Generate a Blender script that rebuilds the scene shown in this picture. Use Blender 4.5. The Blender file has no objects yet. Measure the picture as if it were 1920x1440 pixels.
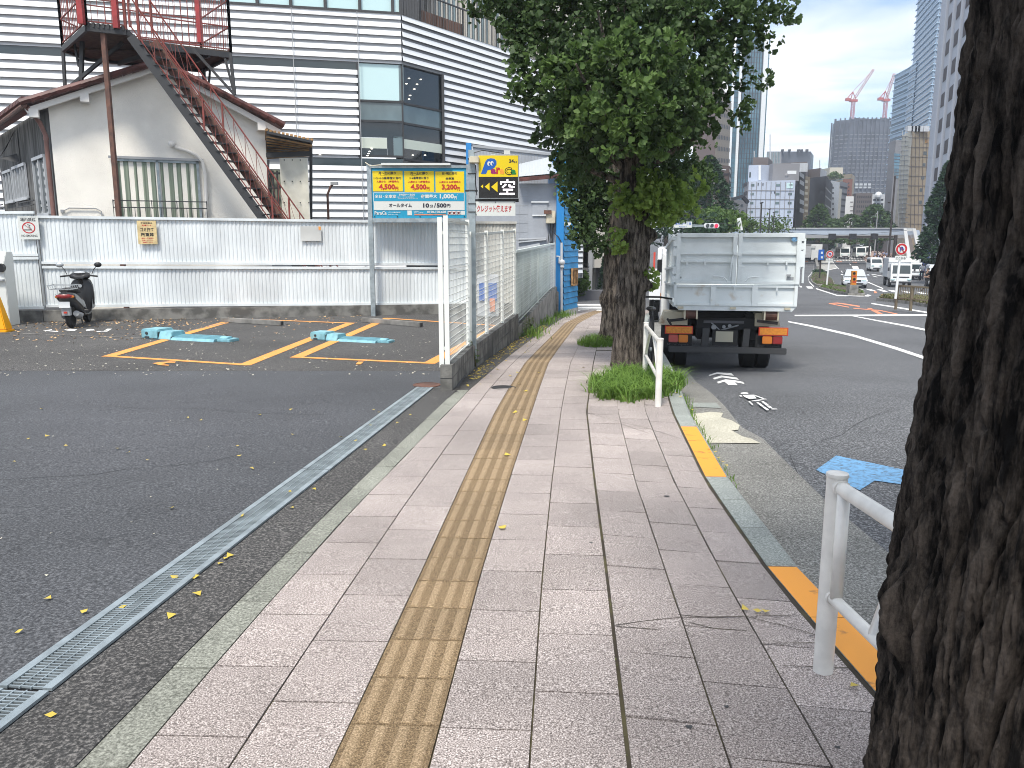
import bpy, bmesh, math, random
import numpy as np
from mathutils import Vector, Matrix, noise
random.seed(7); rng=np.random.default_rng(7)
R=math.radians
scene=bpy.context.scene; col=scene.collection
# ---------------------------------------------------------------- camera
F=1500.0; CX,CY=960,720; YH=450; H=1.516
TH=math.atan((CY-YH)/F); CT,ST=math.cos(TH),math.sin(TH)
cd=bpy.data.cameras.new('camera'); cam=bpy.data.objects.new('camera',cd); col.objects.link(cam)
cam.location=(0,0,H); cam.rotation_euler=(math.pi/2-TH,0,0)
cd.sensor_width=36; cd.sensor_fit='HORIZONTAL'; cd.lens=36*F/1920; cd.clip_start=.05; cd.clip_end=6000
scene.camera=cam
# ---------------------------------------------------------------- light
SUN_EL,SUN_AZ=R(58),R(200)      # azimuth clockwise from +Y
w=bpy.data.worlds.new('World'); scene.world=w; w.use_nodes=True
nt=w.node_tree; N=nt.nodes; L=nt.links
for n in list(N): N.remove(n)
out=N.new('ShaderNodeOutputWorld'); bg=N.new('ShaderNodeBackground'); L.new(bg.outputs[0],out.inputs[0])
sky=N.new('ShaderNodeTexSky'); sky.sky_type='NISHITA'; sky.sun_disc=False
sky.sun_elevation=SUN_EL; sky.sun_rotation=SUN_AZ; sky.air_density=1.0; sky.dust_density=1.2; sky.ozone_density=1.5
tc=N.new('ShaderNodeTexCoord'); sep=N.new('ShaderNodeSeparateXYZ'); L.new(tc.outputs['Generated'],sep.inputs[0])
# project direction on a high flat cloud layer: d.xy/(d.z+.12)
az=N.new('ShaderNodeMath'); az.operation='ADD'; az.inputs[1].default_value=.10; L.new(sep.outputs[2],az.inputs[0])
mz=N.new('ShaderNodeMath'); mz.operation='MAXIMUM'; mz.inputs[1].default_value=.03; L.new(az.outputs[0],mz.inputs[0])
dx=N.new('ShaderNodeMath'); dx.operation='DIVIDE'; L.new(sep.outputs[0],dx.inputs[0]); L.new(mz.outputs[0],dx.inputs[1])
dy=N.new('ShaderNodeMath'); dy.operation='DIVIDE'; L.new(sep.outputs[1],dy.inputs[0]); L.new(mz.outputs[0],dy.inputs[1])
cv=N.new('ShaderNodeCombineXYZ'); L.new(dx.outputs[0],cv.inputs[0]); L.new(dy.outputs[0],cv.inputs[1])
mp=N.new('ShaderNodeMapping'); mp.inputs['Location'].default_value=(1.3,2.2,0); mp.inputs['Rotation'].default_value=(0,0,R(14)); mp.inputs['Scale'].default_value=(.55,1.0,1); L.new(cv.outputs[0],mp.inputs[0])
nz=N.new('ShaderNodeTexNoise'); nz.inputs['Scale'].default_value=1.0; nz.inputs['Detail'].default_value=7; nz.inputs['Roughness'].default_value=.5; nz.inputs['Distortion'].default_value=.5; L.new(mp.outputs[0],nz.inputs[0])
cr=N.new('ShaderNodeValToRGB'); cr.color_ramp.elements[0].position=.42; cr.color_ramp.elements[1].position=.55; L.new(nz.outputs['Fac'],cr.inputs[0])
cr.color_ramp.elements[0].color=(.12,.12,.12,1); cr.color_ramp.elements[1].color=(1,1,1,1)
mixc=N.new('ShaderNodeMix'); mixc.data_type='RGBA'; L.new(cr.outputs[0],mixc.inputs[0]); tint=N.new('ShaderNodeMix'); tint.data_type='RGBA'; tint.blend_type='MULTIPLY'; tint.inputs[0].default_value=1; tint.inputs[7].default_value=(.86,.98,1.09,1); L.new(sky.outputs[0],tint.inputs[6]); L.new(tint.outputs[2],mixc.inputs[6]); mixc.inputs[7].default_value=(6.8,7.0,7.3,1)
L.new(mixc.outputs[2],bg.inputs[0]); bg.inputs[1].default_value=.10
sd=bpy.data.lights.new('sun','SUN'); so=bpy.data.objects.new('sun',sd); col.objects.link(so)
sd.energy=2.5; sd.angle=R(11); sd.color=(1,.94,.85)
sv=Vector((math.sin(SUN_AZ)*math.cos(SUN_EL),math.cos(SUN_AZ)*math.cos(SUN_EL),math.sin(SUN_EL)))
so.rotation_euler=sv.to_track_quat('Z','Y').to_euler()
scene.view_settings.view_transform='Standard'; scene.view_settings.look='None'; scene.view_settings.exposure=.92; scene.view_settings.gamma=1
try: scene.view_settings.use_curve_mapping=False
except Exception: pass
scene.cycles.max_bounces=6; scene.cycles.diffuse_bounces=3; scene.cycles.transparent_max_bounces=8; scene.cycles.use_denoising=True; scene.cycles.filter_width=1.0
# ---------------------------------------------------------------- terrain profiles
def lerp_tab(T,y):
    if y<=T[0][0]: 
        (a,b),(c,d)=T[0],T[1]; return b+(d-b)*(y-a)/(c-a)
    for (a,b),(c,d) in zip(T,T[1:]):
        if y<=c: return b+(d-b)*(y-a)/(c-a)
    return T[-1][1]
PS=[(-10,.258),(0,0),(9.4,-.243),(14,-.42),(27,-1.0),(31,-1.16),(60,-2.15),(80,-2.45),(111,-2.5),(160,-1.85),(320,.15),(500,4.1),(3000,4.1)]
PR=[(-10,.13),(0,-.13),(9.4,-.38),(14.8,-.86),(27,-1.27),(32,-1.45),(60,-2.3),(80,-2.6),(111,-2.65),(160,-2.0),(320,0),(500,4),(3000,4)]
gs=lambda y:lerp_tab(PS,y)
gr=lambda y:lerp_tab(PR,y)
gl=lambda y:max(gs(y),-.243)
def ray(x,y):
    a=(x-CX)/F; b=-(y-CY)/F
    return (a,CT+b*ST,-ST+b*CT)
def at(x,y,D):
    r=ray(x,y); t=D/r[1]; return Vector((r[0]*t,D,H+r[2]*t))
def G(x,y,g=gr,off=0):
    r=ray(x,y); Y=.3; prev=.3
    while Y<900:
        if H+r[2]*Y/r[1]<g(Y)+off: break
        prev=Y; Y*=1.01
    lo,hi=prev,Y
    for _ in range(30):
        m=(lo+hi)/2
        if H+r[2]*m/r[1]<g(m)+off: hi=m
        else: lo=m
    Y=(lo+hi)/2; return Vector((r[0]*Y/r[1],Y,g(Y)+off))
def GX(x,D,g=gr,off=0):      # ground point at depth D seen near column x
    z=g(D)+off; zc=D*CT-(z-H)*ST
    return Vector(((x-CX)/F*zc,D,z))
# ---------------------------------------------------------------- materials
def mat(name,c,rough=.7,metal=0,spec=.5,var=0,vscale=3,bump=0,bscale=30,emit=None,alpha=1,c2=None,thr=(.4,.6),detail=4,stretch=(1,1,1),coat=0):
    m=bpy.data.materials.new(name); m.use_nodes=True; t=m.node_tree; b=t.nodes['Principled BSDF']
    if len(c)==3: c=(*c,1)
    b.inputs['Base Color'].default_value=c; b.inputs['Roughness'].default_value=rough; b.inputs['Metallic'].default_value=metal
    b.inputs['Specular IOR Level'].default_value=spec; b.inputs['Coat Weight'].default_value=coat
    if emit: b.inputs['Emission Color'].default_value=(*emit[:3],1); b.inputs['Emission Strength'].default_value=emit[3]
    if alpha<1: b.inputs['Alpha'].default_value=alpha
    if var or c2 or bump:
        tcn=t.nodes.new('ShaderNodeTexCoord'); mpn=t.nodes.new('ShaderNodeMapping'); t.links.new(tcn.outputs['Object'],mpn.inputs[0]); mpn.inputs['Scale'].default_value=stretch
    if var or c2:
        n=t.nodes.new('ShaderNodeTexNoise'); n.inputs['Scale'].default_value=vscale; n.inputs['Detail'].default_value=detail; t.links.new(mpn.outputs[0],n.inputs[0])
        r=t.nodes.new('ShaderNodeValToRGB'); t.links.new(n.outputs['Fac'],r.inputs[0])
        e=r.color_ramp.elements; e[0].position,e[1].position=thr
        if c2: e[0].color=c; e[1].color=(*c2[:3],1)
        else:
            e[0].color=tuple(max(0,v*(1-var)) for v in c[:3])+(1,); e[1].color=tuple(min(1,v*(1+var)) for v in c[:3])+(1,)
        t.links.new(r.outputs[0],b.inputs['Base Color'])
    if bump:
        n=t.nodes.new('ShaderNodeTexNoise'); n.inputs['Scale'].default_value=bscale; n.inputs['Detail'].default_value=5; t.links.new(mpn.outputs[0],n.inputs[0])
        bp=t.nodes.new('ShaderNodeBump'); bp.inputs['Strength'].default_value=bump; bp.inputs['Distance'].default_value=.02; t.links.new(n.outputs['Fac'],bp.inputs['Height']); t.links.new(bp.outputs[0],b.inputs['Normal'])
    return m
def speckle(name,cols,scale,rough=.8,big=None,bump=.3,stain=None,jscale=1.3):
    """granular material: fine high-contrast grain ramp, optional large patches (big=(scale,amount)), joint dirt"""
    m=bpy.data.materials.new(name); m.use_nodes=True; t=m.node_tree; b=t.nodes['Principled BSDF']; Lk=t.links.new
    tcn=t.nodes.new('ShaderNodeTexCoord')
    n=t.nodes.new('ShaderNodeTexNoise'); n.inputs['Scale'].default_value=scale; n.inputs['Detail'].default_value=3; n.inputs['Roughness'].default_value=.75; Lk(tcn.outputs['Object'],n.inputs[0])
    r=t.nodes.new('ShaderNodeValToRGB'); Lk(n.outputs['Fac'],r.inputs[0]); e=r.color_ramp.elements
    e[0].position=cols[0][0]; e[0].color=(*cols[0][1],1); e[1].position=cols[-1][0]; e[1].color=(*cols[-1][1],1)
    for p,c in cols[1:-1]:
        q=e.new(p); q.color=(*c,1)
    last=r.outputs[0]
    if big:
        n2=t.nodes.new('ShaderNodeTexNoise'); n2.inputs['Scale'].default_value=big[0]; n2.inputs['Detail'].default_value=6; n2.inputs['Roughness'].default_value=.6; Lk(tcn.outputs['Object'],n2.inputs[0])
        mr=t.nodes.new('ShaderNodeMapRange'); mr.inputs[1].default_value=.3; mr.inputs[2].default_value=.7; mr.inputs[3].default_value=1-big[1]; mr.inputs[4].default_value=1+big[1]; Lk(n2.outputs['Fac'],mr.inputs[0])
        mx=t.nodes.new('ShaderNodeMix'); mx.data_type='RGBA'; mx.blend_type='MULTIPLY'; mx.inputs[0].default_value=1; Lk(last,mx.inputs[6]); Lk(mr.outputs[0],mx.inputs[7]); last=mx.outputs[2]
    if stain:
        n3=t.nodes.new('ShaderNodeTexNoise'); n3.inputs['Scale'].default_value=stain[0]; n3.inputs['Detail'].default_value=8; n3.inputs['Roughness'].default_value=.7; Lk(tcn.outputs['Object'],n3.inputs[0])
        r3=t.nodes.new('ShaderNodeValToRGB'); r3.color_ramp.elements[0].position=stain[1]; r3.color_ramp.elements[1].position=stain[1]+.08; Lk(n3.outputs['Fac'],r3.inputs[0])
        mx=t.nodes.new('ShaderNodeMix'); mx.data_type='RGBA'; Lk(r3.outputs[0],mx.inputs[0]); Lk(last,mx.inputs[6]); mx.inputs[7].default_value=(*stain[2],1); last=mx.outputs[2]
    at_=t.nodes.new('ShaderNodeAttribute'); at_.attribute_name='tone'; at_.attribute_type='GEOMETRY'
    ad=t.nodes.new('ShaderNodeMath'); ad.operation='ADD'; ad.inputs[1].default_value=1; Lk(at_.outputs['Fac'],ad.inputs[0])
    mx=t.nodes.new('ShaderNodeMix'); mx.data_type='RGBA'; mx.blend_type='MULTIPLY'; mx.inputs[0].default_value=1; Lk(last,mx.inputs[6]); Lk(ad.outputs[0],mx.inputs[7]); last=mx.outputs[2]
    Lk(last,b.inputs['Base Color']); b.inputs['Roughness'].default_value=rough
    bp=t.nodes.new('ShaderNodeBump'); bp.inputs['Strength'].default_value=bump; bp.inputs['Distance'].default_value=.003; Lk(n.outputs['Fac'],bp.inputs['Height']); Lk(bp.outputs[0],b.inputs['Normal'])
    return m
M={}
M['white']=mat('white_paint',(.78,.80,.80),.45,var=.05,vscale=2)
M['fence']=mat('fence_white',(.66,.70,.71),.45,var=.10,vscale=1.6,stretch=(1,1,.4),detail=6)
M['beige_fence']=mat('fence_beige',(.50,.49,.45),.5,var=.1,vscale=2)
M['mesh']=mat('mesh_white',(.72,.74,.70),.5)
M['mesh_g']=mat('mesh_greenish',(.66,.72,.68),.5)
M['stucco']=mat('stucco_cream',(.85,.81,.73),.9,var=.06,vscale=.9,bump=.5,bscale=45,detail=8)
M['stucco_shade']=mat('stucco_shaded',(.085,.085,.082),.95,var=.5,vscale=2.2,bump=.3,bscale=30,stretch=(2,2,.35),detail=8)  # side wall stucco, its shade put into a much darker colour
M['trim']=mat('trim_cream',(.72,.70,.66),.6)
M['tile_r']=mat('roof_tile',(.10,.032,.026),.5,var=.35,vscale=3)
M['rust']=mat('rusty_steel',(.085,.045,.035),.75,c2=(.16,.075,.05),vscale=6,thr=(.35,.65),detail=7)
M['red']=mat('red_oxide',(.23,.045,.035),.6,c2=(.13,.04,.03),vscale=5,thr=(.35,.7),detail=7)
M['dark']=mat('dark_steel',(.035,.036,.038),.6)
M['black']=mat('black_plastic',(.012,.012,.013),.35)
M['blackm']=mat('black_matte',(.02,.02,.021),.8)
M['rubber']=mat('rubber',(.018,.018,.018),.85,bump=.3,bscale=60)
M['alu']=mat('aluminium',(.45,.47,.48),.4,.6)
M['steel']=mat('galvanised',(.33,.38,.40),.45,.5,var=.15,vscale=8)
M['grey']=mat('grey_paint',(.30,.31,.32),.6)
M['lgrey']=mat('light_grey',(.45,.47,.49),.7,var=.05)
M['glass']=mat('glass_dark',(.03,.045,.05),.06,0,.8)
M['glass_b']=mat('glass_blue',(.10,.19,.25),.08,.35,.8,var=.3,vscale=.35)
M['glass_p']=mat('glass_pale',(.52,.70,.70),.12,0,.6)
M['clear']=mat('glass_clear',(.8,.85,.85),.03,alpha=.18)
M['curtain']=mat('curtain',(.24,.26,.20),.9)
M['conc']=mat('concrete',(.20,.195,.18),.9,var=.3,vscale=3,bump=.4,bscale=50,detail=8)
M['block']=mat('block_wall',(.155,.152,.14),.9,var=.38,vscale=4,bump=.4,bscale=70,detail=8)
M['conc_l']=mat('concrete_light',(.36,.36,.34),.9,var=.2,vscale=3,detail=8)
M['orange']=mat('orange_line',(.72,.31,.07),.75,c2=(.40,.17,.06),vscale=14,thr=(.58,.72),detail=8)
M['orange_k']=mat('orange_kerb',(.80,.32,.035),.65,c2=(.33,.14,.04),vscale=9,thr=(.62,.70),detail=9)
M['salmon']=mat('salmon_line',(.70,.25,.13),.75,c2=(.25,.13,.09),vscale=6,thr=(.5,.7))
M['line']=mat('white_line',(.72,.72,.70),.7,c2=(.22,.22,.22),vscale=9,thr=(.56,.68),detail=9)
M['bluemark']=mat('blue_marking',(.13,.31,.52),.75,c2=(.075,.11,.15),vscale=26,thr=(.50,.62),detail=9,stretch=(1,3,1))
M['cyan']=mat('cyan_paint',(.20,.42,.48),.5,var=.12,vscale=9)
M['blue']=mat('blue_siding',(.03,.27,.55),.55,var=.12,vscale=2)
M['blue_d']=mat('blue_trim',(.015,.20,.50),.5)
M['yellow']=mat('sign_yellow',(.75,.56,.005),.45)
M['teal']=mat('sign_teal',(.01,.28,.46),.45)
M['signw']=mat('sign_white',(.62,.64,.61),.5)
M['navy']=mat('ink_navy',(.012,.014,.03),.5)
M['ired']=mat('ink_red',(.45,.015,.02),.5)
M['igreen']=mat('ink_green',(.01,.20,.04),.5)
M['ipurp']=mat('ink_magenta',(.28,.01,.12),.5)
M['iblue']=mat('ink_blue',(.01,.09,.40),.5)
M['iblack']=mat('ink_black',(.01,.01,.01),.5)
M['led']=mat('led_white',(.8,.8,.8),.5,emit=(1,.86,.97,1.6))
M['lamp_r']=mat('lamp_red',(.5,.01,.02),.2,emit=(1,.02,.06,1.2))
M['tail_r']=mat('tail_red',(.24,.02,.02),.2)
M['tail_p']=mat('tail_pink',(.42,.08,.07),.25)
M['tail_o']=mat('tail_orange',(.55,.17,.02),.25)
M['refl_o']=mat('reflector_orange',(.55,.20,.02),.4,var=.12,vscale=30)
M['refl_r']=mat('reflector_red',(.50,.035,.015),.4)
M['plate']=mat('plate_beige',(.38,.36,.28),.6)
M['plate_w']=mat('plate_white',(.72,.73,.73),.6)
M['tbox']=mat('container_white',(.70,.745,.745),.5,c2=(.58,.62,.62),vscale=2.6,thr=(.45,.70),bump=.15,bscale=70,detail=9)
M['tcream']=mat('cream_steel',(.55,.50,.38),.6,var=.12,vscale=6)
M['truckw']=mat('cab_white',(.72,.74,.74),.3,coat=.3)
M['silver']=mat('car_silver',(.50,.53,.55),.25,.4,coat=.5)
M['carw']=mat('car_white',(.70,.73,.73),.3,coat=.4)
M['card']=mat('car_dark',(.04,.045,.05),.3,coat=.4)
M['carr']=mat('car_red',(.50,.05,.03),.35)
M['navyp']=mat('panel_navy',(.02,.04,.16),.4)
M['bsign']=mat('sign_blue',(.01,.10,.42),.4)
M['skin']=mat('skin',(.42,.25,.17),.6)
M['hair']=mat('hair',(.012,.010,.009),.7)
M['cl_k']=mat('cloth_black',(.012,.012,.014),.9)
M['cl_w']=mat('cloth_white',(.62,.63,.64),.9)
M['cl_b']=mat('cloth_blue',(.22,.26,.40),.9)
M['cl_g']=mat('cloth_grey',(.12,.12,.13),.9)
M['cl_n']=mat('cloth_navy',(.02,.025,.05),.9)
M['leafy']=mat('fallen_leaf_yellow',(.50,.38,.06),.7)
M['leafb']=mat('fallen_leaf_tan',(.62,.42,.22),.8,c2=(.35,.20,.09),vscale=3)
M['leafw']=mat('litter_pale',(.55,.52,.42),.8)
def rust_mix(name,base,rust,vs,thr):
    return mat(name,base,.6,c2=rust,vscale=vs,thr=thr,detail=9)
M['asphalt']=speckle('asphalt_road',[(.33,(.014,.015,.017)),(.50,(.066,.069,.074)),(.64,(.24,.245,.255))],55,.85,big=(.28,.24),bump=.8)
M['asphalt_lot']=speckle('asphalt_lot',[(.32,(.014,.015,.018)),(.50,(.053,.056,.062)),(.68,(.15,.155,.165))],70,.85,big=(.35,.26),bump=.6)
M['asphalt_old']=speckle('asphalt_old',[(.32,(.012,.012,.012)),(.50,(.045,.044,.043)),(.66,(.20,.19,.18))],70,.9,big=(.6,.22),bump=1)
M['tile']=speckle('granite_tile',[(.34,(.050,.040,.037)),(.44,(.19,.160,.147)),(.54,(.37,.320,.298)),(.66,(.74,.67,.635))],170,.8,big=(.8,.20),bump=.5)
M['tactile']=speckle('tactile_tile',[(.34,(.06,.038,.018)),(.5,(.165,.110,.055)),(.66,(.36,.265,.155))],170,.85,big=(1.2,.10),bump=.7)
M['tactile_hi']=speckle('tactile_bar',[(.34,(.12,.082,.042)),(.5,(.265,.188,.105)),(.66,(.48,.36,.23))],170,.85,big=(1.2,.08),bump=.5)
M['kerb_l']=speckle('kerb_green_grey',[(.35,(.09,.094,.076)),(.5,(.205,.21,.178)),(.66,(.37,.38,.325))],95,.9,big=(1.5,.18),bump=.5)
M['kerb_r']=speckle('kerb_slate',[(.35,(.13,.145,.135)),(.5,(.245,.265,.245)),(.66,(.40,.42,.39))],95,.85,big=(1.5,.15),bump=.3)
M['gutter']=speckle('gutter_concrete',[(.35,(.07,.069,.062)),(.5,(.165,.162,.148)),(.64,(.36,.355,.33))],80,.95,big=(.8,.22),bump=1)
M['patch']=speckle('concrete_patch',[(.33,(.30,.28,.21)),(.5,(.43,.41,.33)),(.68,(.60,.58,.50))],70,.95,big=(1.2,.15),bump=.5)
M['dirt']=mat('joint_dirt',(.045,.036,.026),1,c2=(.09,.08,.035),vscale=6,thr=(.45,.7))
M['soil']=mat('soil',(.07,.05,.035),1,var=.3,vscale=10,bump=.5)
def leafmat(name,a,b,tr=.35,vs=1.6):
    m=bpy.data.materials.new(name); m.use_nodes=True; t=m.node_tree; p=t.nodes['Principled BSDF']; Lk=t.links.new
    tcn=t.nodes.new('ShaderNodeTexCoord'); n=t.nodes.new('ShaderNodeTexNoise'); n.inputs['Scale'].default_value=vs; n.inputs['Detail'].default_value=6; n.inputs['Roughness'].default_value=.8; Lk(tcn.outputs['Object'],n.inputs[0])
    r=t.nodes.new('ShaderNodeValToRGB'); r.color_ramp.elements[0].position=.35; r.color_ramp.elements[1].position=.65; r.color_ramp.elements[0].color=(*a,1); r.color_ramp.elements[1].color=(*b,1); Lk(n.outputs['Fac'],r.inputs[0])
    Lk(r.outputs[0],p.inputs['Base Color']); p.inputs['Roughness'].default_value=.55; p.inputs['Specular IOR Level'].default_value=.3
    tl=t.nodes.new('ShaderNodeBsdfTranslucent'); Lk(r.outputs[0],tl.inputs[0]); mx=t.nodes.new('ShaderNodeMixShader'); mx.inputs[0].default_value=tr
    o=t.nodes['Material Output']; Lk(p.outputs[0],mx.inputs[1]); Lk(tl.outputs[0],mx.inputs[2]); Lk(mx.outputs[0],o.inputs[0]); return m
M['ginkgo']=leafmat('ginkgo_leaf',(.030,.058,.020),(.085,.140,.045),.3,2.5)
M['ginkgo_lit']=leafmat('ginkgo_leaf_sunlit',(.060,.115,.03),(.15,.235,.065),.4,3)  # brighter leaf copy, paints sunlight into the front sprays
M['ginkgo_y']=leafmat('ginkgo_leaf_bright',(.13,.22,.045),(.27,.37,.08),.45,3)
M['conif']=leafmat('conifer_green',(.012,.035,.016),(.030,.070,.028),.15,1.0)
M['conif_l']=leafmat('tree_midgreen',(.04,.085,.03),(.09,.155,.05),.25,.6)
M['shrub']=leafmat('shrub_green',(.04,.09,.02),(.13,.20,.04),.3,.5)
M['grass']=leafmat('grass_blade',(.075,.16,.025),(.21,.34,.065),.35,5)
M['grassf']=leafmat('grass_far',(.06,.13,.025),(.14,.22,.05),.3,2)
M['grass_dry']=leafmat('grass_dry',(.16,.13,.06),(.12,.16,.05),.2,2)
def barkmat(name,a,b,sc):
    m=bpy.data.materials.new(name); m.use_nodes=True; t=m.node_tree; p=t.nodes['Principled BSDF']; Lk=t.links.new
    tcn=t.nodes.new('ShaderNodeTexCoord'); mpn=t.nodes.new('ShaderNodeMapping'); mpn.inputs['Scale'].default_value=(1,1,.22); Lk(tcn.outputs['Object'],mpn.inputs[0])
    n=t.nodes.new('ShaderNodeTexNoise'); n.inputs['Scale'].default_value=sc; n.inputs['Detail'].default_value=10; n.inputs['Roughness'].default_value=.72; Lk(mpn.outputs[0],n.inputs[0])
    n2=t.nodes.new('ShaderNodeTexNoise'); n2.inputs['Scale'].default_value=sc*5; n2.inputs['Detail'].default_value=6; n2.inputs['Roughness'].default_value=.8; Lk(tcn.outputs['Object'],n2.inputs[0])
    r=t.nodes.new('ShaderNodeValToRGB'); e=r.color_ramp.elements; e[0].position=.42; e[1].position=.60; e[0].color=(*a,1); e[1].color=(*b,1); Lk(n.outputs['Fac'],r.inputs[0])
    mm=t.nodes.new('ShaderNodeMapRange'); mm.inputs[1].default_value=.3; mm.inputs[2].default_value=.7; mm.inputs[3].default_value=.6; mm.inputs[4].default_value=1.5; Lk(n2.outputs['Fac'],mm.inputs[0])
    mx=t.nodes.new('ShaderNodeMix'); mx.data_type='RGBA'; mx.blend_type='MULTIPLY'; mx.inputs[0].default_value=1; Lk(r.outputs[0],mx.inputs[6]); Lk(mm.outputs[0],mx.inputs[7]); Lk(mx.outputs[2],p.inputs['Base Color'])
    p.inputs['Roughness'].default_value=.95; p.inputs['Specular IOR Level'].default_value=.2
    b1=t.nodes.new('ShaderNodeBump'); b1.inputs['Strength'].default_value=.9; b1.inputs['Distance'].default_value=.012; Lk(n.outputs['Fac'],b1.inputs['Height'])
    b2=t.nodes.new('ShaderNodeBump'); b2.inputs['Strength'].default_value=.8; b2.inputs['Distance'].default_value=.004; Lk(n2.outputs['Fac'],b2.inputs['Height']); Lk(b1.outputs[0],b2.inputs['Normal']); Lk(b2.outputs[0],p.inputs['Normal'])
    return m
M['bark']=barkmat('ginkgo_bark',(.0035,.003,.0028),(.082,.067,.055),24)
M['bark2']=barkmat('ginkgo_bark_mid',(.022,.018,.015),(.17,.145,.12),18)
# ---------------------------------------------------------------- mesh helpers
class MB:
    def __init__(s,M4=None): s.v=[]; s.f=[]; s.mi=[]; s.M=M4; s.k=0; s.sm=False
    def p(s,v):
        v=Vector(v); v=s.M@v if s.M else v; s.v.append(v); return len(s.v)-1
    def face(s,idx): s.f.append(tuple(idx)); s.mi.append(s.k)
    def poly(s,pts): s.face([s.p(q) for q in pts])
    def box(s,c,d,rz=0,rx=0,ry=0,k=None):
        ok=s.k; s.k=ok if k is None else k
        hx,hy,hz=d[0]/2,d[1]/2,d[2]/2; T=Matrix.Rotation(rz,3,'Z')@Matrix.Rotation(rx,3,'X')@Matrix.Rotation(ry,3,'Y'); c=Vector(c)
        i=[s.p(c+T@Vector((a*hx,b*hy,e*hz))) for e in (-1,1) for a,b in ((-1,-1),(1,-1),(1,1),(-1,1))]
        for q in ((3,2,1,0),(4,5,6,7),(0,1,5,4),(1,2,6,5),(2,3,7,6),(3,0,4,7)): s.face([i[j] for j in q])
        s.k=ok; return s
    def bb(s,x0,x1,y0,y1,z0,z1,k=None): return s.box(((x0+x1)/2,(y0+y1)/2,(z0+z1)/2),(abs(x1-x0),abs(y1-y0),abs(z1-z0)),k=k)
    def bar(s,a,b,w,h=None,up=(0,0,1),k=None):
        a,b=Vector(a),Vector(b); h=h or w; d=(b-a); Ln=d.length
        if Ln<1e-6: return s
        d/=Ln; u=Vector(up)
        if abs(d.dot(u))>.99: u=Vector((0,1,0))
        x=d.cross(u).normalized(); z=x.cross(d)
        ok=s.k; s.k=ok if k is None else k
        i=[s.p(q+x*(p*w/2)+z*(r*h/2)) for q in (a,b) for p,r in ((-1,-1),(1,-1),(1,1),(-1,1))]
        for q in ((0,1,2,3),(7,6,5,4),(1,0,4,5),(2,1,5,6),(3,2,6,7),(0,3,7,4)): s.face([i[j] for j in q])
        s.k=ok; return s
    def tube(s,pts,r,n=8,cap=True,k=None):
        ok=s.k; s.k=ok if k is None else k
        pts=[Vector(q) for q in pts]; rs=r if hasattr(r,'__len__') else [r]*len(pts); rings=[]; px=None
        for i,q in enumerate(pts):
            d=(pts[min(i+1,len(pts)-1)]-pts[max(i-1,0)]).normalized()
            if px is None:
                u=Vector((0,0,1)) if abs(d.z)<.9 else Vector((0,1,0)); x=d.cross(u).normalized()
            else: x=(px-d*px.dot(d)).normalized()
            px=x; y=d.cross(x)
            rings.append([s.p(q+(x*math.cos(2*math.pi*j/n)+y*math.sin(2*math.pi*j/n))*rs[i]) for j in range(n)])
        for a,b in zip(rings,rings[1:]):
            for j in range(n): s.face([a[j],a[(j+1)%n],b[(j+1)%n],b[j]])
        if cap: s.face(rings[0][::-1]); s.face(rings[-1])
        s.k=ok; return s
    def cyl(s,c,r,h,n=16,axis='Z',k=None):
        c=Vector(c); d={'X':Vector((h/2,0,0)),'Y':Vector((0,h/2,0)),'Z':Vector((0,0,h/2))}[axis]; return s.tube([c-d,c+d],r,n,k=k)
    def lathe(s,c,prof,n=20,axis=(0,0,1),k=None):
        ax=Vector(axis).normalized(); u=Vector((1,0,0)) if abs(ax.x)<.9 else Vector((0,1,0)); x=ax.cross(u).normalized(); y=ax.cross(x); c=Vector(c)
        ok=s.k; s.k=ok if k is None else k
        rings=[[s.p(c+ax*h+(x*math.cos(2*math.pi*j/n)+y*math.sin(2*math.pi*j/n))*r) for j in range(n)] for r,h in prof]
        for a,b in zip(rings,rings[1:]):
            for j in range(n): s.face([a[j],a[(j+1)%n],b[(j+1)%n],b[j]])
        s.face(rings[0][::-1]); s.face(rings[-1]); s.k=ok; return s
    def prism(s,poly,lo,hi,k=None):       # poly list of (x,y); lo/hi z or functions
        ok=s.k; s.k=ok if k is None else k
        fl=lo if callable(lo) else (lambda x,y:lo); fh=hi if callable(hi) else (lambda x,y:hi)
        a=[s.p((x,y,fl(x,y))) for x,y in poly]; b=[s.p((x,y,fh(x,y))) for x,y in poly]; n=len(poly)
        s.face(b); s.face(a[::-1])
        for i in range(n): s.face([a[i],a[(i+1)%n],b[(i+1)%n],b[i]])
        s.k=ok; return s
    def extr(s,prof,x0,x1,k=None):        # closed profile in (y,z), extruded along x
        ok=s.k; s.k=ok if k is None else k
        a=[s.p((x0,y,z)) for y,z in prof]; b=[s.p((x1,y,z)) for y,z in prof]; n=len(prof)
        s.face(a[::-1]); s.face(b)
        for i in range(n): s.face([a[i],a[(i+1)%n],b[(i+1)%n],b[i]])
        s.k=ok; return s
    def sphere(s,c,r,nu=12,nv=8,k=None):
        rx,ry,rz=r if hasattr(r,'__len__') else (r,r,r); c=Vector(c)
        ok=s.k; s.k=ok if k is None else k
        top=s.p(c+Vector((0,0,rz))); bot=s.p(c-Vector((0,0,rz)))
        rings=[[s.p(c+Vector((rx*math.sin(t)*math.cos(2*math.pi*j/nu),ry*math.sin(t)*math.sin(2*math.pi*j/nu),rz*math.cos(t)))) for j in range(nu)] for t in [math.pi*i/nv for i in range(1,nv)]]
        for j in range(nu): s.face([top,rings[0][j],rings[0][(j+1)%nu]]); s.face([bot,rings[-1][(j+1)%nu],rings[-1][j]])
        for a,b in zip(rings,rings[1:]):
            for j in range(nu): s.face([a[j],b[j],b[(j+1)%nu],a[(j+1)%nu]])
        s.k=ok; return s
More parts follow.
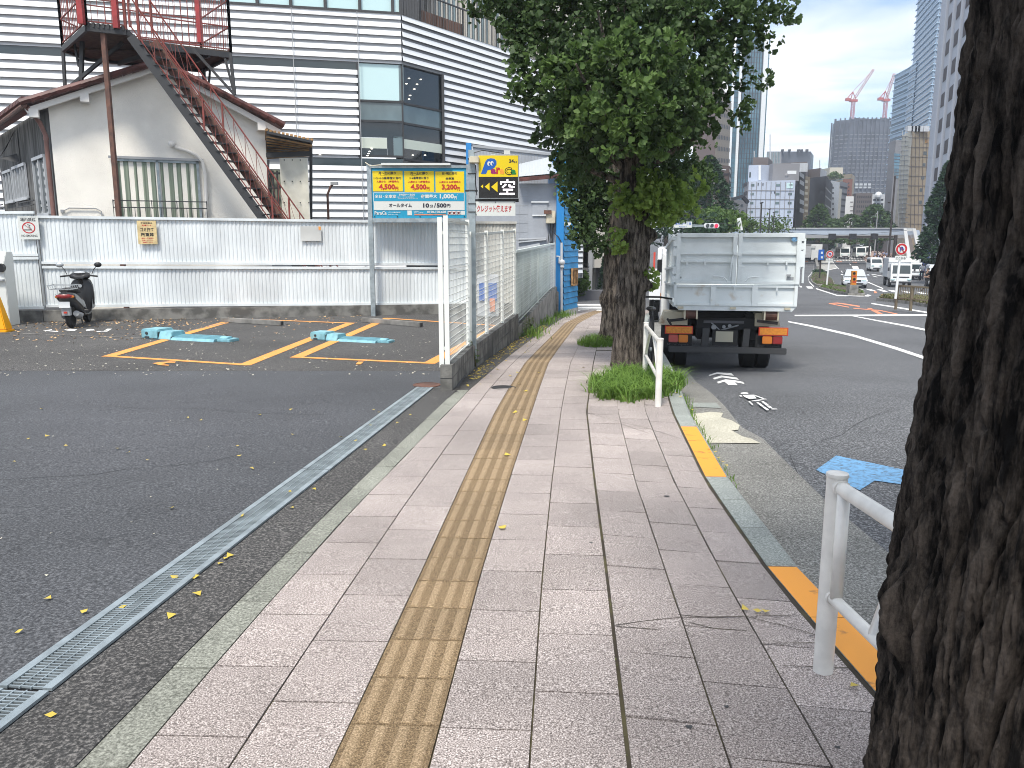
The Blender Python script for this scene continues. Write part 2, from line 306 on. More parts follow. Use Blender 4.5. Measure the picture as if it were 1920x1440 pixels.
    def build(s,name,mats,parent=None,smooth=False,bevel=0,world=False,fix=True,label=None):
        me=bpy.data.meshes.new(name); vs=s.v
        if world and parent is not None:
            iv=wmat(parent).inverted(); vs=[iv@v for v in vs]
        me.from_pydata([tuple(v) for v in vs],[],s.f)
        if not isinstance(mats,(list,tuple)): mats=[mats]
        for m in mats: me.materials.append(M[m] if isinstance(m,str) else m)
        if len(mats)>1: me.polygons.foreach_set('material_index',s.mi)
        if fix or bevel:
            bm=bmesh.new(); bm.from_mesh(me)
            if fix: bmesh.ops.recalc_face_normals(bm,faces=bm.faces)
            if bevel:
                es=[e for e in bm.edges if len(e.link_faces)==2 and e.calc_face_angle(0)>.6]
                bmesh.ops.bevel(bm,geom=es,offset=bevel,segments=2,affect='EDGES',clamp_overlap=True)
            bm.to_mesh(me); bm.free()
        if smooth:
            me.polygons.foreach_set('use_smooth',[True]*len(me.polygons))
            if smooth!='all':
                try: me.set_sharp_from_angle(angle=R(40))
                except Exception: pass
        o=bpy.data.objects.new(name,me); col.objects.link(o)
        if parent is not None: o.parent=parent
        if label: o['label']=label
        return o
def wmat(o):
    m=Matrix.LocRotScale(o.location,o.rotation_euler,o.scale)
    return wmat(o.parent)@m if o.parent else m
def tag(o,label=None,cat=None,group=None,kind=None):
    if label: o['label']=label
    if cat: o['category']=cat
    if group: o['group']=group
    if kind: o['kind']=kind
    return o
def thing(name,label,cat,loc=(0,0,0),rz=0,group=None,rx=0):
    o=bpy.data.objects.new(name,None); col.objects.link(o); o.empty_display_size=.2
    o.location=loc; o.rotation_euler=(rx,0,rz); return tag(o,label,cat,group)
def kids(o): return [c for c in bpy.data.objects if c.parent==o]
def dup(o,loc=None,rz=None,label=None,parent=None):
    c=o.copy(); col.objects.link(c); c.parent=parent
    if loc is not None: c.location=loc
    if rz is not None: c.rotation_euler=(c.rotation_euler[0],0,rz)
    if label: c['label']=label
    for k in kids(o):
        dup(k,parent=c)
    return c
def sheet(pts,off=.004,g=gr,name=None,m=None):  # polygon draped on ground; pts world xy
    mb=MB(); mb.poly([(x,y,g(y)+off) for x,y in pts]); return mb
def text(parent,name,s,m,o,w=None,h=.1,right=(1,0,0),up=(0,0,1),bold=0,ext=.002,align='CENTER',shear=0):
    """text mesh: o = centre point of the text in parent's frame"""
    cu=bpy.data.curves.new(name,'FONT'); cu.body=s; cu.size=1; cu.offset=bold; cu.extrude=0; cu.resolution_u=2; cu.shear=shear
    t=bpy.data.objects.new(name,cu); col.objects.link(t); dg=bpy.context.evaluated_depsgraph_get(); dg.update()
    me=bpy.data.meshes.new_from_object(t.evaluated_get(dg)); bpy.data.objects.remove(t)
    n=len(me.vertices)
    if n==0: return None
    a=np.empty(n*3); me.vertices.foreach_get('co',a); a=a.reshape(-1,3)
    mn,mx=a.min(0),a.max(0); sz=np.maximum(mx-mn,1e-4); sy=h/sz[1]; sx=(w/sz[0]) if w else sy
    r=np.array(Vector(right).normalized()); u=np.array(Vector(up).normalized())
    xy=(a[:,:2]-(mn[:2]+mx[:2])/2)*np.array([sx,sy]); b=xy[:,:1]*r+xy[:,1:2]*u+np.array(o)
    me.vertices.foreach_set('co',b.reshape(-1)); me.materials.clear(); me.materials.append(M[m]); me.update()
    ob=bpy.data.objects.new(name,me); col.objects.link(ob); ob.parent=parent; return ob
def npmesh(name,verts,faces4,m,parent=None,smooth=False,nper=4,midx=None):
    me=bpy.data.meshes.new(name); nv=len(verts); nf=len(faces4)
    me.vertices.add(nv); me.vertices.foreach_set('co',np.ascontiguousarray(verts,dtype=np.float32).reshape(-1))
    me.loops.add(nf*nper); me.polygons.add(nf)
    me.polygons.foreach_set('loop_start',np.arange(0,nf*nper,nper,dtype=np.int32))
    me.loops.foreach_set('vertex_index',np.ascontiguousarray(faces4,dtype=np.int32).reshape(-1))
    for q in (m if isinstance(m,(list,tuple)) else [m]): me.materials.append(M[q])
    if midx is not None: me.polygons.foreach_set('material_index',np.asarray(midx,dtype=np.int32))
    me.update(calc_edges=True); me.validate()
    if smooth: me.polygons.foreach_set('use_smooth',np.ones(nf,dtype=bool))
    o=bpy.data.objects.new(name,me); col.objects.link(o)
    if parent is not None: o.parent=parent
    return o
# ================================================================ GROUND
def grid_sheet(name,xs,ys,g,m,off=0,kind='structure',clip=None):
    mb=MB(); idx={}
    for j,y in enumerate(ys):
        for i,x in enumerate(xs): idx[i,j]=mb.p((x,y,g(y)+off))
    for j in range(len(ys)-1):
        for i in range(len(xs)-1): mb.face([idx[i,j],idx[i+1,j],idx[i+1,j+1],idx[i,j+1]])
    o=mb.build(name,m,fix=False); o['kind']=kind; return o
ys=[-30,-10]+list(range(-8,40,2))+list(range(40,160,5))+list(range(160,520,20))+[700,1200,3000]
grid_sheet('road',[-900,-300,-100,-40,-20,0,20,40,60,100,300,900],ys,gr,'asphalt')
def ext(T,lo=-4,hi=34):
    return T
LN={
'KLo':[(-4,-1.58),(2.0,-1.335),(2.9,-1.275),(3.52,-1.22),(4.71,-1.125),(5.88,-1.01),(7.06,-.89),(8.74,-.72),(9.3,-.66),(12.2,-.30),(17.5,.42),(22.5,1.12),(27.7,1.9),(32,2.75)],
'KLi':[(-4,-1.42),(2.0,-1.175),(2.9,-1.125),(3.52,-1.08),(4.71,-.985),(5.88,-.865),(7.06,-.745),(8.84,-.56),(9.3,-.52),(12.2,-.18),(17.5,.50),(22.5,1.18),(27.7,1.98),(32,2.85)],
'tL':[(-4,-.80),(2.0,-.565),(3.67,-.45),(5.4,-.34),(8,-.17),(12.2,.20),(17.5,.86),(22.5,1.48),(27.7,2.42),(32,3.5)],
'tR':[(-4,-.50),(2.0,-.265),(3.67,-.157),(5.4,-.02),(8,.20),(12.2,.56),(17.5,1.22),(22.5,1.86),(27.7,2.85),(32,3.9)],
'j1':[(-4,-.16),(2.0,.04),(3.67,.147),(5.4,.28),(8,.50),(12.2,.90),(17.5,1.56),(22.5,2.2),(27.7,3.2),(32,4.25)],
'j2':[(-4,.18),(2.0,.34),(3.67,.46),(5.4,.575),(8,.76),(12.2,1.25),(17.5,1.92),(22.5,2.55),(27.7,3.55),(32,4.6)],
'j3':[(-4,.50),(2.0,.65),(3.67,.755),(5.4,.86),(8,1.08),(12.2,1.6),(17.5,2.28),(22.5,2.9),(27.7,3.9),(32,4.95)],
'j4':[(-4,.80),(2.0,.96),(3.67,1.03),(5.4,1.13),(8,1.36),(12.2,1.95),(17.5,2.62),(22.5,3.25),(27.7,4.25),(32,5.3)],
'KRi':[(-4,1.42),(2.0,1.31),(3.67,1.28),(5.4,1.37),(8,1.65),(12.2,2.27),(17.5,2.95),(22.5,3.6),(27.7,4.6),(32,5.7)],
'KRo':[(-4,1.60),(2.0,1.50),(3.67,1.45),(5.4,1.545),(8,1.82),(12.2,2.45),(17.5,3.13),(22.5,3.78),(27.7,4.78),(32,5.9)],
'G':[(-4,2.18),(2,2.14),(4.31,2.15),(5.41,2.19),(6.7,2.30),(7.3,2.36),(7.8,2.31),(8.3,2.36),(10.2,2.60),(12,2.80),(15.2,3.3),(22.5,4.35),(32,6.6)]}
def LX(n,y): return lerp_tab(LN[n],y)
JM=lambda y:(LX('KLi',y)+LX('tL',y))/2
YE=30.6
# lot
ylot=[-4,-2,0,1,2,3,4,5,6,7,8,9.3]
rl=[(LX('KLo',y)-.0,y) for y in ylot]
rl2=[(-.72,9.3),(-.55,11.55),(.14,17.08),(1.25,25.57),(1.67,27.75),(2.2,31)]
mb=MB()
prev=None
for (x,y) in rl+rl2[1:]:
    a=mb.p((-70,y,gl(y))); b=mb.p((x if y<9.5 else x-.02,y,gl(y)))
    if prev: mb.face([prev[0],prev[1],b,a])
    prev=(a,b)
a=mb.p((-70,34,-.243)); b=mb.p((2.2,31.2,-.243)); mb.face([prev[0],prev[1],b,a])
o=mb.build('parking_lot_ground','asphalt_lot',fix=False); o['kind']='structure'
# older coarser asphalt in the bays (behind the resurfaced apron), 4 mm above
mb=MB(); mb.poly([(-60,11.0,-.239),(-.66,10.75,-.239),(-.58,11.55,-.239),(-.1,15,-.239),(.1,16.8,-.239),(.1,19.5,-.239),(-60,19.0,-.239)])
o=mb.build('parking_bay_ground','asphalt_old',fix=False); o['kind']='structure'
mb=MB(); prev=None        # strip between drain and kerb
for y in [0,1,2,3,4,5,6,7,8,9,9.55]:
    xl=-2.10+(y-0)*.1007+.21; a=mb.p((xl,y,gl(y)+.004)); b=mb.p((LX('KLo',y),y,gl(y)+.004))
    if prev: mb.face([prev[0],prev[1],b,a])
    prev=(a,b)
o=mb.build('apron_strip_ground','asphalt_old',fix=False); o['kind']='structure'
# sidewalk tiles
def tiles(name,A,B,L0,L1,ph,mats,m_of=None,skew=.075,gap=(.004,.004),y0=-4,y1=YE,yj=.004,tone=.10,depth=.014,zj=.0012,hook=None):
    mb=hook; y=y0+ph*L0
    tn=[]
    while y<y1:
        l=L0 if y<14 else L1
        ya,yb=y+yj,y+l-yj
        q=[]
        for yy in (ya,yb):
            xa,xb=A(yy)+gap[0],B(yy)-gap[1]
            q.append(((xa,yy),(xb,yy-skew*(xb-xa))))
        dz=random.uniform(-zj,zj); tx=random.uniform(-zj,zj)
        P=[(q[0][0],dz-tx),(q[0][1],dz+tx),(q[1][1],dz+tx*.5),(q[1][0],dz-tx)]
        top=[mb.p((p[0],p[1],gs(p[1])+d)) for p,d in P]; bot=[mb.p((p[0],p[1],gs(p[1])-depth)) for p,d in P]
        nf=len(mb.f)
        mb.face(top)
        for i in range(4): mb.face([bot[i],bot[(i+1)%4],top[(i+1)%4],top[i]])
        tv=random.uniform(-tone,tone*.8); mb.tn+= [tv]*(len(mb.f)-nf)
        y+=l
def set_tone(o,tn):
    at_=o.data.attributes.new('tone','FLOAT','FACE'); at_.data.foreach_set('value',np.array(tn,dtype=np.float32))
X=lambda n:(lambda y:LX(n,y))
mb=MB(); mb.tn=[]
tiles('a',X('KLi'),JM,.45,.9,.1,0,hook=mb,skew=.03)
tiles('b',JM,X('tL'),.45,.9,.55,0,hook=mb,skew=.03)
tiles('c',X('tR'),X('j1'),.45,.9,.2,0,hook=mb,skew=.06)
tiles('d',X('j1'),X('j2'),.45,.9,.7,0,hook=mb,gap=(.004,.006),skew=.08,tone=.13)
tiles('e',X('j2'),X('j3'),.45,.9,.35,0,hook=mb,zj=.0025,gap=(.011,.005),skew=.2,tone=.15,y1=14)
tiles('f',X('j3'),X('j4'),.45,.9,.85,0,hook=mb,zj=.003,gap=(.006,.005),skew=.2,tone=.16,y1=9.2)
tiles('g',X('j4'),lambda y:LX('KRi',y)-.02,.45,.9,.5,0,hook=mb,zj=.003,gap=(.006,.008),skew=.2,tone=.16,y1=8.9)
tiles('e2',X('j2'),X('j3'),.45,.9,.35,0,hook=mb,skew=.1,y0=17.5)
tiles('f2',X('j3'),X('j4'),.45,.9,.85,0,hook=mb,skew=.1,y0=18)
tiles('g2',X('j4'),X('KRi'),.45,.9,.85,0,hook=mb,skew=.1,y0=18)
tiles('e3',X('j2'),X('j3'),.45,.9,.35,0,hook=mb,skew=.1,y0=14.2,y1=15.2)
o=mb.build('sidewalk','tile',fix=False); set_tone(o,mb.tn); o['kind']='structure'
# dirt bed under the joints
mb=MB(); prev=None
for y in [-4+.7*i for i in range(50)]:
    if y>YE: break
    a=mb.p((LX('KLo',y)+.02,y,gs(y)-.007)); b=mb.p((LX('KRo',y)-.03,y,gs(y)-.007))
    if prev: mb.face([prev[0],prev[1],b,a])
    prev=(a,b)
o=mb.build('sidewalk_bed_ground','dirt',fix=False); o['kind']='structure'
# tactile paving: plates + raised bars
mb=MB(); tn=[]
y=-4.0+.11
bars=MB()
n=0
while y<YE:
    l=.30 if n%9!=4 else .30
    ya,yb=y+.002,y+l-.002
    def P(u,yy,h): 
        xa,xb=LX('tL',yy)+.002,LX('tR',yy)-.002; x=xa+(xb-xa)*u; return (x,yy-.05*(x-xa),gs(yy)+h)
    nf=len(mb.f); mb.k=0; dz=random.uniform(0,.002)
    t=[mb.p(P(u,yy,.001+dz)) for u,yy in ((0,ya),(1,ya),(1,yb),(0,yb))]; b=[mb.p(P(u,yy,-.012)) for u,yy in ((0,ya),(1,ya),(1,yb),(0,yb))]
    mb.face(t)
    for i in range(4): mb.face([b[i],b[(i+1)%4],t[(i+1)%4],t[i]])
    mb.k=1
    for q in range(4):
        u=.125+.25*q; wb,wt=.062,.040
        for (h0,h1) in ((.001+dz,.0055+dz),):
            bo=[mb.p(P(u+s*wb,yy,h0)) for s,yy in ((-1,ya+.008),(1,ya+.008),(1,yb-.008),(-1,yb-.008))]
            to=[mb.p(P(u+s*wt,yy,h1)) for s,yy in ((-1,ya+.013),(1,ya+.013),(1,yb-.013),(-1,yb-.013))]
            mb.face(to)
            for i in range(4): mb.face([bo[i],bo[(i+1)%4],to[(i+1)%4],to[i]])
    tv=random.uniform(-.10,.08); tn+=[tv]*(len(mb.f)-nf)
    y+=l; n+=1
mb.k=0
o=mb.build('tactile_paving',['tactile','tactile_hi'],fix=False); set_tone(o,tn); o['kind']='structure'
# left flush kerb
mb=MB(); mb.tn=[]
tiles('k',X('KLo'),lambda y:LX('KLi',y),.60,.60,.3,0,hook=mb,y1=9.2,zj=.002,tone=.12,skew=.0,gap=(0,.003))
o=mb.build('kerb_left','kerb_l',fix=False); set_tone(o,mb.tn); o['kind']='structure'
# gutter strip beside wall
mb=MB(); prev=None
for y in [9.2,10,11,12,13,14,15,16,17,19,21,23,25,27.7,30]:
    xl=lerp_tab([(9.2,-.74),(11.55,-.56),(17.08,.12),(25.57,1.23),(27.75,1.65),(31,2.1)],y)
    a=mb.p((xl,y,gs(y)-.001)); b=mb.p((LX('KLi',y)-.004,y,gs(y)-.001))
    if prev: mb.face([prev[0],prev[1],b,a])
    prev=(a,b)
o=mb.build('sidewalk_edge_ground','asphalt_old',fix=False); o['kind']='structure'
# right kerb stones (top + road face), some painted orange
mb=MB(); mb.tn=[]
y=-4.0; i=0
cuts=[-4,-3.4,-2.8,-2.2,-1.6,-1.0,-.4,.2,.8,1.4,2.0,2.62,3.22,3.80,4.40,4.95,5.50,6.05,6.65,7.25,7.85,8.45,9.05,9.65,10.25,10.85]
while cuts[-1]<YE-1: cuts.append(cuts[-1]+.6)
for a,b in zip(cuts,cuts[1:]):
    ya,yb=a+.002,b-.002; org=(a<3.70 and a>-.5) or (5.4<a<7.2)
    ln=[]
    for yy in (ya,yb):
        xi,xo=LX('KRi',yy),LX('KRo',yy); z=gs(yy); zr=gr(yy)
        ln.append([(xi,yy,z-.03),(xi,yy,z-.002),(xo-.025,yy,z-.004),(xo+.002,yy,z-.03),(xo+.03,yy,min(zr-.01,z-.08))])
    v=[[mb.p(q) for q in r] for r in ln]; nf=len(mb.f)
    for j in range(4):
        mb.k=1 if (org and j==1) else 0
        if org and j==2: mb.k=0
        mb.face([v[0][j],v[0][j+1],v[1][j+1],v[1][j]])
    tv=random.uniform(-.12,.10); mb.tn+=[tv]*(len(mb.f)-nf)
mb.k=0
o=mb.build('kerb_right',['kerb_r','orange_k'],fix=False); set_tone(o,mb.tn); o['kind']='structure'
# concrete gutter between kerb and asphalt, with pale patch
mb=MB(); prev=None
ygs=[-4,0,2,4.31,5.41,6.4,6.7,6.95,7.15,7.3,7.5,7.8,8.1,8.3,9,10.2,12,15.2,22.5,30]
for y in ygs:
    jit=0
    a=mb.p((LX('KRo',y)+.0,y,gr(y)+.008)); b=mb.p((LX('G',y)+jit,y,gr(y)+.004))
    if prev: mb.face([prev[0],prev[1],b,a])
    prev=(a,b)
o=mb.build('gutter','gutter',fix=False); o['kind']='structure'
pp=[(1325,830),(1427,831),(1408,822),(1392,818),(1372,807),(1384,806),(1387,797),(1372,788),(1352,782),(1356,774),(1333,772),(1300,776),(1300,800),(1312,812)]
mb=MB(); mb.poly([(*G(x,y,off=.014)[:2],G(x,y,off=.014)[2]) for x,y in pp]); o=mb.build('gutter_patch_ground','patch',fix=False); o['kind']='structure'
mb=MB(); mb.poly([tuple(G(x,y,off=.012)) for x,y in ((1295,755),(1343,755),(1352,765),(1300,763))]); o=mb.build('gutter_plate_ground','kerb_r',fix=False); o['kind']='structure'
# ---------------------------------------------------------------- markings (structure, sheets)
def marks(name,polys,m,g=gr,off=.006):
    mb=MB()
    for p in polys:
        mb.poly([tuple(G(x,y,g,off)) for x,y in p])
    o=mb.build(name,m,fix=False)
    # make all faces look up
    bm=bmesh.new(); bm.from_mesh(o.data)
    for f in bm.faces:
        f.normal_update()
        if f.normal.z<0: f.normal_flip()
    bm.to_mesh(o.data); bm.free(); o['kind']='structure'; return o
def stripe(p,w0,w1):    # long line in px with vertical px widths
    out=[]
    n=len(p)
    for i in range(n-1):
        a,b=p[i],p[i+1]; wa=w0+(w1-w0)*i/(n-1); wb=w0+(w1-w0)*(i+1)/(n-1)
        out.append([(a[0],a[1]-wa/2),(a[0],a[1]+wa/2),(b[0],b[1]+wb/2),(b[0],b[1]-wb/2)])
    return out
L_=stripe([(1478,603),(1520,611),(1600,629),(1680,653),(1790,690)],2.2,6)
L_+=stripe([(1597,592),(1650,602),(1700,611),(1800,632)],1.2,4)
L_+=stripe([(1490,591.5),(1620,591.2),(1850,590)],2.2,3.2)
L_+=stripe([(1634,569),(1680,576),(1757,589)],2.0,2.6)
L_+=stripe([(1530,541),(1545,546),(1570,554),(1600,555),(1620,555)],2,1.6)
L_+=[[(1627,552),(1634,553.5),(1628,556),(1618,555.4)]]
L_+=stripe([(1526,537.5),(1517,528),(1515,520),(1520,514),(1525,507),(1527,488)],2.2,1.2)
L_+=[[(1511,537),(1522,537),(1525,541),(1515,541)],[(1500,536),(1503,536.5),(1504,539),(1500,538.6)]]
L_+=[[(1608,541),(1614,541.5),(1622,544.5),(1612,543)],[(1622,541.5),(1632,542),(1643,545.5),(1633,545.5)],[(1643,542),(1655,543),(1665,546.8),(1656,547)],[(1664,543.5),(1676,544),(1682,548),(1674,547.8)],
 [(1688,545),(1700,546),(1712,549),(1700,549)],[(1716,547),(1728,548),(1740,551),(1728,551)],[(1744,548),(1758,549),(1770,552),(1757,552)]]
L_+=stripe([(1625,528),(1656,541.2)],1.6,1.8)
L_+=stripe([(1634,514),(1655,517.5)],1.1,1.1)+stripe([(1636,517.3),(1645,519.6)],1.1,1.1)
L_+=stripe([(1562,491),(1568,500),(1573,504.5)],1.4,1.4)+stripe([(1577,508),(1580,511)],1.4,1.6)+stripe([(1592,494),(1595.5,496.8)],1.6,1.6)
L_+=stripe([(1541,509),(1570,502.5)],1.3,1.0)
L_+=[[(1597,499),(1608,499),(1612,506),(1600,506)]]
L_+=stripe([(1568,483.5),(1574,480)],1,1)+stripe([(1592,485),(1597,479.5)],1,1)+stripe([(1619,486),(1632,501)],1,1.3)
for i in range(22):
    x=1505+i*5.6
    if 1529<x<1561: continue
    L_.append([(x,483.2),(x+3.6,483.2),(x+4.4,484.8),(x+.6,484.8)]); 
    if x>1560: L_.append([(x+1.5,487),(x+5.1,487),(x+6,488.8),(x+2.2,488.8)])
marks('road_markings_white',L_,'line')
marks('hatched_zone_marking',[[(1540,489),(1561,489),(1566,496),(1538,496)],[(1538,496.3),(1566,496.3),(1571,502),(1540,508)]],'conc_l',off=.003)
# crosswalk on the side street
cw=[[(1080,570),(1145,570),(1150,573),(1078,573)],[(1079,575),(1150,575),(1155,578.5),(1078,578.5)],[(1078,580.5),(1150,580.5),(1155,583.5),(1078,583.5)]]
marks('crosswalk_marking',cw,'line')
marks('side_street_pavement_ground',[[(1083,541),(1160,541),(1160,553),(1083,553)]],'patch')
# orange direction marks beyond the stop line
OR=[]
OR+=stripe([(1555,569),(1570,568.2),(1580,569.5),(1612,574.5)],1.4,2.4)+stripe([(1554,569),(1592,576)],1.2,1.6)
OR+=stripe([(1600,578),(1650,582),(1683,589)],1.2,1.8)
OR+=[[(1625,577.5),(1633,577.5),(1656,588.5),(1646,588.5)]]
OR+=[[(1638,545.5),(1642,545.5),(1645,549),(1640,550)]]+stripe([(1652,552),(1674,556.5)],1.4,1.6)+stripe([(1668,552.5),(1690,558)],.9,1)
OR+=stripe([(1568,490.5),(1579,490.8)],.8,.8)+stripe([(1598,491.3),(1607,491.8)],.8,.8)+stripe([(1508,490.3),(1515,490.3)],1.2,1.2)
marks('road_markings_orange',OR,'salmon')
# bicycle symbol and chevrons
CH=[[(1328,703.5),(1344,698),(1371,699.5),(1376,704.5),(1345,701),(1331,704.5)],
 [(1336,709),(1352,704),(1381,708),(1385.5,712),(1354,707.5),(1340,711.5)],
 [(1344,716),(1360,711.3),(1378,713),(1393,716),(1396,719.8),(1378,716.5),(1383,722),(1366,722),(1358,715.5),(1347,719)]]
marks('chevron_marking',CH,'line')
def ell(cx,cy,rx,ry,n=14): return [(cx+rx*math.cos(2*math.pi*i/n),cy+ry*math.sin(2*math.pi*i/n)) for i in range(n)]
BK=[ell(1396,737.3,7.5,1.8),[(1392,740.5),(1414,740),(1418,747),(1404,748),(1396,744)],
 [(1405,749.6),(1415,750.4),(1436,747.4),(1438,748.7),(1417,752)],[(1414,741.5),(1417,741.2),(1434,747),(1430,747.8)],
 [(1427,752.3),(1432,752.3),(1448,764),(1443,765.5)],[(1418,754.5),(1423,754.5),(1442,768),(1438,769.5)],[(1446,766),(1457,766.2),(1458,767.2),(1447,767.4)],
 [(1403,752),(1406,752),(1412,758),(1410,759)],[(1386,741),(1390,741),(1392,743.5),(1388,743.5)]]
marks('bicycle_marking',BK,'line',off=.007)
marks('blue_arrow_marking',[[(1530,881),(1568,854),(1720,886),(1720,912),(1640,901),(1612,919)]],'bluemark')
# bay outlines
def band(a,b,w,g=gl,z=-.239+.006):
    a=Vector(a);b=Vector(b); d=(b-a).normalized(); n=Vector((-d.y,d.x))*w/2; return [(p.x,p.y,z) for p in (a-n,a+n,b+n,b-n)]
def lot2(x,y): v=G(x,y,lambda Y:-.239 if Y>9.3 else gl(Y)); return (v.x,v.y)
mb=MB()
bays=[[(205,668),(460,684),(657,606),(445,598)],[(557,670),(806,681),(936,611),(727,597)]]
for bq in bays:
    q=[Vector(lot2(*p)) for p in bq]
    for i in range(4):
        a,b=q[i],q[(i+1)%4]; d=(b-a).normalized()*.06
        w_=.19 if i in(1,3) else .12
        mb.poly([(v[0],v[1],-.239+.004+.0004*i) for v in band(a-d,b+d,w_)])
o=mb.build('bay_line_marking','orange',fix=False); o['kind']='structure'
mb=MB()
for p in ([(286,682),(298,680),(318,678.5),(330,679),(328,681),(315,681),(303,684),(318,685),(316,686.5),(300,685.5)],[(668,682),(672,679),(682,679),(676,684),(668,684)]):
    mb.poly([(*lot2(x,y),-.231) for x,y in p])
o=mb.build('bay_number_marking','orange',fix=False); o['kind']='structure'
mb=MB()
for p in ([(80,621),(97,618),(98,619.5),(92,620.6),(110,621.5),(108,623)],[(120,619),(132,617),(145,618.5),(140,621),(128,621)],[(161,619),(170,617.3),(176,618),(178,620),(170,620.5),(162,621.5)],[(180,621.8),(195,621.2),(201,617),(210,617),(201,622.5),(182,623)],[(219,592.5),(232,593),(233,591),(243,592.3),(242,596),(236,597),(232,595),(220,594)],[(445,592.5),(450,590.8),(456,592),(452,594),(446,594.5)]):
    mb.poly([(*lot2(x,y),-.231) for x,y in p])
o=mb.build('lot_white_marking','line',fix=False); o['kind']='structure'
mb=MB(); a,b=lot2(-60,622),lot2(290,635); mb.poly(band(a,b,.05)); a,b=lot2(290,635),lot2(425,605); mb.poly(band(a,b,.05,z=-.2325))
o=mb.build('lot_joint_strip_ground','conc',fix=False); o['kind']='structure'
# manholes / drain lid
mb=MB(); v=G(944,727,gs); mb.lathe((v.x,v.y,v.z-.02),[(.15,0),(.15,.024),(.13,.025),(.13,.022)],28); o=mb.build('manhole_cover','blackm'); tag(o,'small round dark metal cover set in the paving left of the yellow path','manhole cover')
v=lot2(800,722); mb=MB(); mb.lathe((v[0],v[1],-.245),[(.17,0),(.17,.012),(.15,.013),(.15,.009)],24); o=mb.build('manhole_cover','rust'); tag(o,'round rusty lid at the end of the steel drain by the block wall','manhole cover')
v=G(1003,607,gs); mb=MB(); mb.box((v.x,v.y,v.z),(.5,.35,.012)); o=mb.build('inspection_cover','dark'); tag(o,'dark square cover in the far pavement beside the yellow path','inspection cover')
# cracks and creases across the right-hand slabs, dark gum spots
mb=MB()
for pl in ([(1151,1172),(1215,1163),(1280,1157),(1375,1156),(1500,1153)],[(1271,1152),(1335,1158),(1395,1155),(1470,1173),(1530,1190)],[(1290,1166),(1340,1178),(1400,1182)],[(1105,775),(1160,790),(1215,803),(1275,822)],[(1160,793),(1215,812)],[(1470,1248),(1600,1252)],[(1155,1174),(1232,1180)],[(1425,1206),(1530,1205)]):
    v=[G(x,y,gs,.003) for x,y in pl]
    for p,q in zip(v,v[1:]):
        d=(q-p); n_=Vector((-d.y,d.x,0)).normalized()*.0022; mb.poly([p-n_,p+n_,q+n_,q-n_])
o=mb.build('pavement_crack_ground','dirt',fix=False); o['kind']='structure'
mb=MB()
for x,y,r in ((1108,1017,.011),(1144,1030,.010),(1292,1362,.012),(1362,1324,.009),(1250,930,.02),(1570,1400,.009),(896,1033,.010),(1163,1050,.006),(1520,1192,.006)):
    c=G(x,y,gs,.003); mb.poly([(c.x+r*math.cos(k*.7),c.y+r*(.8+.3*math.sin(k*2))*math.sin(k*.7),c.z) for k in range(9)])
o=mb.build('gum_spot_ground','dark',fix=False); o['kind']='structure'
# asphalt cracks in the road and lot
mb=MB(); rr_=random.Random(5)
for (x,y,dx,dy,n) in ((0,900,60,-6,9),(300,1100,-40,30,7),(1480,850,20,28,7),(1700,760,-30,12,6),(200,760,50,3,10)):
    px_,py_=x,y; P_=[]
    for k in range(n): P_.append((px_,py_)); px_+=dx*rr_.uniform(.6,1.3); py_+=dy*rr_.uniform(.5,1.4)+rr_.uniform(-4,4)
    f=gl if x<900 else gr
    v=[G(a_,b_,f,.003) for a_,b_ in P_ if b_>700]
    for p,q in zip(v,v[1:]): d=(q-p); n_=Vector((-d.y,d.x,0)).normalized()*.003; mb.poly([p-n_,p+n_,q+n_,q-n_])
o=mb.build('asphalt_crack_ground','blackm',fix=False); o['kind']='structure'
# ---------------------------------------------------------------- drain grates
def drainx(y): return -2.106+y*.1007
segs=[(-1.2,.05),(.05,2.62),(2.62,5.65),(5.65,9.5)]
for i,(y0,y1) in enumerate(segs):
    y0+=.008; y1-=.008
    t=thing('drain_grate','steel drain grate in the lot edge, '+['second nearest length','nearest length, beside the camera','middle length','farthest length, ending at the block wall'][i],'drain grate',(drainx(y0),y0,gl(y0)+.004),group='steel grates along the parking lot edge')
    if i==0: t['label']='steel drain grate in the lot edge, piece behind the viewer'
    s=Vector((y1-y0)*Vector((.1007,1,0))) ; s.z=gl(y1)-gl(y0)
    def Q(u,v,h=0): return (v+s.x*u, s.y*u-v*.1, s.z*u+h)
    W=.205
    mb=MB()
    mb.poly([Q(0,0,-.003),Q(0,W,-.003),Q(1,W,-.003),Q(1,0,-.003)]); mb.build('pit','black',t,fix=False)
    mb=MB()
    for a,b in ((0,.035),(W-.035,W)):
        i4=[mb.p(Q(u,v,h)) for h in (0,.012) for u,v in ((0,a),(0,b),(1,b),(1,a))]
        mb.face(i4[4:]); 
        for q in range(4): mb.face([i4[q],i4[(q+1)%4],i4[4+(q+1)%4],i4[4+q]])
    mb.build('frame','steel',t)
    mb=MB()
    for v in (.0805,.1245): 
        mb.bar(Q(0,v,.006),Q(1,v,.006),.005,.008)
    nb=int((y1-y0)/.02)
    for k in range(nb):
        u=(k+.5)/nb; a=Q(u,.036,.005); b=Q(u,W-.036,.005); mb.bar(a,b,.006,.008)
    mb.build('bars','steel',t)
# ================================================================ LEFT SIDE
LZ=-.243
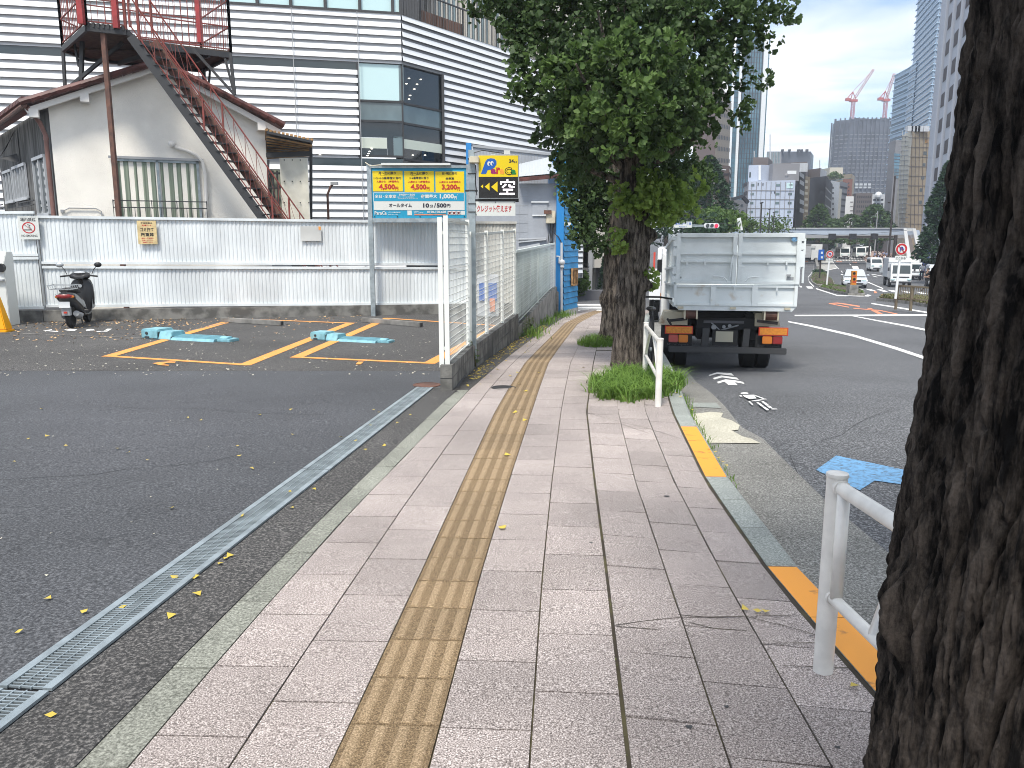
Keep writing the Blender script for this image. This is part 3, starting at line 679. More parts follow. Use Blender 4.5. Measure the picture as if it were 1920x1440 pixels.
# block wall with stepped top along the sidewalk
def wallpts(y): return lerp_tab([(9.3,-.705),(11.55,-.545),(17.08,.14),(25.57,1.25),(27.75,1.62)],y)
t=thing('block_wall','low grey concrete block wall under the tall white mesh fence','wall',(wallpts(9.3),9.3,gs(9.3)))
mb=MB()
def wallseg(mb,y0,y1,zt0,zt1,w=.14,n=6,zb=None):
    rows=[]
    for i in range(n+1):
        y=y0+(y1-y0)*i/n; x=wallpts(y); z=zt0+(zt1-zt0)*i/n; b=(gs(y)-.1)
        rows.append([mb.p((x-w,y,b)),mb.p((x,y,b)),mb.p((x,y,z)),mb.p((x-w,y,z))])
    for a,b in zip(rows,rows[1:]):
        for j in range(4): mb.face([a[j],a[(j+1)%4],b[(j+1)%4],b[j]])
    mb.face(rows[0]); mb.face(rows[-1][::-1])
wallseg(mb,9.3,11.5,.065,.02); wallseg(mb,11.502,17.05,.0,-.03,w=.13)
mb.build('blocks','block',t,world=True)
mb=MB()   # mortar joints, slightly recessed look as thin dark lines proud 1 mm
y=9.3
while y<17:
    x=wallpts(y)+.001; z0=gs(y)-.01; zt=.06 if y<11.5 else -.01
    mb.box((x,y,(z0+zt)/2),(.003,.010,(zt-z0)-.01))
    y+=.4
for (ya,yb) in ((9.3,11.5),(11.5,17.05)):
    for zz in (-.09,-.28) if ya>10 else (-.09,):
        if ya>10 or True:
            y=ya
            while y<yb-.2:
                if zz>gs(y)+.03: mb.bar((wallpts(y)+.001,y,zz),(wallpts(y+.4)+.001,y+.4,zz),.003,.008)
                y+=.4
mb.box((wallpts(9.3)-.07,9.298,-.09),(.14,.003,.008))
mb.build('mortar','dark',t,world=True)
t=thing('block_wall','pale grey block wall under the low greenish mesh fence before the blue building','wall',(wallpts(17.08),17.08,gs(17.08)))
mb=MB(); wallseg(mb,17.07,27.3,-.32,-.03,w=.12,n=10); mb.build('blocks','conc',t,world=True)
# fences
def meshfence(name,label,y0,y1,zb0,zb1,zt0,zt1,posts,mname,rail=True,wires=14,pw=.05,dx=-.07,vpitch=.35,thick_top=.03):
    t=thing(name,label,'fence',(wallpts(y0)+dx,y0,zb0))
    f=lambda y:(y-y0)/(y1-y0)
    P=lambda y,s:Vector((wallpts(y)+dx,y,(zb0+(zb1-zb0)*f(y))*(1-s)+(zt0+(zt1-zt0)*f(y))*s))
    for y in posts:
        mb=MB(); a=P(y,-.02); b=P(y,1.02); mb.bar(a,b,pw,pw,up=(0,1,0)); mb.build('post',mname,t,world=True)
    mb=MB(); n=8
    ysx=[y0+(y1-y0)*i/n for i in range(n+1)]
    for i in range(wires+1):
        s=.02+.96*i/wires; r=.0055 if i not in (0,wires) else .012
        for a,b in zip(ysx,ysx[1:]): mb.bar(P(a,s),P(b,s),r,r)
        if i%5==3:
            for a,b in zip(ysx,ysx[1:]): mb.bar(P(a,s-.02)+Vector((.02,0,0)),P(b,s-.02)+Vector((.02,0,0)),r,r)
    y=y0
    while y<y1:
        mb.bar(P(y,.02),P(y,.98),.004,.004,up=(0,1,0)); y+=vpitch*.25
    mb.build('mesh_panel',mname,t,world=True)
    if rail:
        mb=MB()
        for a,b in zip(ysx,ysx[1:]): mb.bar(P(a,.995),P(b,.995),thick_top,thick_top)
        mb.build('top_rail',mname,t,world=True)
    return t
meshfence('mesh_fence','tallest white wire mesh fence section nearest the lot entrance, on the block wall',9.42,11.45,.05,.01,1.76,1.76,[9.42,11.42],'mesh',wires=19,pw=.055)
t=thing('fence_post','separate white square post standing just in front of the tall mesh fence','post',(-.835,9.4,.05))
mb=MB(); mb.box((-.835,9.42,.9),(.055,.04,1.75)); mb.build('shaft','mesh',t,world=True)
mb=MB(); 
for z in (.25,1.6): mb.box((-.80,9.42,z),(.06,.02,.04))
mb.build('bracket','mesh',t,world=True)
meshfence('mesh_fence','middle white wire mesh fence section with four posts on the block wall',11.55,16.95,.0,-.03,1.60,1.71,[11.6,13.15,15.05,16.9],'mesh',wires=17,pw=.06)
meshfence('mesh_fence','lower greenish white mesh fence with a round top rail, before the blue building',17.1,26.9,-.30,-.02,1.28,1.40,[17.15,22,26.85],'mesh_g',wires=16,pw=.03,vpitch=.5,thick_top=.055)
# translucent weathered sheets behind the low fence
t=thing('plastic_sheet','milky weathered plastic sheet behind the low mesh fence, scribbled white','sheet',(wallpts(17.3)-.2,17.3,-.25))
mb=MB()
yy=17.3
sh=mat('milky_sheet',(.36,.42,.41),.45,var=.25,vscale=.8,detail=5); M['milky']=sh
k=0
while yy<26.6:
    y2=min(yy+.9,26.6)
    mb.poly([(wallpts(yy)-.16,yy,-.25),(wallpts(y2)-.16-.02*(k%2),y2,-.22),(wallpts(y2)-.16,y2,1.30),(wallpts(yy)-.16-.02*(k%2),yy,1.24)]); yy=y2; k+=1
mb.build('sheet','milky',t,world=True,fix=False)
# ------------------------------------------------ corrugated back fence
FA=Vector((-9.95,17.70)); FB=Vector((.10,19.75))
def corrug(name,label,A,B,levels,mname,pitch=.085,dep=.013,railm=None,z_t=(0,0),cat='fence',panel=1.8,rails=True):
    d=(B-A); Ln=d.length; d/=Ln; nrm=Vector((d.y,-d.x))   # towards camera
    t=thing(name,label,cat,(A.x,A.y,LZ))
    zz=lambda u,z:z+(z_t[0]*(1-u/Ln)+z_t[1]*u/Ln)
    for (z0,z1) in levels:
        mb=MB(); n=int(Ln/pitch); pr=[]
        for i in range(n+1):
            for a,h in ((0,0),(.28,0),(.42,dep),(.86,dep)):
                u=(i+a)*pitch
                if u>Ln: break
                pr.append((u,h+.004*math.sin(u*2.1)+.006*noise.noise(Vector((u*1.5,z0,0)))))
        lo=[];hi=[]
        for u,h in pr:
            q=A+d*u+nrm*h
            lo.append(mb.p((q.x,q.y,zz(u,z0)))); hi.append(mb.p((q.x,q.y,zz(u,z1))))
        for i in range(len(lo)-1): mb.face([lo[i],lo[i+1],hi[i+1],hi[i]])
        mb.build('corrugated_panel',mname,t,world=True,fix=False)
    if rails:
        zs=sorted(set([z for l in levels for z in l]))
        for z in zs:
            mb=MB(); n=5
            for i in range(n):
                a=A+d*(Ln*i/n)+nrm*.03; b=A+d*(Ln*(i+1)/n)+nrm*.03
                mb.bar((a.x,a.y,zz(Ln*i/n,z)),(b.x,b.y,zz(Ln*(i+1)/n,z)),.05,.055)
            mb.build('rail',railm or mname,t,world=True)
    return t
M['fence2']=mat('faded_grey_sheet',(.52,.53,.51),.5,var=.1,vscale=1.2,detail=6)  # greyish off-white for the faded notice sheet
d_=(FB-FA).normalized()
U=lambda x: None
def fpos(xpx,y=500):
    r=ray(xpx,y); k=r[0]/r[1]; # X=k*Y ; on line FA+u*d
    u=(k*FA.y-FA.x)/(d_.x-k*d_.y); return FA+d_*u
P1=fpos(80,500); P2=fpos(880,500); P3=fpos(968,430)
corrug('corrugated_fence','long white corrugated steel fence at the back of the parking lot, two panel rows high',P1,P2,[(.06,.905),(1.0,1.98)],'fence',z_t=(.03,-.06))
corrug('corrugated_fence','short beige corrugated fence piece behind the mesh fence, beside the grey wall',fpos(884,430)+Vector((0,.02)),P3+Vector((0,.02)),[(-.2,1.93)],'beige_fence',railm='beige_fence')
PL=Vector((P1.x-.02,P1.y-.05)); corrug('corrugated_fence','taller white corrugated fence at the left edge carrying the no smoking sign',Vector((-15.5,17.15)),PL,[(.06,1.13),(1.20,2.10)],'fence',z_t=(-.05,.0))
# gap fillers / post
mb=MB(); mb.box((P1.x-.01,P1.y-.06,1.0),(.025,.04,2.1)); o=mb.build('fence_post','alu'); tag(o,'thin metal post joining the two heights of corrugated fence behind the scooter','post')
# concrete kerb beneath
t=thing('concrete_footing','long low dirty concrete footing under the corrugated fence','footing',(P1.x,P1.y,LZ))
mb=MB(); a=Vector((-15.5,17.15)); 
for A_,B_ in ((a,PL),(PL,FB)):
    dd=(B_-A_).normalized(); n_=Vector((dd.y,-dd.x))*.12
    mb.prism([tuple(A_+n_),tuple(B_+n_),tuple(B_-n_),tuple(A_-n_)],LZ-.05,.0)
mb.build('footing','block',t,world=True)
# white glossy long box / lower clutter to the right seen through mesh
t=thing('sign_board_bracket','small blue and grey machine parts piled behind the mesh fence','machine',(-.55,18.6,LZ))
t.name='parking_machine'; tag(t,'blue and grey parking machine half hidden behind the mesh fence','parking machine')
mb=MB(); mb.box((-.55,18.6,.25),(.5,.4,.95)); mb.build('body','lgrey',t,world=True,bevel=.02)
mb=MB(); mb.box((-.55,18.38,.35),(.4,.03,.4)); mb.build('front_panel','bsign',t,world=True)
mb=MB(); mb.box((-.45,18.36,.05),(.12,.03,.3)); mb.build('side_panel','salmon',t,world=True)
# ------------------------------------------------ fence notices
def fence_pt(x,y,out=.06):
    p=fpos(x,y); nrm=Vector((d_.y,-d_.x))*out; p=p+nrm; v=at(x,y,p.y); return Vector((v.x,p.y,v.z))
ang=math.atan2(d_.y,d_.x)
c=fence_pt(54,427,.10)
t=thing('no_smoking_sign','peeling white no smoking notice with red circle, on the left fence','sign',tuple(c),rz=ang)
mb=MB(); mb.box((0,0,0),(.40,.012,.49)); mb.build('plate','signw',t)
text(t,'lettering','場内禁煙','iblack',(0,-.008,.17),w=.30,h=.075,bold=.012)
text(t,'lettering','NO SMOKING','iblack',(0,-.008,-.17),w=.31,h=.05,bold=.015)
text(t,'small_print','(当施設内は、全面禁煙)','grey',(0,-.008,.225),w=.33,h=.022)
mb=MB(); n=32
for i in range(n):
    a,b=2*math.pi*i/n,2*math.pi*(i+1)/n
    mb.poly([(math.cos(a)*.13,-.008,math.sin(a)*.12),(math.cos(b)*.13,-.008,math.sin(b)*.12),(math.cos(b)*.108,-.008,math.sin(b)*.098),(math.cos(a)*.108,-.008,math.sin(a)*.098)])
mb.bar((-.088,-.0085,.078),(.088,-.0085,-.078),.002,.02,up=(0,1,0)); mb.build('prohibition_ring','ired',t,fix=False)
mb=MB(); mb.box((-.02,-.0075,-.045),(.15,.003,.018)); mb.tube([(.05,-.0075,-.03),(.03,-.0075,0),(.0,-.0075,.02),(.03,-.0075,.05),(-.02,-.0075,.07)],.006,5); mb.build('cigarette','iblack',t)
c=fence_pt(276,436,.08)
t=thing('litter_notice','yellowed notice with black and red writing hanging on the long white fence','sign',tuple(c),rz=ang)
M['notice']=mat('notice_paper',(.60,.47,.24),.6,var=.15,vscale=6)
mb=MB(); mb.box((0,0,0),(.40,.012,.51)); mb.build('plate','notice',t,bevel=.004)
text(t,'lettering','不法投棄は','iblack',(0,-.008,.205),w=.24,h=.035,bold=.02)
text(t,'lettering','犯罪です。','ired',(.01,-.008,.155),w=.22,h=.035,bold=.015)
text(t,'lettering','ゴミ捨て','iblack',(0,-.008,.065),w=.28,h=.085,bold=.022)
text(t,'lettering','厳重禁','iblack',(0,-.008,-.045),w=.27,h=.08,bold=.02)
for i,s in enumerate(['無断で廃棄物を','投棄しましたら','通報します']): text(t,'lettering',s,'ired',(0,-.008,-.125-.045*i),w=.25-.02*i,h=.032,bold=.01)
c=fence_pt(583,438,.06)
t=thing('faded_notice','faded blank notice with one orange corner, on the long fence left of the price board','notice',tuple(c),rz=ang)
mb=MB(); mb.box((0,0,0),(.46,.006,.33)); mb.build('sheet','fence2',t)
mb=MB(); mb.box((.20,-.006,.12),(.05,.006,.08)); mb.build('sticker','orange',t)
# ------------------------------------------------ price board (frontal, D=18.7)
DB=18.75
def bp(cx,cy): v=at(670+cx/6,270+cy/6,DB); return v
TL=bp(165,262); TR=bp(1228,285); BLc=bp(165,835); BRc=bp(1228,848)
x0=(TL.x+BLc.x)/2; x1=(TR.x+BRc.x)/2; ztop=TL.z-.02; zbot=BLc.z
t=thing('price_board','blue framed parking price board on grey posts, with three yellow price panels','price board',(x0,DB,LZ))
W_=x1-x0; Hh=ztop-zbot
mb=MB()
mb.bb(x0-.10,x0-.0,DB-.05,DB+.05,LZ,ztop+.08); mb.bb(x1+.0,x1+.08,DB-.05,DB+.05,LZ,ztop+.08)
mb.build('posts','steel',t,world=True)
mb=MB(); mb.bb(x0,x1,DB-.045,DB+.045,zbot-.09,zbot-.002); mb.bb(x0,x1,DB-.045,DB+.045,ztop+.002,ztop+.06); mb.build('frame','steel',t,world=True)
mb=MB(); mb.bb(x0+.25,x1-.35,DB-.16,DB-.05,ztop+.055,ztop+.10); mb.build('lamp_hood','signw',t,world=True)
mb=MB(); mb.tube([(x0-.12,DB-.06,ztop+.12),(x0,DB-.1,ztop+.04),(x0+.2,DB-.1,ztop+.06),(x0+.35,DB-.1,ztop+.07)],.012,6); mb.build('cable','tcream',t,world=True)
mb=MB(); mb.bb(x0+.002,x1-.002,DB-.02,DB+.02,zbot,ztop); mb.build('backing_panel','teal',t,world=True)
def BX(cx): return x0+(cx-165)/(1228-165)*W_
def BZ(cx,cy):   # undo slight shear of the photographed board
    f=(cx-165)/1063; top=262+23*f; bot=835+13*f; return ztop-(cy-top)/(bot-top)*Hh
def panel(nm,cx0,cx1,cy0,cy1,m,d=.026):
    mb=MB(); mb.bb(BX(cx0),BX(cx1),DB-d,DB-d+.004,BZ(cx0,cy1),BZ(cx0,cy0)); mb.build(nm,m,t,world=True)
def btxt(s,m,cx0,cx1,cy0,cy1,bold=.01,nm='lettering'):
    cx=(cx0+cx1)/2; a=BZ(cx,cy0); b=BZ(cx,cy1)
    text(t,nm,s,m,(BX(cx)-t.location.x,-.032,(a+b)/2-LZ),w=BX(cx1)-BX(cx0),h=abs(a-b),bold=bold+.012)
for i,(a,b,c0,c1) in enumerate(((178,516,293,527),(534,866,303,540),(882,1204,315,552))):
    panel('price_panel',a,b,c0,c1,'yellow')
btxt('月～土に限り','navy',245,440,305,338); btxt('月～土に限り','navy',600,795,315,348); btxt('日･祝に限り','navy',960,1125,325,355)
btxt('1･2･4･5番車室に限り','navy',192,500,365,392,.015); btxt('3･6番車室に限り','navy',592,805,370,398,.015); btxt('全車室','navy',995,1092,383,410,.02)
btxt('入庫から　3時間最大','ired',222,472,405,430,.015); btxt('入庫から 12時間最大','ired',575,822,415,440,.015); btxt('入庫から 24時間最大','ired',922,1165,425,448,.015)
btxt('(祝日を除く)','navy',262,335,343,350,0); btxt('(祝日を除く)','navy',615,690,351,358,0)
btxt('4,500','ired',246,428,446,518,.03); btxt('円','ired',430,464,478,518,.02)
btxt('4,500','ired',602,780,454,526,.03); btxt('円','ired',782,814,486,526,.02)
btxt('3,200','ired',952,1124,462,532,.03); btxt('円','ired',1126,1156,494,534,.02)
panel('night_rate_panel',180,1206,540,645,'signw',.024); panel('night_rate_panel',186,1200,546,639,'teal',.0285)
btxt('全日･全車室','signw',196,438,566,606,.012); btxt('19:00～ 8:00','signw',474,650,560,584,.015); btxt('(当サービスは次回割引','signw',446,640,592,606,.0); btxt('の対象外となります)','signw',462,680,608,621,.0)
btxt('夜間最大','signw',714,900,572,616,.02); btxt('1,000','signw',928,1088,570,632,.03); btxt('円','signw',1090,1118,598,634,.02); btxt('*','signw',1120,1134,576,590,.02)
panel('time_rate_panel',182,1206,640,742,'signw',.026)
btxt('オールタイム','navy',355,612,668,712,.015); btxt('10','navy',738,808,672,722,.03); btxt('分','navy',816,852,686,722,.015); btxt('/','navy',862,884,672,722,.02); btxt('500','navy',892,1002,674,724,.03); btxt('円','navy',1006,1046,684,722,.015)
btxt('ParaCa','signw',190,326,756,796,.02); btxt('パラカ株式会社','signw',344,482,764,778,.01); btxt('管理番号のご案内','signw',344,452,790,802,.0)
panel('symbol_panel',560,610,752,806,'signw'); btxt('お客様相談窓口','signw',632,692,758,770,0); btxt('受付 24時間','signw',634,738,774,786,0); btxt('0120-100-608','signw',784,998,758,786,.02)
panel('red_strip',638,996,794,806,'salmon',.027)
for a in (1014,1064,1114,1164):
    panel('symbol_panel',a,a+46,764,808,'signw')
for a in (1014,1064,1114):
    mb=MB(); xa,xb=BX(a+4),BX(a+42); za,zb=BZ(a,770),BZ(a,803); mb.bar((xa,DB-.033,zb),(xb,DB-.033,za),.004,.012,up=(0,1,0)); mb.bar((xa,DB-.034,za),(xb,DB-.034,zb),.004,.012,up=(0,1,0)); mb.build('prohibition_mark','ired',t,world=True)
    mb=MB(); mb.bb(BX(a+12),BX(a+32),DB-.031,DB-.028,BZ(a,796),BZ(a,776)); mb.build('prohibition_symbol','iblack',t,world=True)
mb=MB(); 
for cx in (190,447,702,956,1202): mb.cyl((BX(cx),DB-.024,zbot+.035),.014,.02,8,'Y')
mb.build('bolts','dark',t,world=True)
# ------------------------------------------------ lit logo sign on grey pole
DS=11.62
def sp(cx,cy): return at(860+cx/6.546,260+cy/6.546,DS)
a_=sp(240,200); b_=sp(738,742); sx0,sx1=a_.x,(sp(738,200).x+b_.x)/2; sz1,sz0=a_.z,b_.z
sx0=(sp(240,200).x+sp(236,742).x)/2
t=thing('sign_pole','grey square pole with brackets carrying the lit parking sign, beside the mesh fence','pole',(sx0-.30,DS,gs(DS)))
pxm=(at(884,300,DS).x+at(888,640,DS).x)/2
mb=MB(); mb.bb(pxm-.045,pxm+.045,DS-.04,DS+.05,-.2,sp(150,140).z); mb.build('pole','steel',t,world=True)
mb=MB()
for cy in (250,430,635,800,900): 
    z=sp(150,cy).z; mb.bb(pxm-.055,pxm+.055,DS-.05,DS+.06,z-.006,z+.006)
z=sp(150,640).z; mb.bb(pxm-.10,pxm+.16,DS-.02,DS+.0,z-.012,z+.012)
z=sp(150,760).z; mb.bb(pxm,sx1,DS-.0,DS+.03,z-.02,z+.02)
mb.build('bands','dark',t,world=True)
mb=MB(); z=sp(180,265).z; mb.bb(pxm-.03,pxm+.11,DS-.14,DS-.04,z-.05,z+.04); mb.build('lamp','tcream',t,world=True,bevel=.01)
mb=MB(); mb.tube([(pxm+.03,DS-.06,sp(0,180).z),(pxm+.15,DS-.05,sp(0,148).z),(pxm+.5,DS-.03,sp(0,190).z)],.006,5); mb.tube([(pxm+.055,DS-.06,sp(0,330).z),(pxm+.06,DS-.06,sp(0,420).z),(pxm+.05,DS-.05,sp(0,520).z),(pxm+.07,DS-.06,sp(0,700).z)],.008,5); mb.build('cable','black',t,world=True)
t=thing('parking_sign','lit parking sign, yellow logo above a black panel with arrows and a glowing character','sign',((sx0+sx1)/2,DS,sz0))
mb=MB(); mb.bb(sx0-.004,sx1+.004,DS-.06,DS+.06,sz0,sz1); mb.build('housing','alu',t,world=True,bevel=.006)
zm=sp(480,474).z
mb=MB(); mb.bb(sx0+.012,sx1-.012,DS-.066,DS-.061,zm+.001,sz1-.014); mb.build('logo_panel','yellow',t,world=True)
mb=MB(); mb.bb(sx0+.012,sx1-.012,DS-.066,DS-.061,sz0+.014,zm-.001); mb.build('display_panel','iblack',t,world=True)
def st(s,m,cx0,cx1,cy0,cy1,bold=.01,nm='lettering',shear=0,d=-.069):
    a=sp(cx0,cy0); b=sp(cx1,cy1); text(t,nm,s,m,((a.x+b.x)/2-t.location.x,d,(a.z+b.z)/2-t.location.z),w=b.x-a.x,h=a.z-b.z,bold=bold,shear=shear)
st('24','navy',617,676,258,300,.03); st('H','navy',682,710,280,304,.03)
# big blue letter P drawn as a swept shape
mb=MB(); Q=lambda cx,cy,d=-.068:(sp(cx,cy).x,DS+d,sp(cx,cy).z)
mb.poly([Q(*p) for p in ((275,438),(330,285),(352,258),(395,246),(440,252),(464,280),(466,318),(440,360),(400,384),(358,390),(338,438))]); mb.build('logo_letter','bsign',t,world=True,fix=False)
mb=MB()
for cx in (373,410): mb.poly([Q(cx+20*math.cos(a_*.45),312-28*math.sin(a_*.45)+(-4 if cx>400 else 0),-.0705) for a_ in range(14)])
mb.build('logo_ovals','signw',t,world=True,fix=False)
mb=MB()
for cx in (381,418): mb.poly([Q(cx+9*math.cos(a_*.45),318-15*math.sin(a_*.45)+(-4 if cx>400 else 0),-.072) for a_ in range(14)])
mb.build('logo_ovals','iblue',t,world=True,fix=False)
for s,m,a,b,y0,y1 in (('a','ipurp',395,462,375,438),('r','ired',462,510,358,438),('a','orange_k',506,560,378,440),('a','igreen',640,706,384,446)): st(s,m,a,b,y0,y1,.05)
st('C','iblack',564,652,354,452,.07); st('C','yellow',574,644,364,442,.0,d=-.0715)
for (xa,xb,ya,yb) in ((273,302,566,614),(322,380,545,640),(400,478,530,660)):
    mb=MB(); mb.poly([Q(xa,(ya+yb)/2),Q(xb,ya),Q(xb,yb)]); mb.build('arrow','yellow',t,world=True,fix=False)
mb=MB()
for (xa,ya,xb,yb) in ((590,502,608,530),(510,528,690,546),(510,528,530,566),(672,528,690,566),(560,560,586,576),(546,576,570,592),(532,592,556,606),(612,566,634,590),(620,584,668,600),(650,590,684,606),(544,620,666,640),(590,640,606,668),(504,670,688,692)):
    mb.bb(Q(xa,ya)[0],Q(xb,yb)[0],DS-.070,DS-.067,Q(xa,yb)[2],Q(xa,ya)[2])
mb.build('led_character','led',t,world=True)
mb=MB(); a=sp(396,180); b=sp(450,196); mb.bb(a.x,b.x,DS-.03,DS+.02,sz1,sz1+.03); a=sp(556,148); b=sp(632,200); mb.bb(a.x,b.x,DS-.05,DS+.04,sz1+.002,a.z,k=0); mb.build('roof_lamp','signw',t,world=True)
a=sp(205,772); b=sp(696,948)
t=thing('credit_sign','cream board with red writing below the lit parking sign','sign',((a.x+b.x)/2,DS-.02,(a.z+b.z)/2))
mb=MB(); mb.box((0,0,0),(b.x-a.x,.012,a.z-b.z)); mb.build('board','signw',t)
text(t,'lettering','クレジット使えます','ired',(-.015,-.008,.0),w=(b.x-a.x)*.87,h=.095,bold=.02)
mb=MB()
for u,v in ((-.0,.45),(.47,.45),(-.48,-.42)): mb.cyl((u*(b.x-a.x),-.008,v*(a.z-b.z)),.007,.01,8,'Y')
mb.build('bolts','dark',t)
# ------------------------------------------------ wheel locks and stops
def wheel_lock(loc,rz,label):
    t=thing('wheel_lock',label,'wheel lock',loc,rz=rz,group='blue wheel locks in the parking bays')
    mb=MB(); mb.prism([(-.34,-.18),(.05,-.18),(.05,.22),(-.34,.22)],0,.17); mb.build('lock_box','cyan',t,bevel=.02)
    mb=MB(); mb.extr([(-.20,0),(-.14,.14),(.16,.14),(.23,0)],.06,.34); mb.build('housing','cyan',t,bevel=.01)
    mb=MB(); pr=[(-.20,.0),(-.17,.045),(.14,.075),(.20,0)]; mb.extr(pr,.342,1.27)
    mb.build('flap','cyan',t)
    mb=MB()
    for i in range(60): 
        x=.36+.015*i; mb.bar((x,-.165,.047),(x,.13,.076),.006,.004)
    mb.build('tread','cyan',t)
    mb=MB(); mb.prism([(1.272,-.12),(1.55,-.12),(1.55,.14),(1.272,.18)],0,.05); mb.extr([(-.08,.05),(-.05,.085),(.06,.085),(.1,.05)],1.30,1.46); mb.build('end_plate','cyan',t,bevel=.008)
    mb=MB(); mb.cyl((-.20,-.181,.10),.028,.02,12,'Y'); mb.box((-.2,-.181,.03),(.10,.01,.03)); mb.box((.055,.02,.06),(.008,.40,.13)); mb.box((.345,.0,.03),(.012,.36,.05)); mb.build('keyhole','dark',t)
    return t
v=lot2(306,634); v2=lot2(452,641)
def lockat(xa,ya,xb,yb,label):
    a=Vector(lot2(xa,ya)); b=Vector(lot2(xb,yb)); d=b-a; t=wheel_lock((a.x,a.y+.10,LZ+.004),math.atan2(d.y,d.x)+.0,label)
    s=d.length/1.78; t.scale=(s,s,s); return t
lockat(302,635,456,643,'left pale blue wheel lock, in the bay nearer the scooter')
lockat(613,638,751,645,'right pale blue wheel lock, in the bay beside the mesh fence')
def stop(xa,ya,xb,yb,label):
    a=Vector(lot2(xa,ya)); b=Vector(lot2(xb,yb)); d=b-a
    t=thing('wheel_stop',label,'wheel stop',(a.x,a.y,LZ+.004),rz=math.atan2(d.y,d.x),group='grey wheel stops')
    mb=MB(); mb.extr([(-.0,.0),(0,.10),(.10,.10),(.10,0)],0,d.length); mb.build('bar','conc',t,bevel=.01)
    mb=MB(); mb.box((d.length+.002,.05,.05),(.006,.07,.07)); mb.build('end_cap','dark',t)
stop(413,604,526,611,'long grey concrete wheel stop at the back of the left bay'); stop(677,604,787,614,'long grey wheel stop at the back of the right bay')
# ------------------------------------------------ left edge: pay machine and yellow cone stand
a=Vector(lot2(-14,611)); 
t=thing('pay_machine','pale grey parking pay machine cut off at the left edge of the photo','pay machine',(a.x-.10,a.y,LZ))
mb=MB(); mb.extr([(0,0),(0,1.28),(.12,1.52),(.35,1.52),(.35,0)],-.30,.47); mb.build('cabinet','signw',t,bevel=.01)
mb=MB(); mb.cyl((.42,-.03,1.20),.09,.08,20,'Y'); mb.build('knob','black',t)
mb=MB(); mb.box((.1,-.04,.95),(.72,.08,.03)); mb.build('ledge','grey',t)
a=Vector(lot2(-6,622))
t=thing('yellow_stand','bright yellow plastic stand cut off at the left edge, before the pay machine','barrier',(a.x-.15,a.y,LZ))
M['ystand']=mat('plastic_yellow',(.78,.36,.0),.4)
mb=MB(); mb.prism([(-.35,-.14),(.42,-.14),(.42,.14),(-.35,.14)],0,.05); mb.build('base','ystand',t,bevel=.01)
mb=MB(); b=[(-.30,-.12),(.40,-.12),(.40,.12),(-.30,.12)]; tp=[(-.15,-.05),(.26,-.05),(.26,.05),(-.15,.05)]
i0=[mb.p((x,y,.05)) for x,y in b]; i1=[mb.p((x,y,.72)) for x,y in tp]; mb.face(i0); mb.face(i1)
for q in range(4): mb.face([i0[q],i0[(q+1)%4],i1[(q+1)%4],i1[q]])
mb.build('body','ystand',t,bevel=.015)
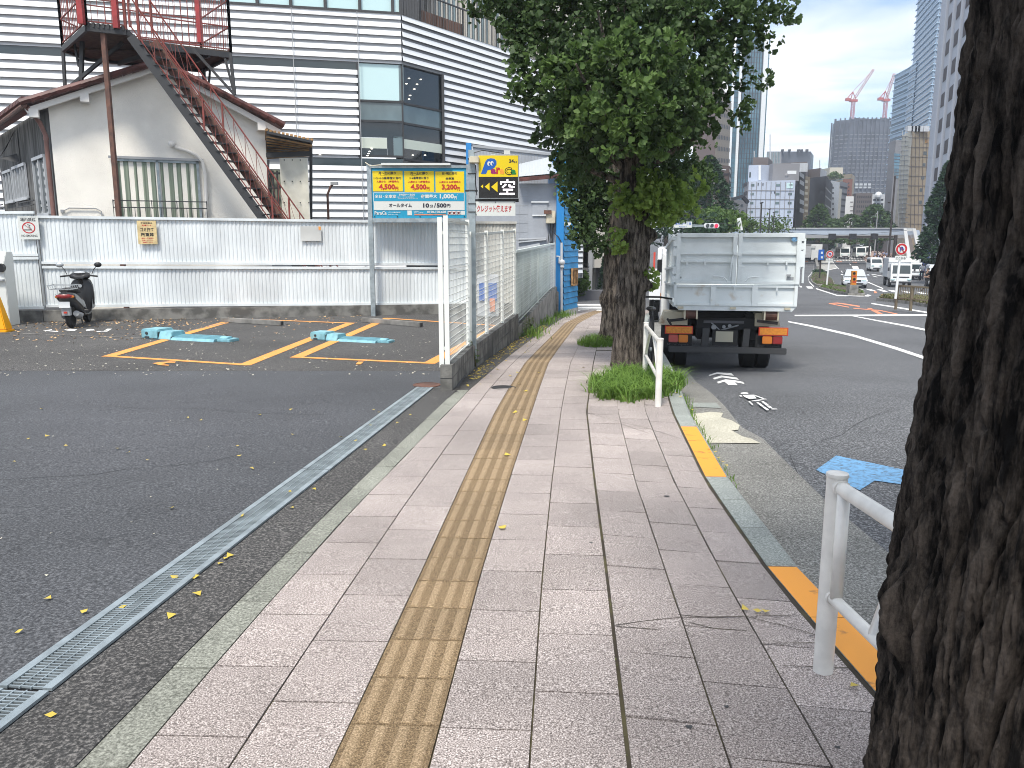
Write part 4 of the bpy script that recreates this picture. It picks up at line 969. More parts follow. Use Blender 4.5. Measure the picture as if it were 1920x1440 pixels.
# ------------------------------------------------ scooter
def scooter(loc,rz,label):
    t=thing('scooter',label,'scooter',loc,rz=rz)          # local: +y forward, x right
    def wheel(y,nm='wheel'):
        mb=MB(); mb.lathe((0,y,.215),[(.14,-.045),(.19,-.05),(.212,-.03),(.217,0),(.212,.03),(.19,.05),(.14,.045)],28,axis=(1,0,0)); w=mb.build(nm,'rubber',t,smooth=True)
        mb=MB(); mb.lathe((0,y,.215),[(.135,-.03),(.14,-.035),(.14,.035),(.135,.03)],24,axis=(1,0,0)); 
        for k in range(3): 
            a=k*math.pi/3; mb.bar((0,y-.13*math.cos(a),.215-.13*math.sin(a)),(0,y+.13*math.cos(a),.215+.13*math.sin(a)),.03,.03,up=(1,0,0))
        r=mb.build('rim','alu',w); return w
    wheel(0); wheel(1.15)
    def loft(nm,secs,m,n=16,parent=None):   # secs: (y,zc,halfw,halfh,pw)
        mb=MB(); rings=[]
        for (y,z,wx,hz) in secs:
            rings.append([mb.p((wx*math.copysign(abs(math.cos(q))**.7,math.cos(q)),y,z+hz*math.copysign(abs(math.sin(q))**.7,math.sin(q)))) for q in [2*math.pi*j/n for j in range(n)]])
        for a,b in zip(rings,rings[1:]):
            for j in range(n): mb.face([a[j],a[(j+1)%n],b[(j+1)%n],b[j]])
        mb.face(rings[0][::-1]); mb.face(rings[-1]); return mb.build(nm,m,parent or t,smooth=True)
    M['scoot']=mat('scooter_dark_grey',(.05,.052,.056),.28,coat=.5)
    loft('rear_body',[(-.30,.70,.06,.03),(-.22,.66,.13,.08),(-.05,.60,.17,.13),(.2,.52,.17,.15),(.42,.40,.15,.13),(.55,.30,.12,.07)],'scoot')
    loft('seat',[(-.26,.755,.06,.02),(-.18,.765,.12,.04),(.1,.76,.15,.05),(.38,.72,.13,.05),(.47,.69,.06,.03)],'blackm')
    loft('footboard',[(.40,.25,.16,.05),(.6,.22,.18,.04),(.85,.24,.18,.05),(.95,.33,.16,.08)],'black')
    loft('front_shield',[(.86,.45,.17,.20),(.92,.60,.235,.34),(1.0,.62,.225,.36),(1.1,.60,.12,.28),(1.16,.56,.03,.15)],'black')
    M['scoot_l']=mat('scooter_mid_grey',(.13,.135,.14),.35,coat=.4)
    for s in (-1,1):
        mb=MB(); mb.poly([(s*.205,.80,.30),(s*.215,1.02,.36),(s*.20,1.10,.66),(s*.205,.98,.78),(s*.20,.86,.50)]); mb.build('leg_shield_panel','scoot_l',t,fix=False)
        mb=MB(); mb.poly([(s*.178,-.22,.70),(s*.182,.35,.52),(s*.17,.55,.34),(s*.178,.30,.40),(s*.175,-.18,.60)]); mb.build('side_cover','scoot_l',t,fix=False)
    mb=MB(); mb.sphere((0,.90,1.075),(.11,.07,.03),12,6); mb.build('instrument_panel','lgrey',t,smooth=True)
    mb=MB(); mb.cyl((.0,.845,.80),.035,.02,12,'Y'); mb.build('lock_barrel','alu',t)
    loft('front_fender',[(.93,.40,.07,.05),(1.05,.46,.085,.05),(1.2,.44,.085,.05),(1.34,.36,.05,.04)],'scoot')
    loft('handlebar_cover',[(.80,.98,.10,.03),(.86,1.0,.20,.06),(.95,1.02,.19,.07),(1.05,.98,.10,.05)],'black')
    mb=MB(); mb.tube([(0,.93,.85),(0,.90,1.0)],.05,10); mb.build('steering_column','black',t,smooth=True)
    mb=MB(); mb.tube([(-.36,.80,1.0),(-.18,.86,1.02),(.18,.86,1.02),(.36,.80,1.0)],.018,8); mb.build('handlebar','blackm',t,smooth=True)
    for s in (-1,1):
        mb=MB(); mb.tube([(s*.24,.86,1.04),(s*.28,.87,1.14),(s*.33,.88,1.20)],.008,6); mb.build('mirror_stem','black',t)
        mb=MB(); mb.sphere((s*.37,.88,1.24),(.075,.03,.055),14,8); mb.build('mirror','alu' if s<0 else 'black',t,smooth=True)
    mb=MB(); mb.tube([(0,-.05,.40),(0,-.30,.36)],[.03,.02],8); mb.prism([(-.075,-.30),(.075,-.30),(.09,-.22),(-.09,-.22)],.27,.45); mb.build('rear_mudguard','grey',t,bevel=.01)
    mb=MB(); mb.box((0,-.335,.49),(.20,.01,.12)); mb.build('number_plate','plate_w',t)
    mb=MB(); mb.box((0,-.315,.335),(.06,.015,.035)); mb.build('reflector','refl_r',t)
    mb=MB(); mb.sphere((0,-.285,.655),(.16,.03,.045),16,8); mb.build('tail_light','tail_r',t,smooth=True)
    for s in (-1,1): mb=MB(); mb.sphere((s*.13,-.27,.645),(.05,.03,.03),10,6); mb.build('turn_signal','tail_o',t,smooth=True)
    mb=MB(); mb.tube([(.12,.32,.24),(.14,.05,.24),(.14,-.12,.30)],[.04,.075,.06],12); mb.build('muffler','grey',t,smooth=True)
    mb=MB(); mb.box((-.11,.12,.26),(.08,.42,.14)); mb.build('engine','dark',t,bevel=.02)
    mb=MB(); mb.bar((-.12,.45,.18),(-.30,.40,.0),.02); mb.bar((.1,.35,.15),(.14,.3,0),.02); mb.build('stand','dark',t)
    mb=MB()   # rear basket / carrier
    z0,z1=.80,.88
    for z,e in ((z0,0),(z1,.03)):
        c=[(-.20-e,-.48-e),(.20+e,-.48-e),(.20+e,-.10+e),(-.20-e,-.10+e)]
        for q in range(4): mb.bar((*c[q],z),(*c[(q+1)%4],z),.010)
    for q in range(7):
        x=-.2+.4*q/6; mb.bar((x,-.48,z0),(x,-.10,z0),.006)
        if q%2==0: mb.bar((x,-.48,z0),(x*1.12,-.51,z1),.006); mb.bar((x,-.10,z0),(x*1.12,-.07,z1),.006)
    for q in range(4):
        y=-.48+.38*q/3; 
        for s in (-1,1): mb.bar((s*.2,y,z0),(s*.23,y,z1),.006)
    mb.build('rear_basket','alu',t)
    return t
v=lot2(122,617)
scooter((v[0],v[1]+.25,LZ+.004),R(13),'dark grey scooter with wire rear basket parked before the white fence')
# ------------------------------------------------ fallen leaves (individual kinds)
def leaf_scatter(name,label,pts,sizes,m,seed=1,zoff=.006,g=None,kind='stuff'):
    rg=np.random.default_rng(seed); n=len(pts); vs=[];fs=[]
    for i,(x,y,z) in enumerate(pts):
        s=sizes[i]; a=rg.uniform(0,6.28); u=np.array([math.cos(a),math.sin(a),rg.uniform(-.15,.25)]); w_=np.array([-math.sin(a),math.cos(a),rg.uniform(-.2,.3)])
        c=np.array([x,y,z+zoff]); b=len(vs)
        for p,q in ((-.5,0),(.3,-.55),(.55,0),(.3,.55)): vs.append(c+u*p*s+w_*q*s+np.array([0,0,abs(q)*s*.3]))
        fs.append((b,b+1,b+2,b+3))
    o=npmesh(name,np.array(vs),np.array(fs),m); o['kind']=kind; o['label']=label; o['category']='leaves'; return o
pts=[];sz=[]
for _ in range(1300):
    x=random.uniform(-80,700); y=random.gauss(601,7) if random.random()<.75 else random.uniform(600,640)
    if x>350 and random.random()<.75: continue
    v=lot2(x,max(592,y)); pts.append((v[0],v[1],-.239)); sz.append(random.uniform(.03,.065))
leaf_scatter('fallen_leaves','dry tan leaves littering the back of the lot near the scooter',pts,sz,'leafb',3)
pts=[];sz=[]
for _ in range(430):
    v=lot2(random.uniform(-20,830),random.uniform(618,705)); pts.append((v[0],v[1],-.239)); sz.append(random.uniform(.014,.034))
for _ in range(60):
    y=random.uniform(2.5,9.3); x=random.uniform(-7,drainx(y)-.1); pts.append((x,y,gl(y))); sz.append(random.uniform(.008,.016))
leaf_scatter('litter_specks','tiny pale litter specks scattered over the asphalt lot',pts,sz,'leafw',4)
pts=[];sz=[]
for x,y in ((222,843),(277,865),(377,790),(486,780),(473,881),(448,857),(447,838),(545,770),(550,817),(320,955),(160,1150),(92,1126),(97,1345),(79,768),(88,820),(124,838),(240,851),(36,1188),(590,920),(320,1160),(330,1086),(425,1050),(415,1060),(430,1046),(372,1118),(450,972),(365,1085),(230,1142),(545,925),(548,955),(640,822),(667,829),(685,845),(720,838),(745,795),(770,780),(700,770),(710,775),(695,800),(27,868),(53,825),(352,785)):
    v=lot2(x,y) if G(x,y,gl).y>9.3 else tuple(G(x,y,gl)[:2]); pts.append((v[0],v[1],gl(v[1])+.006)); sz.append(random.uniform(.026,.042))
leaf_scatter('fallen_leaves','single bright yellow ginkgo leaves on the near asphalt and steel grate',pts,sz,'leafy',5)
pts=[];sz=[]
for _ in range(520):
    y=random.uniform(10.3,21.5) if random.random()<.9 else random.uniform(9.5,26); xl=wallpts(y)
    if y>17.2: xl+=.05
    x=xl+.03+abs(random.gauss(0,.14)); pts.append((x,y,gs(y))); sz.append(random.uniform(.022,.045))
for x,y in ((958,706),(975,722),(983,790),(952,855),(940,992),(965,775),(985,735),(1012,700),(1095,690),(970,700)):
    v=G(x,y,gs); pts.append((v.x,v.y,v.z+.004)); sz.append(.05)
for x,y in ((1300,770),(1262,735),(1275,745),(1260,742),(1268,738),(1340,850),(1362,875),(1355,868),(1330,842),(1420,1148),(1435,1150),(1395,1145),(1550,1078),(1600,1290),(1345,860),(1300,720)):
    v=G(x,y,gs); pts.append((v.x,v.y,v.z+.004)); sz.append(.035)
leaf_scatter('fallen_leaves','yellow fallen leaves gathered along the foot of the block wall',pts,sz,'leafy',6)
# ================================================================ wall-plane helper
class Wall:
    """vertical plane through the point seen at column x0 at depth D, running towards azimuth az (deg clockwise from +Y)"""
    def __init__(s,x0,y0,D,az): v=at(x0,y0,D); s.o=Vector((v.x,v.y)); s.d=Vector((math.sin(R(az)),math.cos(R(az)))); s.n=Vector((s.d.y,-s.d.x))
    def uz(s,x,y):
        r=Vector(ray(x,y)); # t*rx = ox+u*dx ; t*ry = oy+u*dy
        det=r.x*(-s.d.y)-r.y*(-s.d.x); t=(s.o.x*(-s.d.y)+s.o.y*s.d.x)/det
        u=(t*r.x-s.o.x)/s.d.x if abs(s.d.x)>abs(s.d.y) else (t*r.y-s.o.y)/s.d.y
        return u,H+t*r.z
    def P(s,u,z,out=0): return Vector((s.o.x+s.d.x*u+s.n.x*out,s.o.y+s.d.y*u+s.n.y*out,z))
    def mat(s):  # local frame: x along wall, y into the building, z up
        return Matrix(((s.d.x,-s.n.x,0,s.o.x),(s.d.y,-s.n.y,0,s.o.y),(0,0,1,0),(0,0,0,1)))
    def rz(s): return math.atan2(s.d.y,s.d.x)
# ================================================================ white stucco house
HW=Wall(100,300,20.5,66); 
t=thing('stucco_house','cream stucco house with brown tiled gable roof behind the white corrugated fence','house',(HW.o.x,HW.o.y,LZ),rz=HW.rz())
Lx=lambda x,y:HW.uz(x,y)[0]; Lz=lambda x,y:HW.uz(x,y)[1]-LZ
uR=Lx(500,300); zl=Lz(98,195); zr=Lz(500,230); ua=Lx(300,128); za=Lz(300,128)
DEP=7.0
mb=MB()
pf=[(0,-.3),(uR,-.3),(uR,zr),(ua,za),(0,zl)]
a=[mb.p((u,0,z)) for u,z in pf]; b=[mb.p((u,DEP,z)) for u,z in pf]
mb.face(a); mb.face(b[::-1]); mb.face([a[1],b[1],b[2],a[2]])
mb.build('front_wall','stucco',t)
# side wall: az -40 from the left corner
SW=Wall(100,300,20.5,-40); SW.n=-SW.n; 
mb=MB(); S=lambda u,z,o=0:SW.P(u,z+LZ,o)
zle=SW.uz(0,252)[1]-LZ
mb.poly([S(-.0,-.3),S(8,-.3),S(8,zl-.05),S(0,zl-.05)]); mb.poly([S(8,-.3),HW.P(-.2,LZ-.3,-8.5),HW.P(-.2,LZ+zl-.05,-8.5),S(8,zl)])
mb.build('side_wall','stucco_shade',t,world=True)
# roof: tiles rows
mb=MB()
def slope(u0,z0,u1,z1,th=.09):
    # gable slope with tile rolls along Y
    n=14
    for i in range(n):
        f0,f1=i/n,(i+1)/n; A=Vector((u0+(u1-u0)*f0,0,z0+(z1-z0)*f0)); B=Vector((u0+(u1-u0)*f1,0,z0+(z1-z0)*f1))
        mb.bar(A+Vector((0,DEP/2-.15,.06+.012*(i%2))),B+Vector((0,DEP/2-.15,.06+.012*(i%2))),DEP+.6,th,up=(0,0,1))
        mb.tube([A+Vector((0,-.42,.10)),B+Vector((0,-.42,.085))],[.075,.09],8)
slope(ua,za,-.55,zl-.16); slope(ua,za,uR+.45,zr-.18)
mb.tube([(ua,-.5,za+.16),(ua,DEP,za+.16)],.12,8); mb.sphere((ua,-.5,za+.19),(.17,.1,.14),12,8); mb.lathe((ua,-.42,za+.33),[(.02,-.04),(.14,-.04),(.14,.04),(.02,.04)],14,axis=(0,1,0))
mb.build('roof','tile_r',t,smooth=True)
mb=MB()
mb.bar((ua,-.25,za-.02),(-.45,-.25,zl-.24),.12,.13); mb.bar((ua,-.25,za-.02),(uR+.35,-.25,zr-.27),.12,.13)
for f in (.02,.40):
    mb.box((-.35+(ua+.35)*f,-.2,zl-.30+(za-zl+.1)*f),(.20,.3,.20))
for f in (.30,.95):
    mb.box((ua+(uR-ua)*f,-.2,za-.20+(zr-za)*f),(.20,.3,.20))
mb.build('bargeboard','trim',t)
# eave of side wall with tile edge & gutter
mb=MB()
e0=S(-.25,zl-.02,.35); e1=S(8,zl-.02,.35); 
for i in range(40):
    p=e0.lerp(e1,i/40); q=e0.lerp(e1,(i+.7)/40); mb.bar(p+Vector((0,0,.05)),q+Vector((0,0,.05)),.5,.10)
mb.build('eave_tiles','tile_r',t,world=True)
mb=MB(); mb.tube([S(-.30,zl-.12,.55),S(8,zl-.20,.55)],.06,8); mb.build('gutter','rust',t,world=True)
mb=MB(); g0=SW.P(.12,LZ+zl-.25,.5)
mb.tube([SW.P(-.2,LZ+zl-.15,.5),SW.P(.02,LZ+zl-.45,.22),SW.P(.08,LZ+zl-.75,.10),SW.P(.08,LZ,.10)],.055,10); 
for z in (zl-.85,zl-2.9): mb.tube([SW.P(.08,LZ+z,.10),SW.P(.08,LZ+z+.06,.10)],.066,10)
M['pipe']=mat('pipe_pinkbrown',(.22,.115,.095),.5,var=.15,vscale=3); mb.build('downpipe','pipe',t,world=True,smooth=True)
# front window
wx0,wz1=Lx(213,297),Lz(213,297); wx1=Lx(372,303); wz0=Lz(300,440)
mb=MB(); 
for (a_,b_,c_,d_2) in ((wx0,wx0+.06,wz0,wz1),(wx1-.06,wx1,wz0,wz1),(wx0,wx1,wz1-.06,wz1),((wx0+wx1)/2-.03,(wx0+wx1)/2+.03,wz0,wz1),(wx0,wx1,wz0,wz0+.05)): mb.bb(a_,b_,-.05,.03,c_,d_2)
wf=mb.build('window','steel',t)
mb=MB(); n=120; prev=None
for i in range(n+1):
    u=wx0+.05+(wx1-wx0-.1)*i/n; yy=.02+.016*math.sin(u*30)+.008*math.sin(u*71); a_=mb.p((u,yy-.02,wz0)); b_=mb.p((u,yy-.02,wz1-.03))
    if prev: mb.face([prev[0],prev[1],b_,a_])
    prev=(a_,b_)
M['curtain_g']=mat('curtain_green',(.17,.21,.16),.9,c2=(.22,.26,.20),vscale=5,thr=(.4,.6),stretch=(1,1,.05)); mb.build('curtain','curtain_g',wf,fix=False)
mb=MB(); mb.bb(wx0-.12,wx1+.12,-.09,-.04,wz1,wz1+.06); mb.build('window_hood','grey',t)
mb=MB(); zr0=Lz(300,378); 
x_0,x_1=Lx(212,375),Lx(386,378)
for z in (zr0,zr0-.17): mb.bar((x_0,-.25,z),(x_1,-.25,z),.025)
for i in range(19):
    u=x_0+(x_1-x_0)*i/18; mb.bar((u,-.25,zr0-.17),(u,-.25,zr0-1.0),.014)
for u in (x_0,x_0+.9,x_0+1.5,x_1): mb.bar((u,-.25,zr0+.02),(u,-.25,zr0-.2),.02)
for u in (x_0,x_1): mb.bar((u,-.25,zr0),(u,0,zr0),.02)
mb.build('window_railing','dark',t)
# wall pipe and cable
mb=MB(); mb.tube([(Lx(320,268),-.06,Lz(320,268)),(Lx(330,275),-.07,Lz(330,277)),(Lx(350,282),-.07,Lz(350,283)),(Lx(368,291),-.07,Lz(368,291)),(Lx(379,303),-.07,Lz(379,303)),(Lx(385,330),-.07,Lz(385,330)),(Lx(387,408),-.07,Lz(387,408))],.045,8); mb.sphere((Lx(322,271),-.08,Lz(322,271)),.09,10,6); mb.build('wall_pipe','trim',t,smooth=True)
mb=MB(); mb.tube([(Lx(118,396),-.04,Lz(118,396)),(Lx(130,390),-.04,Lz(130,390)),(Lx(180,391),-.04,Lz(180,391)),(Lx(190,396),-.04,Lz(190,396)),(Lx(192,410),-.04,Lz(192,410))],.014,6); mb.box((Lx(117,396),-.05,Lz(117,396)),(.07,.08,.07)); mb.build('cable','grey',t)
# side wall windows
def swin(x0,y0,x1,y1,nm='side_window',bars=3):
    u0=SW.uz(x1,y0)[0]; u1=SW.uz(x0,y0)[0]; z1=SW.uz((x0+x1)/2,y0)[1]; z0=SW.uz((x0+x1)/2,y1)[1]
    mb=MB(); 
    for i in range(bars+1):
        u=u0+(u1-u0)*i/bars; mb.bar(SW.P(u,z0,.04),SW.P(u,z1,.04),.05,.05,up=(SW.n.x,SW.n.y,0))
    for z in (z0,z1): mb.bar(SW.P(u0,z,.05),SW.P(u1,z,.05),.06,.08)
    w=mb.build(nm,'lgrey',t,world=True)
    mb=MB(); mb.poly([SW.P(u0,z0,.015),SW.P(u1,z0,.015),SW.P(u1,z1,.015),SW.P(u0,z1,.015)]); o=mb.build('pane','glass',w,world=True,fix=False)
swin(26,312,50,375,bars=5); swin(8,322,24,380,bars=3); swin(64,296,86,404,bars=2)
mb=MB(); u,z=SW.uz(36,290); mb.poly([SW.P(u-.15,z+.75,.02),SW.P(u+.25,z+.05,.02),SW.P(u+.35,z-.1,.45),SW.P(u-.15,z-.25,.02)]); mb.poly([SW.P(u-.15,z+.75,.02),SW.P(u+.35,z-.1,.45),SW.P(u+.3,z+.2,.25)]); mb.build('vent_hood','dark',t,world=True,fix=False)
mb=MB()
for z_,xs in ((376,(52,88)),(384,(52,88)),(384,(0,26)),(391,(0,26))):
    u0,z=SW.uz(xs[1],z_); u1,_=SW.uz(xs[0],z_); mb.bar(SW.P(u0,z,.3),SW.P(u1,z,.3),.03)
mb.build('side_railing','dark',t,world=True)
# lean-to roof and corrugated sheet at the right of the house
t=thing('lean_to','ragged lean-to with wooden roof edge and white corrugated sheet beside the cream house','shed',(at(520,300,22.6).x,22.6,LZ))
D=22.6
A_=lambda x,y,d=D:at(x,y,d)
mb=MB(); a=A_(500,250,21.5);b=A_(585,268,22.0);c=A_(580,290,24.6);d=A_(500,296,24.6)
i0=[mb.p(q) for q in (a,b,c,d)]; i1=[mb.p(q+Vector((0,0,.06))) for q in (a,b,c,d)]; mb.face(i0[::-1]); mb.face(i1)
for q in range(4): mb.face([i0[q],i0[(q+1)%4],i1[(q+1)%4],i1[q]])
mb.build('roof','dark',t,world=True)
mb=MB()
for i in range(12):
    p=a.lerp(b,i/11); q=d.lerp(c,i/11); mb.bar(p+Vector((0,0,.09)),q+Vector((0,0,.09)),.07,.05)
M['wood']=mat('old_wood',(.30,.17,.07),.8,var=.4,vscale=5); 
for k in range(9):
    f=(k+.5)/9; mb.bar(a.lerp(d,f)-Vector((0,0,.05)),b.lerp(c,f)-Vector((0,0,.05)),.10,.03)
mb.build('battens','wood',t,world=True)
mb=MB(); 
for x,y in ((583,270),): mb.bar(A_(583,272),A_(583,415),.07)
mb.bar(A_(500,291),A_(583,288),.12); mb.bar(A_(503,300),A_(503,415),.05)
mb.build('posts','dark',t,world=True)
mb=MB(); x_0,x_1=530,582; n=60; prev=None
for i in range(n+1):
    x=x_0+(x_1-x_0)*i/n; yy=22.3+.012*math.cos(i*math.pi); top=at(x,296,yy); bt=at(x,414,yy); a_=mb.p(bt); b_=mb.p((bt.x,top.y,top.z))
    if prev: mb.face([prev[0],prev[1],b_,a_])
    prev=(a_,b_)
M['sheetw']=mat('sheet_offwhite',(.80,.78,.70),.6,var=.06,vscale=3); mb.build('corrugated_sheet','sheetw',t,world=True,fix=False)
mb=MB()
for yy in (300,340,380): 
    for x in (533,548,563,579): v=at(x,yy,22.27); mb.sphere(v,.018,6,4)
mb.build('bolts','blackm',t,world=True)
mb=MB(); 
for x in (508,516,524): v=at(x,320,22.5); w_=at(x,412,22.5); mb.bar(w_,(w_.x,w_.y,v.z),.04)
for y in (325,352,392): mb.bar(at(504,y,22.5),at(529,y,22.5),.05)
mb.build('window_grille','blackm',t,world=True)
mb=MB(); mb.poly([at(503,318,22.7),at(530,318,22.7),at(530,414,22.7),at(503,414,22.7)]); mb.build('pane','curtain',t,world=True)
t=thing('street_lamp','small brown lamp post with curved neck behind the corrugated fence, left of the price board','street lamp',(at(616,400,24).x,24,LZ))
mb=MB(); b0=at(616,414,24); mb.tube([(b0.x,24,LZ),(b0.x,24,at(617,365,24).z),at(619,352,24),at(624,345,24),at(628,343,24)],.035,8); mb.build('pole','rust',t,world=True)
mb=MB(); v=at(627,344,24); mb.box(v,(.2,.15,.08)); mb.build('lamp_head','grey',t,world=True)
# ================================================================ red steel platform and stair above the house
t=thing('steel_platform','rusty red steel platform with railings and a long stair, standing over the house roof','steel platform',(HW.o.x+1.5,HW.o.y+.5,LZ))
# platform corners (px, depth): near-left landing step, long deck
D0=20.0; D1=23.6
p1=at(118,88,22.6); p2=at(162,46,20.0); p3=at(236,55,20.0); p4=at(433,98,21.6); 
zdk=(p2.z+p3.z)/2-.05
def atz(x,z,D):  # point at depth D, height z at column x (x solved at that height)
    zc=D*CT-(z-H)*ST; return Vector(((x-CX)/F*zc,D,z))
def dpx(x,y,z):   # intersect pixel ray with height z
    r=ray(x,y); t_=(z-H)/r[2]; return Vector((r[0]*t_,r[1]*t_,z))
q1=dpx(118,88,zdk); q2=dpx(162,48,zdk); q3=dpx(236,56,zdk); q4=dpx(433,100,zdk); q3b=dpx(262,80,zdk); q5=dpx(380,128,zdk); q6=dpx(165,106,zdk)
M['deck']=mat('deck_rust',(.065,.043,.033),.85,c2=(.12,.08,.055),vscale=9,thr=(.35,.65),detail=7)
mb=MB()
deck=[q1,q2,q3,q3b,q4,q5,q6]
i0=[mb.p(q) for q in deck]; i1=[mb.p(q+Vector((0,0,.06))) for q in deck]; mb.face(i0[::-1]); mb.face(i1)
for q in range(len(deck)): mb.face([i0[q],i0[(q+1)%len(deck)],i1[(q+1)%len(deck)],i1[q]])
mb.build('deck','deck',t,world=True)
mb=MB()   # slats below
for k in range(26):
    f=k/25; a=q1.lerp(q6,f); b=q3b.lerp(q5,f) if f<.99 else q5; c=q4.lerp(q5,f)
    mb.bar(a+Vector((0,0,-.03)),c+Vector((0,0,-.03)),.06,.04)
mb.build('slats','deck',t,world=True)
mb=MB()
for a,b in ((q1,q2),(q2,q3),(q3,q3b),(q3b,q4),(q4,q5),(q5,q6),(q6,q1)): mb.bar(a+Vector((0,0,-.05)),b+Vector((0,0,-.05)),.07,.14)
for f in (.25,.5,.75): mb.bar(q6.lerp(q5,f)+Vector((0,0,-.10)),q3b.lerp(q4,f)+Vector((0,0,-.10)),.06,.12)
for k in range(8): p=q2.lerp(q3,(k+.5)/8); mb.box((p.x,p.y,p.z+.02),(.06,.10,.10))
mb.build('edge_beams','dark',t,world=True)
# legs down to the roof
mb=MB()
def leg(x0,y0,x1,y1,D,w=.07,m=None): a=at(x0,y0,D); b=at(x1,y1,D); mb.bar(a,b,w,w)
leg(118,92,122,165,22.2); leg(155,62,152,150,21.2,.09); leg(138,75,148,125,21.4,.05); leg(382,128,383,155,24,.08); leg(394,128,392,155,24,.05)
leg(432,100,440,178,21.6,.07); leg(422,110,440,178,21.8,.05); leg(362,92,440,178,21.5,.06); leg(132,162,230,80,21.2,.08); 
mb.build('struts','dark',t,world=True)
mb=MB(); a=at(201,57,19.9); b=at(223,408,19.9); mb.bar((b.x,19.9,LZ),(b.x,19.9,a.z),.10,.10); o=mb.build('front_post',['rust'],t,world=True)
# railings
def rail_run(pts,h,nb,name='railing',m='red',mids=(.33,.66),thin=.012):
    mb=MB()
    for a,b in zip(pts,pts[1:]):
        for s in (1.0,)+tuple(mids): mb.bar(a+Vector((0,0,h*s)),b+Vector((0,0,h*s)),.03)
        mb.bar(a+Vector((0,0,.10)),b+Vector((0,0,.10)),.03)
        n=max(2,int((b-a).length/nb))
        for k in range(1,n): p=a.lerp(b,k/n); j=random.uniform(-.01,.01); mb.bar(p+Vector((0,0,.1)),p+Vector((j,j,h)),thin)
    mb.build(name,m,t,world=True)
    mb=MB()
    for p in pts: mb.bar(p,p+Vector((0,0,h+.03)),.06,.06)
    mb.build('railing_post',m,t,world=True)
rail_run([q1,q2],2.0,.16); rail_run([q3b,q4],2.0,.16); rail_run([q4,q5],2.0,.18); rail_run([q6,q5],2.0,.16); rail_run([q6,q1],2.0,.16)
rail_run([q2,q3],2.0,.5,mids=(.3,))
mb=MB()
for x in (147,213): 
    p=dpx(x,42 if x<200 else 50,zdk); mb.bar(p+Vector((0,.15,0)),p+Vector((0,.15,3.0)),.12,.12)
p=dpx(375,80,zdk); mb.bar(p,p+Vector((0,0,3)),.10,.10)
M['redp']=mat('red_paint',(.30,.03,.03),.5,var=.15,vscale=4); mb.build('upper_columns','redp',t,world=True)
# stair
sa=at(245,68,19.9); sb=at(495,414,20.6)
# extend to the ground
dirs=(sb-sa); sb2=sa+dirs*((sa.z-LZ)/(sa.z-sb.z))
wv=Vector((.30,.62,0)).normalized()*.62
mb=MB(); mb.bar(sa,sb2,.05,.20); mb.build('stringer','dark',t,world=True); mb=MB(); mb.bar(sa+wv,sb2+wv,.05,.24); mb.build('stringer','rust',t,world=True)
mb=MB(); n=int((sa.z-LZ)/.215)
for k in range(1,n):
    p=sa.lerp(sb2,k/n); mb.bar(p+Vector((0,0,.03)),p+wv+Vector((0,0,.03)),.24,.025,up=(0,0,1))
mb.build('steps','dark',t,world=True)
mb=MB()
for off in (Vector((0,0,0)),wv):
    mb.tube([sa+off+Vector((0,0,.95)),sb2+off+Vector((0,0,.95))],.02,6); mb.tube([sa+off+Vector((0,0,.25)),sb2+off+Vector((0,0,.25))],.016,6)
    n=17
    for k in range(n): 
        p=sa.lerp(sb2,k/n)+off; p2=sa.lerp(sb2,(k+1)/n)+off; mb.bar(p+Vector((0,0,.2)),p+Vector((0,0,.95)),.012 if k%6 else .04); mb.bar(p+Vector((0,0,.9)),p2+Vector((0,0,.28)),.009)
mb.build('stair_railing','red',t,world=True)
mb=MB(); mb.tube([sa+Vector((-.3,0,2.4)),sa+Vector((0,0,.95))],.025,6); mb.build('handrail','red',t,world=True)
# ================================================================ striped building
CB=Wall(757,300,32,0).o
WL=Wall(757,300,32,77); WR=Wall(757,300,32,34.5)
t=thing('striped_building','large modern building clad in white and dark horizontal louvres, tall glass notch at its corner','building',(CB.x,CB.y,LZ))
ztop=WL.uz(757,29)[1]
zw1=WL.uz(757,122)[1]; zw0=WL.uz(757,303)[1]; zs1a=zw1+.0
u_wl=WL.uz(672,200)[0]; u_wr=WR.uz(829,200)[0]
pitch=(WL.uz(757,29)[1]-WL.uz(757,29+15.3*5)[1])/5
def slats(W,u0,u1,z0,z1,mb,flip=1,k0=0):
    n=int(round((z1-z0)/pitch)); 
    for i in range(n):
        zt=z1-i*pitch; zb=zt-pitch*.60; zbb=zt-pitch
        a=lambda u,z,o:mb.p(W.P(u,z,o*flip))
        mb.k=0; q=[a(u0,zt,.06),a(u1,zt,.06),a(u1,zb,.09),a(u0,zb,.09)]; mb.face(q)
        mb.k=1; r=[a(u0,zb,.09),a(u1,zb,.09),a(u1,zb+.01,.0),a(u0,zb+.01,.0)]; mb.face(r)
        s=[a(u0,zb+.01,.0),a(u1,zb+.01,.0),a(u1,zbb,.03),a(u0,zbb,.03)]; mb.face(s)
        mb.k=0; q=[a(u0,zbb,.03),a(u1,zbb,.03),a(u1,zbb,.06),a(u0,zbb,.06)]; mb.face(q)
M['slat']=mat('louvre_white',(.82,.83,.83),.45); M['slatd']=mat('louvre_grey',(.44,.445,.455),.6); M['slatk']=mat('louvre_darkgrey',(.21,.212,.22),.6)
